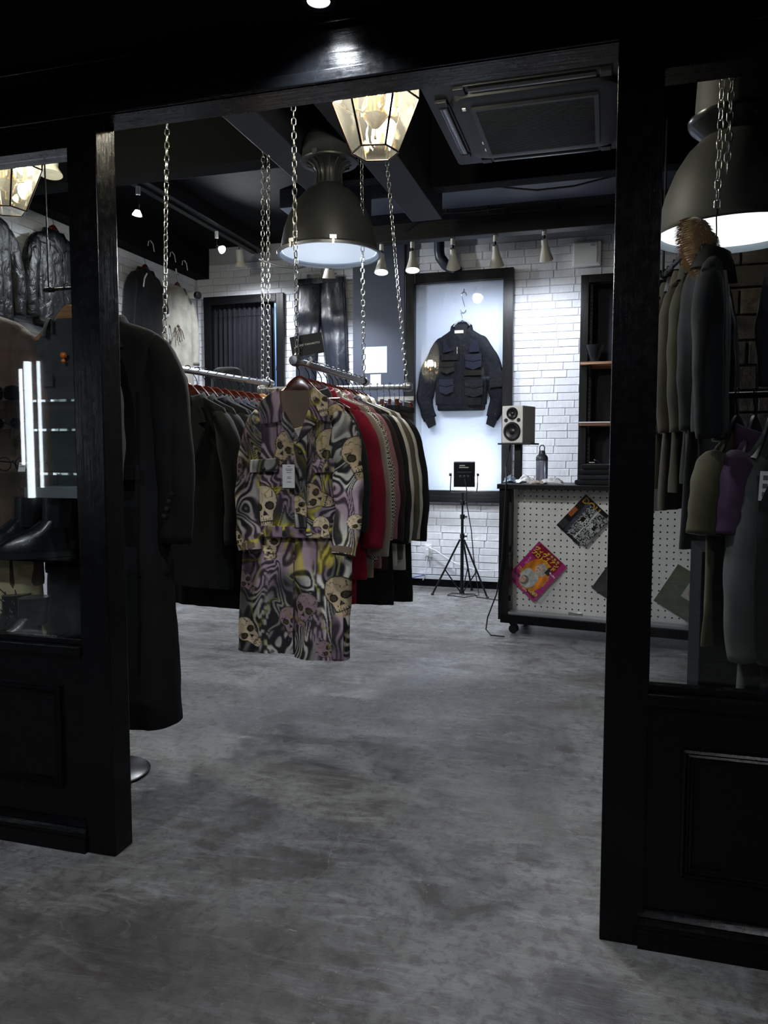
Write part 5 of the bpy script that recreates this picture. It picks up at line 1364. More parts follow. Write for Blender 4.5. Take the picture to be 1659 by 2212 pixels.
# ------------------------------------------------------------------ display counter, local x along its front
CO = Vector((-0.735, 5.50, 0)); CR = -math.radians(9.0)
CL, CD, CT = 1.50, 0.50, 1.09
ct = thing('display_counter', 'black wooden display counter with glazed pegboard front on casters', 'counter', CO, CR)
CM = Matrix.Translation(CO) @ Matrix.Rotation(CR, 4, 'Z')
CMI = CM.inverted()
def cpt(px, py, yl):
    """place on the counter's plane local y = yl seen at a photo point, in counter coordinates"""
    nrm = CM.to_3x3() @ Vector((0, 1, 0)); p0 = CM @ Vector((0, yl, 0))
    return CMI @ on_plane(px, py, p0, nrm)
ZB = 0.105
MB().span((-0.012, -0.02, CT - 0.035), (CL, CD, CT), bev=0.003).build('counter_top', M_framewoodh, ct)
MB().span((0.0, 0.0, ZB), (0.075, CD, CT - 0.036), bev=0.003).build('side_panel', M_framewood, ct)
MB().span((0.02, -0.012, ZB - 0.02), (CL, 0.40, ZB + 0.045), bev=0.004).build('plinth', M_blackh, ct)
MB().span((0.076, 0.0, ZB + 0.046), (CL, 0.10, ZB + 0.062)).build('door_track', mat('track_aluminium', srgb(170, 172, 176), 0.35, metal=0.8), ct)
MB().span((0.076, 0.20, ZB + 0.05), (CL, 0.24, CT - 0.036)).build('inner_back', M_black, ct)
M_peg = mat('pegboard', srgb(226, 224, 220), 0.55)
_n = NT(M_peg); _tc = _n.mapping((1 / 0.0445,) * 3)
_fr = _n.new('ShaderNodeVectorMath', operation='FRACTION'); _n.link(_tc, _fr.inputs[0])
_sp = _n.new('ShaderNodeSeparateXYZ'); _n.link(_fr.outputs[0], _sp.inputs[0])
_dx = _n.math('SUBTRACT', _sp.outputs[0], 0.5); _dz = _n.math('SUBTRACT', _sp.outputs[2], 0.5)
_d = _n.math('SQRT', _n.math('ADD', _n.math('MULTIPLY', _dx, _dx), _n.math('MULTIPLY', _dz, _dz)))
_n.color(_n.mix(_n.math('LESS_THAN', _d, 0.135), _n.ramp(_n.noise(_n.mapping(), 4, 4), [(0.3, srgb(206, 204, 201)), (0.7, srgb(230, 229, 226))]), srgb(12, 12, 13)))
MB().span((0.076, 0.115, ZB + 0.05), (CL, 0.122, CT - 0.036)).build('pegboard', M_peg, ct)
for a, b in ((0.078, 0.56), (0.555, 1.05), (1.045, CL)):
    MB().span((a, 0.026 if a in (0.078, 1.045) else 0.036, ZB + 0.063), (b, 0.031 if a in (0.078, 1.045) else 0.041, CT - 0.037)).build('glass_door', M_pane2, ct)
MB().box((0.555, 0.016, ZB + 0.085), (0.10, 0.014, 0.022), bev=0.003).build('door_lock', M_chrome, ct)
for z in (0.98, 0.62, 0.26):
    MB().box((0.082, 0.05, z), (0.012, 0.04, 0.04), bev=0.002).build('hinge', M_blkmetal, ct)
for x, y in ((0.10, 0.07), (0.10, 0.42), (1.40, 0.07), (1.40, 0.42)):
    c_ = MB().lathe([(0.0, 0.025), (0.028, 0.025), (0.033, 0.02), (0.033, -0.02), (0.028, -0.025), (0, -0.025)], n=18, rot=Matrix.Rotation(math.pi / 2, 3, 'X'), c=(x, y, 0.0335)).build('caster', M_blkplastic, ct, smooth=True)
    MB().box((x, y, 0.074), (0.05, 0.058, 0.022), bev=0.003).build('caster_fork', M_blkmetal, c_)
MB().cyl((0.08, 0.30, 1.05), (0.08, 0.30, 1.052), 0.01).build('cable_port', M_blkmetal, ct)

# magazines behind the glass: flat covers with real paper blocks
def cover_grid(w, h, fn, res=0.0022):
    nu, nv = int(w / res), int(h / res)
    u, v = np.meshgrid(np.linspace(-w / 2, w / 2, nu), np.linspace(h / 2, -h / 2, nv))
    V = np.stack([u, np.zeros_like(u), v], -1)
    return V, lin(np.clip(fn(u / w + 0.5, v / h + 0.5), 0, 255))
M_print = printed('magazine_print', 0.28, 0, 0.3)
M_paper = mat('paper_block', srgb(190, 188, 184), 0.8)
def magazine(name, label, px, py, yl, w, h, ang, fn, th=0.010, texts=(), backm=None):
    c = CM @ cpt(px, py, yl)
    t = thing(name, label, 'magazine', c, CR, 'magazines on the pegboard')
    R = Matrix.Rotation(-ang, 4, 'Y')
    V, col = cover_grid(w, h, fn)
    V = V @ np.array(R.to_3x3()).T
    V[..., 1] -= th / 2 + 0.0006
    grid_obj('cover', V, M_print, t, close_u=False, cols=col, smooth=False)
    MB().box((0, 0, 0), (w, th, h)).xf(R).build('pages', backm or M_paper, t)
    for (s, x, z, size, m, rot, bold) in texts:
        M = R @ Matrix.Translation(((x - 0.5) * w, -th / 2 - 0.0016, (z - 0.5) * h)) @ Matrix.Rotation(rot, 4, 'Y') @ Matrix.Rotation(math.pi / 2, 4, 'X')
        text_mesh(s, size, m, 'lettering', t, M, bold=bold)
    for xx in (-0.3, 0.3):
        p = R @ Vector((xx * w, -th * 0.2, -h / 2 - 0.004))
        MB().cyl((p.x, p.y - 0.012, p.z), (p.x, 0.02, p.z), 0.0035, n=8).build('peg', M_cream, t)
    return t
def pink_fn(u, v):
    rgb = np.zeros(u.shape + (3,)); rgb[:] = (172, 48, 118)
    rgb = np.where(((u > 0.08) & (u < 0.86) & (v > 0.70))[..., None], np.array([140, 30, 58.]) , rgb)
    for k in range(4): rgb = np.where((((u - 0.42 - 0.11 * k) / 0.035) ** 2 + ((v - 0.945) / 0.024) ** 2 < 1)[..., None], (198, 168, 110), rgb)
    rgb += (fbm(u * 6 + 3, v * 8 + 3, 4, 3)[..., None] - .5) * 20
    oval = ((u - 0.52) / 0.36) ** 2 + ((v - 0.42) / 0.38) ** 2 < 1
    org = np.array([214, 128, 38.])[None, None] * (0.62 + 0.7 * fbm(u * 7 + 2 * v, v * 5, 6, 3))[..., None]
    rgb = np.where(oval[..., None], org, rgb)
    hair = ((u - 0.56) / 0.17) ** 2 + ((v - 0.60) / 0.13) ** 2 < 1 + 0.5 * (fbm(u * 20, v * 20, 2, 2) - .5)
    rgb = np.where((hair & oval)[..., None], np.array([178, 174, 160.]) * (0.8 + .4 * fbm(u * 25, v * 25, 9, 2))[..., None], rgb)
    hat = (np.abs(u - 0.74) < 0.07) & (np.abs(v - 0.70) < 0.10)
    rgb = np.where((hat & oval)[..., None], (42, 44, 46), rgb)
    dress = (((u - 0.46) / 0.24) ** 2 + ((v - 0.30) / 0.22) ** 2 < 1) & (v < 0.47)
    rgb = np.where((dress & oval)[..., None], np.array([186, 188, 186.]) * (0.78 + 0.4 * fbm(u * 14, v * 14, 12, 3))[..., None], rgb)
    face = ((u - 0.50) / 0.082) ** 2 + ((v - 0.57) / 0.085) ** 2 < 1
    rgb = np.where(face[..., None], (212, 182, 162), rgb)
    for ex in (0.468, 0.532): rgb = np.where(((((u - ex) / 0.018) ** 2 + ((v - 0.585) / 0.010) ** 2) < 1)[..., None], (60, 46, 44), rgb)
    rgb = np.where(((((u - 0.5) / 0.022) ** 2 + ((v - 0.527) / 0.008) ** 2) < 1)[..., None], (170, 70, 76), rgb)
    child = ((u - 0.40) / 0.125) ** 2 + ((v - 0.205) / 0.10) ** 2 < 1
    rgb = np.where(child[..., None], (112, 112, 108), rgb)
    cf = ((u - 0.36) / 0.085) ** 2 + ((v - 0.195) / 0.072) ** 2 < 1
    rgb = np.where(cf[..., None], (206, 168, 146), rgb)
    for ex in (0.33, 0.39): rgb = np.where(((((u - ex) / 0.014) ** 2 + ((v - 0.21) / 0.009) ** 2) < 1)[..., None], (60, 46, 44), rgb)
    for (a, b, c, d) in ((0.06, 0.26, 0.16, 0.22), (0.06, 0.30, 0.03, 0.06), (0.62, 0.94, 0.045, 0.10)):
        rgb = np.where(((u > a) & (u < b) & (v > c) & (v < d))[..., None], (104, 18, 62), rgb)
    def marks(a, b, c, d, col, seed):
        m = (u > a) & (u < b) & (v > c) & (v < d) & (vnoise(u * 60, v * 70, seed) > 0.48)
        return np.where(m[..., None], col, rgb)
    rgb = marks(0.05, 0.24, 0.28, 0.36, (196, 160, 60), 2); rgb = marks(0.68, 0.95, 0.09, 0.17, (206, 190, 50), 5)
    rgb = marks(0.10, 0.16, 0.46, 0.66, (206, 130, 160), 7); rgb = marks(0.86, 0.90, 0.36, 0.56, (206, 130, 90), 8)
    rgb = marks(0.76, 0.97, 0.655, 0.69, (220, 206, 214), 9); rgb = marks(0.52, 0.66, 0.05, 0.07, (220, 206, 214), 11)
    return rgb
M_yel = mat('yellow_print', srgb(222, 206, 40), 0.4); M_redp = mat('red_print', srgb(190, 40, 50), 0.4); M_gold = mat('gold_print', srgb(168, 128, 48), 0.4); M_wprint = mat('white_print', srgb(212, 212, 212), 0.5); M_bprint = mat('black_print', srgb(12, 12, 13), 0.5)
AG = math.radians(-41)
MW, MH = 0.268, 0.358
magazine('pink_magazine', 'bright pink magazine with yellow lettering tilted on the pegboard', 1159, 1235, 0.106, MW, MH, AG, pink_fn, 0.012,
    (('ヴィヴィアン', 0.44, 0.865, 0.036, M_yel, 0, 0.0012), ('プロトウッド', 0.44, 0.765, 0.036, M_yel, 0, 0.0012)))
def doll_fn(u, v):
    rgb = np.zeros(u.shape + (3,)); rgb[:] = (26, 26, 28)
    rgb = np.where(((u < 0.16) & (v > 0.38) & (v < 0.62))[..., None], (150, 84, 44), rgb)
    ln = (u < 0.24) & (v < 0.26) & (v > 0.04) & ((v * 60) % 1 < 0.5)
    return np.where(ln[..., None], (74, 74, 76), rgb)
magazine('black_magazine', 'black magazine with gold DOLL title half hidden behind another', 1258, 1124, 0.108, 0.215, 0.30, AG - 0.02, doll_fn, 0.008, (('DOLL', 0.42, 0.885, 0.062, M_gold, 0, 0.002),))
def punk_fn(u, v):
    a = vnoise(u * 34, v * 42, 3); b = vnoise(np.floor(u * 9) * 3.1, np.floor(v * 12) * 2.7, 8)
    g = np.where((a > 0.5) ^ (b > 0.55), 196, 18) * (0.6 + .5 * fbm(u * 60, v * 60, 4, 2))
    rgb = np.repeat(g[..., None], 3, 2)
    rgb = np.where((u < 0.14)[..., None], np.array([58, 62, 72.]) * (0.5 + fbm(u * 40, v * 40, 2, 2))[..., None], rgb)
    rgb = np.where(((np.abs(u - 0.50 - (v - .5) * .06) < 0.022))[..., None], (214, 214, 212), rgb)
    return np.where(((u > 0.2) & (u < 0.86) & (v > 0.42) & (v < 0.64))[..., None], (14, 14, 15), rgb)
magazine('punk_magazine', 'black and white collage magazine overlapping the black one', 1266, 1134, 0.094, 0.190, 0.245, AG + 0.03, punk_fn, 0.008, (('PUNK', 0.55, 0.615, 0.027, M_wprint, 0, 0.0012), ('FLYER', 0.55, 0.535, 0.027, M_wprint, 0, 0.0012), ('ARCHIVES', 0.55, 0.455, 0.027, M_wprint, 0, 0.0012)))
def dark_fn(u, v):
    rgb = np.zeros(u.shape + (3,)); rgb[:] = (30, 28, 30)
    return np.where(((u - .55) ** 2 + (v - .8) ** 2 < .03)[..., None], (190, 150, 130), rgb)
magazine('dark_magazine', 'dark magazine half hidden by the right door post', 1330, 1258, 0.106, 0.22, 0.26, math.radians(-33), dark_fn, 0.010)
def green_fn(u, v):
    rgb = np.zeros(u.shape + (3,)); rgb[:] = (84, 92, 72)
    rgb = rgb + (fbm(u * 6, v * 6, 3, 3)[..., None] - .5) * 26
    inn = (np.abs(u - .62) < .2) & (np.abs(v - .62) < .2)
    rgb = np.where(inn[..., None], (176, 172, 164), rgb)
    return np.where(((((u - .64) / .14) ** 2 + ((v - .60) / .12) ** 2) < 1)[..., None], (176, 128, 112), rgb)
magazine('green_record_sleeve', 'olive green record sleeve tilted on the pegboard behind right window', 1482, 1285, 0.106, 0.30, 0.30, math.radians(-30), green_fn, 0.006)
magazine('grey_magazine', 'thin magazine peeking out beneath the pink one', 1168, 1256, 0.1165, 0.20, 0.27, AG + 0.10, lambda u, v: np.repeat((150 + 60 * ((v * 30) % 1 > .5))[..., None], 3, 2), 0.006)

# ------------------------------------------------------------------ things on the counter
sp = cpt(1119, 1040, 0.36); sp = CM @ Vector((sp.x, 0.36, CT))
ss = thing('speaker_stand', 'black post stand with square plate under the white speaker', 'stand', sp, CR)
MB().box((0, 0, 0.005), (0.14, 0.14, 0.008)).build('base_plate', M_blkmetal, ss)
MB().box((0, 0, 0.147), (0.05, 0.05, 0.274)).build('post', M_blkmetal, ss)
MB().box((0.0, 0, 0.290), (0.255, 0.24, 0.012), bev=0.003).build('top_plate', M_blkmetal, ss)
spk = thing('speaker', 'white studio loudspeaker with black cones on the counter stand', 'speaker', sp + Vector((0, 0, 0.2965)), CR - math.radians(12))
SW, SD, SH = 0.170, 0.21, 0.275
MB().box((0, 0, SH / 2), (SW, SD, SH), bev=0.006).build('cabinet', mat('speaker_white', srgb(214, 212, 206), 0.4), spk)
RX = Matrix.Rotation(math.pi / 2, 3, 'X')
yf = -SD / 2
def driver(name, z, R, deep):
    o = MB().lathe([(R, -0.002), (R, 0.007), (R * 0.95, 0.010), (R * 0.86, 0.009), (R * 0.80, 0.0065), (R * 0.36, 0.0015), (R * 0.33, 0.003), (R * 0.2, 0.006), (0, 0.007)], n=32, rot=RX, c=(0.0, yf - 0.001, z)).build(name, mat('driver_black', srgb(17, 17, 19), 0.35), spk, smooth=True)
    MB().lathe([(R * 0.90, 0.0095), (R * 0.82, 0.0125), (R * 0.72, 0.006)], n=32, rot=RX, c=(0.0, yf - 0.001, z)).build('surround', M_rubber, o, smooth=True)
driver('woofer', 0.085, 0.070, 0.02); driver('tweeter', 0.218, 0.046, 0.012)
for s in (-1, 1): MB().lathe([(0, 0.0), (0.013, 0.0005), (0.015, 0.001), (0.016, -0.002)], n=18, rot=RX, c=(s * 0.052, yf - 0.0008, 0.168)).build('port', M_blkplastic, spk)
MB().box((0.0, yf - 0.001, 0.165), (0.022, 0.001, 0.005)).build('badge', mat('badge_grey', srgb(120, 120, 120), .4), spk)
bt = CM @ Vector((cpt(1170, 1036, 0.22).x, 0.22, CT))
b_ = thing('water_bottle', 'smoky clear water bottle with grey loop cap on the counter', 'bottle', bt)
MB().lathe([(0, 0.002), (0.040, 0.002), (0.043, 0.008), (0.043, 0.16), (0.041, 0.166)], n=28).build('bottle_body', mat('smoked_bottle', srgb(148, 148, 164), 0.12, trans=0.55), b_, smooth=True)
MB().lathe([(0.043, 0.166), (0.044, 0.172), (0.043, 0.190), (0.034, 0.205), (0.024, 0.212), (0.022, 0.235), (0.020, 0.24), (0, 0.24)], n=28).build('cap', mat('cap_grey', srgb(58, 60, 66), 0.4), b_, smooth=True)
MB().tube([(-0.016, 0, 0.238), (-0.018, 0, 0.262), (-0.008, 0, 0.278), (0.008, 0, 0.278), (0.018, 0, 0.262), (0.016, 0, 0.238)], 0.004, n=8).build('loop_handle', mat('cap_grey', srgb(58, 60, 66), 0.4), b_, smooth=True)
# crumpled paper and cloth scraps
def crumple(px, w, d, h, m, label, seed, name='crumpled_paper', yl=0.14):
    c = CM @ Vector((cpt(px, 1034, yl).x, yl, CT))
    n = 26; u, v = np.meshgrid(np.linspace(-1, 1, n), np.linspace(-1, 1, n))
    hh = h * np.clip(1 - (u ** 2 + v ** 2) * 0.75, 0, 1) * (0.35 + 1.3 * fbm(u * 3 + seed * 5 + 20, v * 3 + 20, seed, 4)) + 0.003 + 0.006 * fbm(u * 5 + 40, v * 5 + 40, seed + 3, 2)
    jx = (fbm(u * 3 + 9 + seed, v * 3 + 9, seed + 7, 2) - .5) * 0.5; jy = (fbm(u * 3 + 29 + seed, v * 3 + 9, seed + 8, 2) - .5) * 0.5
    V = np.stack([(u + jx) * w / 2, (v + jy) * d / 2, hh], -1)
    o = grid_obj(name, V, m, None, close_u=False); o.location = c
    md = o.modifiers.new('thickness', 'SOLIDIFY'); md.thickness = 0.002; md.offset = -1
    return tag(o, label, 'paper')
crumple(1135, 0.13, 0.10, 0.045, M_white, 'crumpled white tissue paper beside the water bottle', 3)
crumple(1192, 0.16, 0.10, 0.035, M_white, 'crumpled white cloth to the right of the water bottle', 5, 'crumpled_cloth')
crumple(1160, 0.10, 0.06, 0.02, mat('scrap_beige', srgb(180, 168, 156), .8), 'beige paper scraps in front of the water bottle', 7, 'paper_scraps', 0.06)
crumple(1102, 0.09, 0.09, 0.04, mat('wrap_blue', srgb(150, 168, 190), .5), 'pale blue plastic wrap behind the speaker stand', 9, 'plastic_wrap', 0.30)
# stack of folded black clothes
for i in range(4):
    c = CM @ Vector((cpt(1295, 1030, 0.16).x + 0.012 * (i % 2), 0.17, CT + 0.001 + i * 0.036))
    nx = 24
    prof = []
    bm_ = MB().box((0, 0, 0.0172), (0.30 - 0.012 * i, 0.24, 0.034), bev=0.015)
    o = bm_.build('folded_garment', C_blk if i != 1 else C_char, None, smooth=True); o.location = c; o.rotation_euler = (0, 0, CR + 0.05 * (i - 1))
    tag(o, f'folded black garment on the counter, {["lowest", "second from the bottom", "third from the bottom", "topmost"][i]} of its stack', 'clothing', 'folded clothes stack')
kc = CM @ Vector((cpt(1290, 1000, 0.14).x, 0.13, CT + 0.149))
k_ = thing('key_chain', 'silver key ring with tag lying on the folded clothes', 'keys', kc, 0.3)
MB().tube([(0.018 * math.cos(a), 0.018 * math.sin(a) * 0.6, 0.004 + 0.02 * abs(math.sin(a / 2))) for a in np.linspace(0, 2 * math.pi, 15)[:-1]], 0.003, n=6, closed_path=True, ref=(0, 0, 1)).build('ring', M_chrome, k_, smooth=True)
MB().box((-0.035, 0, 0.006), (0.035, 0.016, 0.006), bev=0.002).build('tag', M_white, k_)
o = MB().tube([sp + Vector((-0.06, 0.02, 0.30)), sp + Vector((-0.09, -0.05, 0.12)), CM @ Vector((0.06, -0.032, 1.12)), CM @ Vector((0.05, -0.030, 0.9)), CM @ Vector((0.035, -0.03, 0.55)), CM @ Vector((0.0, -0.035, 0.3)), CM @ Vector((-0.065, -0.04, 0.12)), CM @ Vector((-0.07, -0.06, 0.035)), CM @ Vector((-0.02, -0.10, 0.007)), CM @ Vector((0.08, -0.10, 0.007))], 0.005, n=6).build('speaker_cable', M_rubber, None, smooth=True)
tag(o, 'black cable hanging down the front of the counter to the floor', 'cable')

# ------------------------------------------------------------------ LED panel on a tripod
TP = Vector((-1.262, 6.93, 0))
tr = thing('tripod', 'black light tripod standing before the framed jacket', 'tripod', TP)
MB().cyl((0, 0, 0.02), (0, 0, 0.56), 0.016, n=14).build('lower_tube', M_blkmetal, tr, smooth=True)
MB().cyl((0, 0, 0.56), (0, 0, 0.74), 0.013, n=12).build('middle_tube', M_blkmetal, tr, smooth=True)
MB().cyl((0, 0, 0.74), (0, 0, 0.945), 0.009, n=12).build('upper_tube', M_blkmetal, tr, smooth=True)
for z in (0.55, 0.73, 0.86):
    c_ = MB().cyl((0, 0, z - 0.02), (0, 0, z + 0.02), 0.022, n=14).build('collar', M_blkplastic, tr, smooth=True)
    MB().cyl((0.02, 0, z), (0.045, 0, z), 0.009, n=10).build('knob', M_blkplastic, c_, smooth=True)
for a in (math.radians(195), math.radians(-22), math.radians(80)):
    d = Vector((math.cos(a), math.sin(a), 0))
    MB().cyl(d * 0.02 + Vector((0, 0, 0.52)), d * 0.27 + Vector((0, 0, 0.012)), 0.009, n=10).build('leg', M_blkmetal, tr, smooth=True)
    MB().cyl(d * 0.018 + Vector((0, 0, 0.035)), d * 0.158 + Vector((0, 0, 0.24)), 0.006, n=8).build('brace', M_blkmetal, tr, smooth=True)
    MB().lathe([(0, 0), (.014, 0), (.014, .014), (.008, .02)], n=10, c=d * 0.272).build('rubber_foot', M_rubber, tr)
MB().cyl((0, 0, 0.02), (0, 0, 0.05), 0.024, n=14).build('brace_hub', M_blkplastic, tr, smooth=True)
lp = thing('led_panel', 'black LED panel lamp seen from behind on the tripod', 'lamp', TP + Vector((0, 0, 0.945)), math.radians(10))
TI = Matrix.Translation((0.015, 0, 0.175)) @ Matrix.Rotation(math.radians(14), 4, 'X')
MB().box((0, 0, 0), (0.195, 0.04, 0.235), bev=0.006).xf(TI).build('panel', M_blkplastic, lp)
MB().box((0, -0.028, -0.02), (0.13, 0.02, 0.10), bev=0.004).xf(TI).build('control_box', M_blkplastic, lp)
for k in range(3): MB().lathe([(0, .010), (.010, .009), (.012, 0)], n=12, rot=RX, c=(-0.035 + 0.035 * k, -0.038, -0.01)).xf(TI).build('dial', mat('dial_grey', srgb(60, 62, 66), .4), lp, smooth=True)
MB().box((-0.02, -0.0205, 0.088), (0.05, 0.001, 0.010)).xf(TI).build('print_line', M_wprint, lp)
MB().box((-0.005, -0.0205, 0.070), (0.085, 0.001, 0.009)).xf(TI).build('print_line', M_wprint, lp)
MB().box((0, 0.0215, 0), (0.175, 0.003, 0.215)).xf(TI).build('diffuser', mat('led_glow', (1, 1, 1, 1), .5, emit=(.9, .95, 1), estr=8.0), lp)
lw_ = lp.matrix_basis @ TI
_l = add_light('AREA', lw_ @ Vector((0, 0.03, 0)), 1.6, (0.88, 0.94, 1.0), 0.19, lw_ @ Vector((0, 1.03, 0)), name='led_panel_light')
MB().tube([(-0.106, 0, 0.17), (-0.112, 0, 0.06), (-0.112, 0, 0.012), (-0.10, 0, 0.004), (0.11, 0, 0.004), (0.128, 0, 0.012), (0.134, 0, 0.06), (0.136, 0, 0.17)], 0.005, 0.009, n=8).build('yoke', M_blkmetal, lp, smooth=True)
for x in (-0.112, 0.138): MB().cyl((x - 0.012, 0, 0.172), (x + 0.012, 0, 0.172), 0.014, n=12).build('yoke_knob', M_blkplastic, lp, smooth=True)
o = MB().tube([TP + Vector((0.03, -0.06, 1.08)), TP + Vector((0.05, -0.07, 0.98)), TP + Vector((0.045, -0.04, 0.86)), TP + Vector((0.09, -0.03, 0.6)), TP + Vector((0.11, -0.03, 0.38)), TP + Vector((0.14, -0.02, 0.15)), TP + Vector((0.17, -0.06, 0.02)), TP + Vector((0.05, -0.14, 0.008)), TP + Vector((-0.12, -0.08, 0.008)), TP + Vector((-0.10, 0.04, 0.008)), TP + Vector((0.12, 0.03, 0.008)), TP + Vector((0.16, -0.10, 0.008)), TP + Vector((0.30, -0.16, 0.008)), TP + Vector((0.45, -0.22, 0.008))], 0.0045, n=6).build('lamp_cable', M_rubber, None, smooth=True)
tag(o, 'black cable hanging from the LED panel and coiled under the tripod', 'cable')
# ------------------------------------------------------------------ black suit on a stand just inside the left post
SX, SY = -1.885, 2.58
C_suit = cloth('suit_wool_black', (13, 13, 14), 0.85, bump=0.3, sheen=0.0)
sj = jacket('suit_coat', 'black tailored suit coat on a stand right behind the left post', 'coat', (SX, SY, 1.939), math.radians(8), C_suit, 0.235, 0.98, 0.085, 0.262, 0.80, 0.055, (0.085, 0.078, 0.068), 'lapel', 101, 0.010, nrows=60)
fo = MB().box((0.12, -0.105, -0.088 - 0.62), (0.13, 0.006, 0.055), bev=0.002).build('pocket_flap', C_suit, sj)
for k in range(4):
    MB().lathe([(0, .004), (.009, .003), (.010, 0)], n=12, rot=RX, c=(0.300 - 0.010 * k, -0.078, -0.088 - 0.70 - 0.028 * k)).build('cuff_button', M_blkplastic, sj)
st_ = thing('suit_trousers', 'black wide trousers below the suit coat reaching near the floor', 'trousers', (SX, SY + 0.01, 1.905), math.radians(8))
for s, zb in ((-1, -1.83), (1, -1.66)):
    V = body_grid([(-0.86, 0.12, 0.09), (-1.0, 0.135, 0.10), (-1.5, 0.145, 0.12), (zb, 0.15, 0.13)], 50, 40, 0.016, 3, 7 + s, 0.85)
    V[..., 0] += np.interp(V[..., 2], [-1.85, -0.86], [s * 0.135, s * 0.115])
    grid_obj('leg', V, C_suit, st_)
ms = thing('mannequin_stand', 'round black base and pole under the black suit', 'mannequin', (SX - 0.05, SY + 0.03, 0))
MB().lathe([(0, 0.016), (0.04, 0.016), (0.155, 0.010), (0.165, 0.006), (0.165, 0.0), (0, 0.0)], n=40).build('base_plate', mat('base_dark_chrome', srgb(24, 25, 27), 0.25, metal=0.6), ms, smooth=True)
MB().cyl((0, 0, 0.014), (0, 0, 1.0), 0.014).build('pole', M_blkmetal, ms, smooth=True)
V = body_grid([(1.84, 0.055, 0.05), (1.80, 0.07, 0.055), (1.74, 0.17, 0.06), (1.5, 0.19, 0.07), (1.1, 0.15, 0.06), (1.0, 0.16, 0.065)], 24, 28, 0.0, 4, 5); grid_obj('torso', V, M_blkplastic, ms, caps=True)
MB().cyl((0, 0, 1.83), (0, 0, 1.93), 0.045, 0.042, n=20).build('neck', M_blkplastic, ms, smooth=True)

# ------------------------------------------------------------------ left shop window
pf = MB().span((-3.3, 2.17, 0), (-1.96, 2.44, 0.575), bev=0.004).build('window_platform', M_blackh)
tag(pf, 'black display platform behind the left shop window', 'platform')
C_brn = cloth('knit_brown', (88, 70, 60), 0.95, 0.45, 260, 0.35, 0.9)
_n = NT(C_brn)
sw_ = jacket('brown_sweater', 'fuzzy brown knit pullover on a form behind the left window', 'pullover', (-2.335, 2.40, 1.959), 0.12, C_brn, 0.225, 1.04, 0.09, 0.25, 0.86, 0.03, (0.085, 0.08, 0.07), 'none', 201, 0.010, nrows=60)
C_crm = cloth('cotton_cream', (205, 192, 150), 0.8)
ct_ = thing('cream_trousers', 'cream trousers below the brown pullover in left window', 'trousers', (-2.335, 2.40, 0.578), 0.12)
for s in (-1, 1):
    V = body_grid([(0.35, 0.12, 0.09), (0.15, 0.125, 0.085), (0.0, 0.13, 0.08)], 24, 32, 0.012, 4, 15 + s); V[..., 0] += s * 0.12
    grid_obj('leg', V, C_crm, ct_, caps=True)
dj = jacket('denim_jacket', 'charcoal jacket with an orange brooch behind left window', 'jacket', (-1.935, 2.45, 1.915), 0.05, cloth('charcoal_grey', (66, 68, 70)), 0.150, 0.62, 0.022, 0.175, 0.55, 0.03, (.05, .045, .04), 'shirt', 205, 0.008, nrows=40)
MB().box((-0.095, -0.036, -0.34), (0.09, 0.004, 0.045), bev=0.002).build('pocket_flap', MATS['charcoal_grey'], dj)
o = MB().lathe([(0, -.012), (.012, -.006), (.010, 0.004), (0, .008)], n=12, rot=RX, c=(0, 0, 0)).lathe([(0, -.02), (.008, -.012), (.006, -0.004), (0, 0)], n=12, c=(0, 0, -0.012)).build('brooch', mat('brooch_orange', srgb(226, 120, 50), 0.3), None, smooth=True)
o.location = at(136, 767, y=2.405); tag(o, 'small orange brooch pinned on the charcoal jacket', 'brooch')
hanger((-1.935, 2.45, 1.915), 0.05, 'pale wooden hanger inside the charcoal jacket in left window', 'pale', sx=0.82)
wr_ = pipe_rail((-2.03, 2.45, 1.915), (-1.83, 2.45, 1.915), 'short black rail behind the left window', r=0.006, name='window_rail')
for c_ in wr_.children: c_.data.materials[0] = M_blkmetal
for xx in (-2.02, -1.84): MB().cyl((xx, 2.45, 1.92), (xx, 2.45, 3.45), 0.003, n=6).build('drop_wire', M_blkmetal, wr_, world=True)
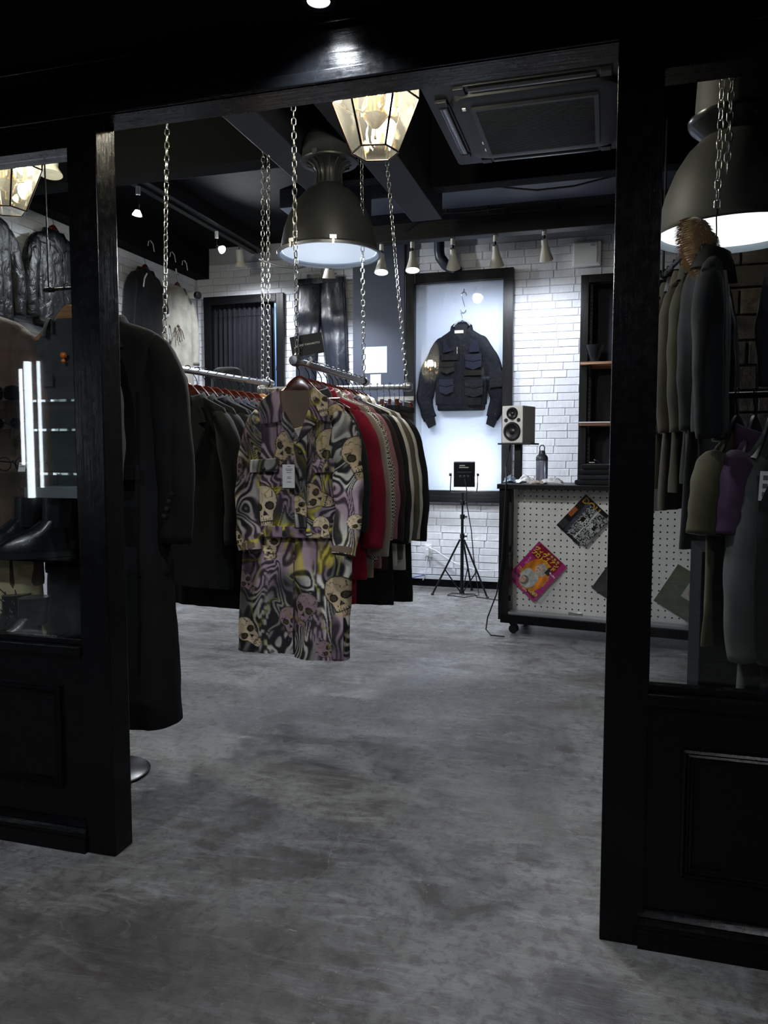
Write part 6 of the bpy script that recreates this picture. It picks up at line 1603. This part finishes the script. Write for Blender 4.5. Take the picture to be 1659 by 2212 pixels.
# glass shelves with spectacles
gs = thing('glass_shelf_unit', 'glass shelf unit with spectacles behind the left window', 'shelf unit', (-2.03, 2.26, 0.576))
M_gsh = pane_mat('shelf_glass', (0.86, 0.94, 0.90, 1), 2.0)
for z in (1.487, 1.388, 1.238, 0.935):
    MB().span((-2.34, 2.20, z - 0.008), (-1.70, 2.38, z)).build('glass_shelf', M_gsh, gs, world=True)
MB().span((-1.96, 2.22, 1.15), (-1.70, 2.38, 1.185)).build('grey_shelf', mat('shelf_grey', srgb(104, 108, 114), 0.5), gs, world=True)
for x in (-2.34, -1.71):
    MB().span((x, 2.365, 0.577), (x + 0.012, 2.38, 1.60)).build('upright', M_blkmetal, gs, world=True)
def glasses(x, z, lab, m, tint, round_=True, r=0.024):
    t = thing('eyeglasses', lab, 'eyeglasses', (x, 2.25, z), 0.15, 'spectacles on the glass shelves')
    for s in (-1, 1):
        pts = [(s * 0.034 + r * 1.1 * math.cos(a) * (1 if round_ else 1.15), 0, r + 0.002 + r * (math.sin(a) if round_ else np.sign(math.sin(a)) * abs(math.sin(a)) ** 0.6)) for a in np.linspace(0, 2 * math.pi, 21)[:-1]]
        MB().tube(pts, 0.0022, n=6, closed_path=True).build('rim', m, t, smooth=True)
        MB().prism([(p[0], p[2]) for p in pts], 'y', -0.0008, 0.0008).build('lens', tint, t)
        MB().tube([(s * 0.062, 0, r * 1.5), (s * 0.066, 0.01, r * 1.5), (s * 0.066, 0.10, r * 1.3), (s * 0.062, 0.13, r * 0.5)], 0.002, n=6).build('temple', m, t, smooth=True)
    MB().tube([(-0.010, 0, r * 1.3), (0, 0, r * 1.6), (0.010, 0, r * 1.3)], 0.002, n=6).build('bridge', m, t, smooth=True)
M_tint = mat('dark_lens', srgb(14, 14, 16), 0.05)
glasses(-2.06, 1.488, 'dark square sunglasses on the top glass shelf', M_blkplastic, M_tint, False, 0.027)
glasses(-2.03, 1.240, 'thin round wire spectacles on the third glass shelf', M_blkmetal, M_pane2)
glasses(-2.05, 1.389, 'small dark spectacles on the second glass shelf', M_blkmetal, M_tint, True, 0.02)
for i, (x, z, lab) in enumerate(((-2.13, 1.488, 'small white price card beside the square sunglasses'), (-1.98, 1.240, 'small white price card beside the wire spectacles'), (-2.11, 0.936, 'small white price card beside the tall boots'))):
    t = thing('price_card', lab, 'price card', (x, 2.232, z), 0.1, 'price cards in left window')
    MB().box((0, 0.006, 0.016), (0.028, 0.001, 0.034), Matrix.Rotation(-0.3, 3, 'X')).build('card', M_white, t)
    for k in range(3): MB().box((0, 0.0048 + 0.003 * (1 - k) * 0.0, 0.010 + 0.008 * k), (0.018, 0.001, 0.002), Matrix.Rotation(-0.3, 3, 'X')).build('print_line', M_ink, t)
def boot(x, y, z, h, rz, lab, lace=False, s=1.0):
    t = thing('boot', lab, 'boot', (x, y, z), rz, 'boots in the left window')
    rings = []
    for zz, cx, rx, ry in ((h, 0.02, 0.055, 0.048), (h * .9, 0.02, 0.056, 0.048), (h * 0.5, 0.012, 0.05, 0.045), (0.13, 0.0, 0.044, 0.042), (0.10, -0.02, 0.062, 0.043), (0.07, -0.055, 0.10, 0.045), (0.04, -0.07, 0.122, 0.046), (0.018, -0.07, 0.125, 0.046)):
        rings.append([(cx + rx * math.cos(a), ry * math.sin(a) * (1 if math.cos(a) > -0.5 else 0.85), zz) for a in np.linspace(0, 2 * math.pi, 25)[:-1]])
    MB().rings(rings).build('upper', M_leather, t, smooth=True)
    MB().rings([[(-0.07 + 0.13 * math.cos(a), 0.049 * math.sin(a), zz) for a in np.linspace(0, 2 * math.pi, 25)[:-1]] for zz in (0.02, 0.0)]).build('sole', M_rubber, t, smooth=True)
    if lace:
        for k in range(5):
            zz = 0.09 + k * 0.03; xx = -0.07 + k * 0.009
            for q in (-1, 1): MB().lathe([(0.003, 0), (.006, .002), (.003, .003)], n=10, rot=Matrix.Rotation(-math.pi / 2, 3, 'Y'), c=(xx - 0.005, q * 0.018, zz + .005)).build('eyelet', M_chrome, t)
            MB().cyl((xx - 0.006, -0.018, zz), (xx - 0.006, 0.018, zz + 0.02), 0.002, n=5).build('lace', M_rubber, t)
boot(-2.03, 2.30, 0.576, 0.20, 0.9, 'black laced boot on the window platform beside the trousers', True)
boot(-2.13, 2.33, 0.576, 0.20, 1.4, 'black laced boot farther left on the window platform', True)
boot(-2.03, 2.29, 0.936, 0.21, 0.5, 'tall plain black boot on the lowest glass shelf', False)
boot(-1.90, 2.29, 0.936, 0.21, 0.8, 'tall plain black boot nearest the post on the lowest glass shelf', False)

# ------------------------------------------------------------------ clothes hung along the left brick wall
W90 = math.pi / 2
M_gl = leather('leather_gloss_black', (12, 12, 13), 0.34, 1.0, 16, 0.6)
M_gl.node_tree.nodes['Principled BSDF'].inputs['Specular IOR Level'].default_value = 0.3
M_gl.node_tree.nodes['Principled BSDF'].inputs['Coat Weight'].default_value = 0.0
def wall_jacket(nm, lab, y, z, m, seed, L=0.72, sw=0.23, sl=0.62, group='garments on the left wall', hk=True, sr=(.075, .07, .055)):
    t = jacket(nm, lab, 'jacket', (XL + 0.10, y, z), W90, m, sw, L, 0.06, sw + 0.01, sl, 0.06, sr, 'shirt', seed, 0.012, group=group, nrows=50)
    if hk: hanger((XL + 0.10, y, z), W90, f'red hanger of the {lab}', 'red', 'hangers on the left wall')
    return t
lj = wall_jacket('leather_jacket', 'black glossy leather biker jacket on the left wall seen through window', 5.06, 3.115, M_gl, 301)
for s in (-1, 1):
    MB().tube([(s * 0.19, -0.085, -0.22), (s * 0.06, -0.088, -0.235), (s * 0.02, -0.088, -0.27)], 0.004, n=6).build('piping', M_chrome, lj, smooth=True)
MB().box((0.015, -0.088, -0.55), (0.007, 0.006, 0.52)).build('zip', M_chrome, lj)
MB().box((0.015, -0.093, -0.30), (0.014, 0.004, 0.06)).build('zip_pull', M_chrome, lj)
wall_jacket('leather_jacket', 'black leather jacket at left picture edge on the wall', 4.36, 3.09, M_gl, 302)
tjk = wall_jacket('track_jacket', 'black track jacket with white stripes on the left wall', 6.28, 3.105, C_blk, 303, sr=(.07, .066, .055))
for s, z0, z1 in ((1, -0.66, -0.52), (1, -0.66, -0.60)): pass
MB().tube([(0.245, -0.055, -0.58), (0.262, -0.062, -0.70), (0.285, -0.062, -0.60), (0.315, -0.055, -0.71), (0.34, -0.03, -0.70)], 0.010, 0.004, n=6).build('white_stripe', M_white, tjk)
MB().tube([(0.232, -0.05, -0.50), (0.29, -0.058, -0.47)], 0.012, 0.004, n=6).build('white_stripe', M_white, tjk)
MB().tube([(-0.10, -0.08, -0.17), (-0.14, -0.08, -0.22), (-0.16, -0.08, -0.30)], 0.010, 0.004, n=6).build('white_stripe', M_white, tjk)
MB().tube([(0.14, -0.075, -0.15), (0.18, -0.075, -0.22), (0.20, -0.075, -0.30)], 0.010, 0.004, n=6).build('white_stripe', M_white, tjk)
wall_jacket('white_coat', 'off white long coat hung on the left wall beside the chain', 6.83, 3.06, cloth('coat_offwhite', (168, 166, 156), 0.7, bump=.6), 304, 0.95, 0.22, 0.66)
bw = at(385, 705, x=XL + 0.185)
t = thing('straw_ornament', 'brown twig ornament tied on the white coat', 'ornament', bw)
for k in range(5):
    a = -2.4 + k * 0.42
    MB().tube([(0, 0, 0), (0.02, 0.05 * math.cos(a), 0.06 * math.sin(a)), (0.01, 0.12 * math.cos(a), 0.12 * math.sin(a) - 0.03)], 0.004, n=5).build('twig', mat('twig_brown', srgb(88, 74, 62), .7), t)
MB().lathe([(0, -.02), (.018, 0), (0, .02)], n=8).build('knot', MATS['twig_brown'], t)
for i, (px, py) in enumerate(((325, 528), (372, 552), (398, 570))):
    p = at(px, py, x=XL + 0.17)
    h = thing('wall_hook', f'bent white wire hook on the black beam, {["left", "middle", "right"][i]} of three', 'hook', p, 0, 'wire hooks on beam')
    MB().tube([(0, -0.04, -0.02), (0, -0.03, 0.02), (0, 0.0, 0.035), (0, 0.04, 0.015), (0, 0.06, -0.05)], 0.005, n=6).build('wire', M_white, h, smooth=True)

# ------------------------------------------------------------------ right shop window
M_stone = mat('dark_stone', srgb(84, 76, 70), 0.85)
_n = NT(M_stone); _oi = _n.new('ShaderNodeObjectInfo')
_n.color(_n.mix(_oi.outputs['Random'], _n.ramp(_n.noise(_n.mapping(), 14, 6, .7), [(.3, srgb(44, 40, 38)), (.7, srgb(108, 98, 90))]), srgb(70, 64, 60))); _n.bump(_n.noise(_n.mapping(), 18, 6, .7), .8, .02)
PX0, PX1, PY0 = 0.548, 0.96, 4.42
pl = struct(MB().span((PX0 + 0.008, PY0 + 0.008, 0), (PX1, PY0 + 0.4, 3.45)).build('wall_stone_pillar', mat('stone_mortar', srgb(96, 92, 88), .9)), 'dark rough stone pillar behind the right window')
MB().span((PX0 - 0.05, PY0 - 0.02, 0), (PX0 + 0.004, PY0 + 0.05, 3.45)).build('corner_post', M_black, pl)
r_ = random.Random(5); z = 0.6; k = 0
while z < 2.78:
    h = r_.choice((0.115, 0.13, 0.14)); x = PX0 + 0.006
    first = r_.choice((0.10, 0.145, 0.2, 0.24)) if k % 2 else r_.choice((0.2, 0.26))
    while x < PX1 - 0.02:
        w = min(first, PX1 - x); first = r_.choice((0.16, 0.2, 0.24))
        MB().box((x + w / 2 - 0.005, PY0 + 0.0, z + h / 2), (w - 0.012, 0.03 + r_.random() * 0.012, h - 0.012), bev=0.006).build('stone', M_stone, pl)
        x += w
    z += h; k += 1
pn = MB().span((0.30, 2.62, 0), (1.5, 2.95, 0.99), bev=0.004).build('display_plinth', M_ceil); tag(pn, 'black display plinth below the tee shirt rail in right window', 'plinth')
rr = pipe_rail((0.285, 2.50, 1.475), (1.4, 2.50, 1.49), 'black rail of tee shirts behind the right window', r=0.010, name='tee_rail')
for c_ in rr.children: c_.data.materials[0] = M_blkmetal
MB().cyl((1.3, 2.50, 1.49), (1.3, 2.50, 3.45), 0.008).build('drop_rod', M_blkmetal, rr, world=True)
C_pur = cloth('jersey_purple', (66, 44, 66)); C_gry = cloth('jersey_grey', (72, 74, 72)); C_drk = cloth('knit_dark', (26, 26, 25), weave=200, bump=.6); C_oli = cloth('jersey_olive', (66, 62, 44)); C_lgr = cloth('jersey_light_grey', (88, 90, 88))
tees = [(C_oli, 'olive', .60, 'none', 0), (C_pur, 'purple', .56, 'shirt', 0), (C_gry, 'grey', .92, 'none', 1), (C_drk, 'dark ribbed', .78, 'none', 1), (C_gry, 'grey printed', .74, 'none', 1), (C_lgr, 'pale grey', .95, 'none', 1), (C_blk, 'black', 1.0, 'none', 1), (C_gry, 'mid grey', .55, 'none', 0), (C_lgr, 'pale grey hooded', .62, 'hood', 1), (C_char, 'charcoal', .9, 'none', 1)]
for i, (m, nm, L, col, lg) in enumerate(tees):
    p = Vector((0.372 + 0.048 * i, 2.50, 1.4755 + 0.0134 * (0.048 * i)))
    jacket('tee_shirt' if not lg else 'sweatshirt', f'{nm} top on the right window rail, {ORD[i]} from the left', 'shirt', p, math.radians(62 + (i * 5) % 9), m, 0.19, L, 0.019, 0.215, 0.22 if not lg else 0.56, 0.05, (.07, .066, .062), col, 400 + i, 0.008, group='tops on the right window rail', nrows=30)
    hanger(p, math.radians(62 + (i * 5) % 9), f'{ORD[i]} black hanger from the left in right window', 'black', 'black hangers in the right window')
def card(px, py, y, w, h, rz, tilt, lab, m, extra=None, nm='price_tag'):
    p = at(px, py, y=y)
    t = thing(nm, lab, 'tag', p, rz)
    R = Matrix.Rotation(tilt, 4, 'Y')
    MB().box((0, 0, 0), (w, 0.0015, h)).xf(R).build('card', m, t)
    for k in range(3): MB().box((0, -0.0012, h * (0.28 - 0.28 * k)), (w * 0.45, 0.0006, h * 0.16)).xf(R).build('print_block', M_ink, t) if extra != 'hand' else None
    if extra == 'hand':
        def seg(pts, r): MB().tube(pts, r, 0.0008, n=6).xf(R).build('hand_print', M_bprint, t)
        seg([(-w * .5, -.0012, -h * .18), (-w * .1, -.0012, -h * .02)], .009); seg([(-w * .12, -.0012, -.005), (w * .08, -.0012, .004)], .011)
        for a in (1.35, .45, .2, -.02, -.25): seg([(w * .05 if a < 1 else -w * .08, -.0012, .004), (w * .05 * (1 if a < 1 else -1) + .03 * math.cos(a), -.0012, .004 + .03 * math.sin(a))], .0025)
    return t
card(1577, 1065, 2.30, 0.055, 0.088, 0.3, 0.05, 'grey card with black hand print on the right window tops', mat('card_grey', srgb(150, 150, 148), .6), 'hand', 'hand_print_card')
card(1575, 1112, 2.27, 0.026, 0.082, 0.3, 0.55, 'tilted white price tag below the hand print card', mat('tag_white', srgb(214, 214, 214), .6))
card(1652, 1050, 2.27, 0.03, 0.08, 0.3, 0.05, 'white price tag at the right picture edge', mat('tag_white', srgb(214, 214, 214), .6))
# upper coats, seen edge-on between post and stone pillar
pr2 = pipe_rail((0.243, 4.05, 2.17), (0.386, 3.14, 2.17), 'dark rail of coats behind the bell lamp', r=0.011, name='coat_rail')
for c_ in pr2.children: c_.data.materials[0] = M_blkmetal
for xx, yy in ((0.246, 4.03), (0.381, 3.17)): MB().cyl((xx, yy, 2.17), (xx, yy, 3.45), 0.006).build('drop_rod', M_blkmetal, pr2, world=True)
C_sand = cloth('coat_sand', (176, 156, 116)); C_qb = leather('quilt_brown', (40, 37, 35), .4, .8, 20); C_ol2 = cloth('coat_olive', (54, 53, 42)); C_tp = cloth('coat_taupe', (62, 56, 48))
coats = [(C_sand, 'sand', .66), (C_ol2, 'olive', .90), (C_qb, 'brown quilted', .92), (C_tp, 'taupe', .98), (C_ol2, 'dark olive', .90), (C_blk, 'black', .86), (C_blk, 'plain black', 1.1)]
for i, (m, nm, L) in enumerate(coats):
    p = Vector((0.262 + 0.018 * i, 3.93 - 0.115 * i, 2.17)); rz = math.radians(68 + (i % 3) * 4)
    jacket('coat', f'{nm} coat on the rail behind the bell lamp, {ORD[i]} from the back', 'coat', p, rz, m, 0.20, L, 0.028, .24, .60, .05, (.062, .065, .055), 'shirt', 450 + i, .012, group='coats behind right window', nrows=32)
    hanger(p, rz, f'{ORD[i]} hanger from the left on the coat rail', 'black', 'hangers on the coat rail')
pk_ = jacket('parka', 'short black parka hung by the chain in front of the bell lamp', 'coat', (0.292, 2.44, 1.985), math.radians(78), C_blk, .19, .50, .035, .21, .46, .04, (.06, .055, .05), 'shirt', 495, .012, nrows=30)
hanger((0.292, 2.44, 1.985), math.radians(78), 'hanger of the parka below the chain', 'black', 'black hangers in the right window')
fu = thing('fur_collar', 'tan fur collar on the parka in front of the bell lamp', 'fur collar', at(1512, 512, y=2.42))
V = body_grid([(0.055, 0.012, 0.012), (0.045, 0.03, 0.03), (0.0, 0.046, 0.042), (-0.06, 0.042, 0.04), (-0.11, 0.022, 0.022), (-0.13, 0.006, 0.006)], 30, 36, 0.0, 4, 5, 1.0)
V[..., :2] *= (1 + 0.25 * (fbm(V[..., 2] * 60 + 9, np.arctan2(V[..., 1], V[..., 0]) * 5 + 9, 3, 3) - .5))[..., None]
V[..., 0] -= (V[..., 2] + 0.03) * 0.25
M_fur = cloth('fur_tan', (150, 116, 76), .9, .5, 260, .9, .9)
fo_ = grid_obj('pelt', V, M_fur, fu, caps=True)
mb = MB(); r_ = random.Random(3)
for k in range(2600):
    i = r_.randrange(30); j = r_.randrange(36); p = Vector(V[i, j]); d = Vector((p.x, p.y, 0)).normalized() + Vector((r_.uniform(-.4, .4), r_.uniform(-.4, .4), r_.uniform(-.2, .7)))
    d = (d.normalized() * 0.7 + Vector((-.25, 0, -.55))).normalized() * r_.uniform(.012, .030); s = d.cross(Vector((0.3, 1, 0))).normalized() * 0.0009
    mb.add([p - s, p + s, p + d], [(0, 1, 2)])
tag(mb.build('fur_tufts', M_fur, fu), None, None, None, 'stuff')
ws = jacket('white_shirt', 'white shirt whose hem hangs below the coats in right window', 'shirt', (0.252, 3.99, 2.17), math.radians(55), C_white, 0.17, 1.02, .03, .19, .0, .03, (.06, .06, .06), 'none', 480, .012, nrows=30)
hanger((0.252, 3.99, 2.17), math.radians(55), 'hanger of the white shirt in the right window', 'black', 'black hangers in the right window')
jacket('black_coat', 'black coat hanging in front of stone pillar at right picture edge', 'coat', (0.715, 2.36, 2.13), math.radians(8), C_blk, .22, .52, .04, .24, .46, .05, (.08, .07, .06), 'lapel', 490, .012, nrows=40)
loop_rot = 0.0
chain((0.300, 2.40, 3.44), (0.292, 2.44, 2.005), 'chain with a turned-up tail behind the right window')
chain((0.345, 2.40, 3.44), (0.312, 2.42, 2.10), 'second chain close beside it behind the right window', phase=0.6)
cov = MB().tube([(0.16, 2.62, 2.9), (0.15, 2.62, 2.6), (0.135, 2.62, 2.45), (0.13, 2.62, 2.3)], [.012, .02, .016, .004], n=10).build('plastic_sheet', mat('glossy_black_film', srgb(20, 20, 22), .15, coat=.8)); tag(cov, 'twisted glossy black film hanging beside right post', 'film')

# ------------------------------------------------------------------ ceiling cassette air conditioner
M_ac = mat('cassette_dark', srgb(18, 20, 24), 0.5, spec=0.3)
M_ac2 = mat('cassette_black', srgb(11, 12, 14), 0.5, spec=0.3)
AX, AY, AZ, AS = -0.345, 3.84, 2.90, 0.95
ac = thing('air_conditioner', 'dark ceiling cassette air conditioner above the counter side', 'air conditioner', (AX, AY, AZ), 0)
h = AS / 2
def rrect(a, b, r, z, n=6):
    P = []
    for cx, cy, a0 in ((a - r, b - r, 0), (-a + r, b - r, 90), (-a + r, -b + r, 180), (a - r, -b + r, 270)):
        for k in range(n + 1):
            t_ = math.radians(a0 + 90 * k / n); P.append((cx + r * math.cos(t_), cy + r * math.sin(t_), z))
    return P
MB().rings([rrect(h, h, 0.02, 0.03), rrect(h, h, 0.02, 0.004), rrect(h - 0.004, h - 0.004, 0.02, 0.0)], True, True).build('panel', M_ac, ac)
MB().rings([rrect(h - 0.10, h - 0.10, 0.11, 0.0), rrect(h - 0.11, h - 0.11, 0.10, -0.022), rrect(h - 0.14, h - 0.14, 0.09, -0.030)], True, True).build('raised_centre', M_ac, ac, smooth=30)
MB().box((0, 0, 0.27), (0.84, 0.84, 0.48)).build('housing', M_ac2, ac)
g = h - 0.215
MB().span((-g, -g, -0.036), (g, g, -0.031)).build('grille_back', M_ac2, ac)
mb = MB()
for k in range(40):
    y = -g + 0.008 + k * (2 * g - 0.016) / 39
    mb.span((-g, y - 0.0022, -0.044), (g, y + 0.0022, -0.0362))
tag(mb.build('grille_slats', M_ac2, ac), 'fine parallel intake slats', None, None, 'stuff')
for a, b in (((-g - .02, -g - .02), (g + .02, -g)), ((-g - .02, g), (g + .02, g + .02)), ((-g - .02, -g), (-g, g)), ((g, -g), (g + .02, g))):
    MB().span((a[0], a[1], -0.044), (b[0], b[1], -0.0305)).build('grille_frame', M_ac, ac)
for k in range(4):
    R = Matrix.Rotation(k * math.pi / 2, 4, 'Z')
    MB().box((0, h - 0.066, -0.004), (0.58, 0.060, 0.010), bev=0.004).xf(R).build('outlet_slot', M_ac2, ac)
    v_ = MB().tube([(-0.27, h - 0.066, -0.016), (0.27, h - 0.066, -0.016)], 0.020, 0.006, n=10, ref=(0, 0, 1)).xf(R).build('louver', mat('louver_gloss', srgb(30, 31, 35), .22), ac, smooth=True)
    for s in (-1, 1): MB().box((s * 0.31, h - 0.066, -0.010), (0.05, 0.055, 0.018), bev=0.004).xf(R).build('louver_bracket', M_ac2, ac)
for p_ in ((-g - .05, -g - .02), (-g - 0.02, g * .45), (-g - .02, g * .8)):
    MB().box((p_[0], p_[1], -0.036), (0.016, 0.022, 0.006), bev=0.001).build('white_tab', M_white, ac)
for sx in (-1, 1):
    for sy in (-1, 1): MB().cyl((sx * 0.44, sy * 0.3, 0.3), (sx * 0.44, sy * 0.3, 0.55), 0.005).build('hanger_rod', M_blkmetal, ac)
def pts(L, y): return [at(a, b, y=y) for a, b in L]
o = MB().tube(pts([(915, 347), (960, 372), (1010, 390), (1090, 405), (1160, 411), (1240, 402), (1335, 378)], 5.6), 0.007, n=6).build('ceiling_cable', mat('cable_grey', srgb(52, 52, 54), .5), None, smooth=True); tag(o, 'grey cable sagging below the air conditioner', 'cable')
o = MB().tube(pts([(870, 500), (900, 475), (950, 462), (1030, 455), (1090, 448)], 6.4), 0.008, n=6).build('ceiling_cable', M_rubber, None, smooth=True); tag(o, 'black cable looping over the timber beam', 'cable')
for i, (x, z1) in enumerate(((-1.32, 3.45), (-0.97, 3.45))):
    o = MB().cyl((x, 6.42, 3.28), (x, 6.42, z1), 0.006).build('threaded_rod', M_blkmetal); tag(o, ['thin threaded rod above the timber beam, left one', 'thin threaded rod above the timber beam, right one'][i], 'rod')
o = MB().tube([(-1.43, 3.9, 3.05), (-1.46, 3.88, 3.15), (-1.40, 3.86, 3.3), (-1.42, 3.9, 3.45)], 0.006, n=6).build('supply_cable', M_rubber, None, smooth=True); tag(o, 'black supply cord of the big dome lamp', 'cable')
chain((-1.435, 3.90, 3.44), (-1.435, 3.90, 3.045), 'short dark chain carrying the big dome lamp')
o = MB().tube(pts([(560, 560), (600, 575), (640, 580), (690, 568), (712, 560)], 6.4), 0.008, n=6).build('ceiling_cable', M_rubber, None, smooth=True); tag(o, 'black cable drooping above the leather trousers', 'cable')

# lit tubes on the far side of the passage, mirrored in the left pane
for i, (x, z0, z1) in enumerate(((-6.49, 1.18, 2.28), (-6.39, 0.80, 2.36), (-6.24, 0.92, 2.36))):
    o = MB().cyl((x, -3.17, z0), (x, -3.17, z1), 0.018 if i != 1 else 0.040, n=10).build('tube_light', mat('tube_glow', (1, 1, 1, 1), .5, emit=(.85, .93, 1), estr=8))
    tag(o, f'vertical light tube across the passage, {["left", "middle", "right"][i]} of three reflected in left window', 'tube light', 'passage tube lights')
hanger((0.715, 2.36, 2.13), math.radians(8), 'hanger of the black coat at right picture edge', 'black', 'black hangers in the right window')
o = MB().cyl((0.715, 2.36, 2.135), (0.715, 2.36, 3.45), 0.004, n=6).build('hanging_wire', M_blkmetal); tag(o, 'thin wire carrying the black coat at right picture edge', 'wire')
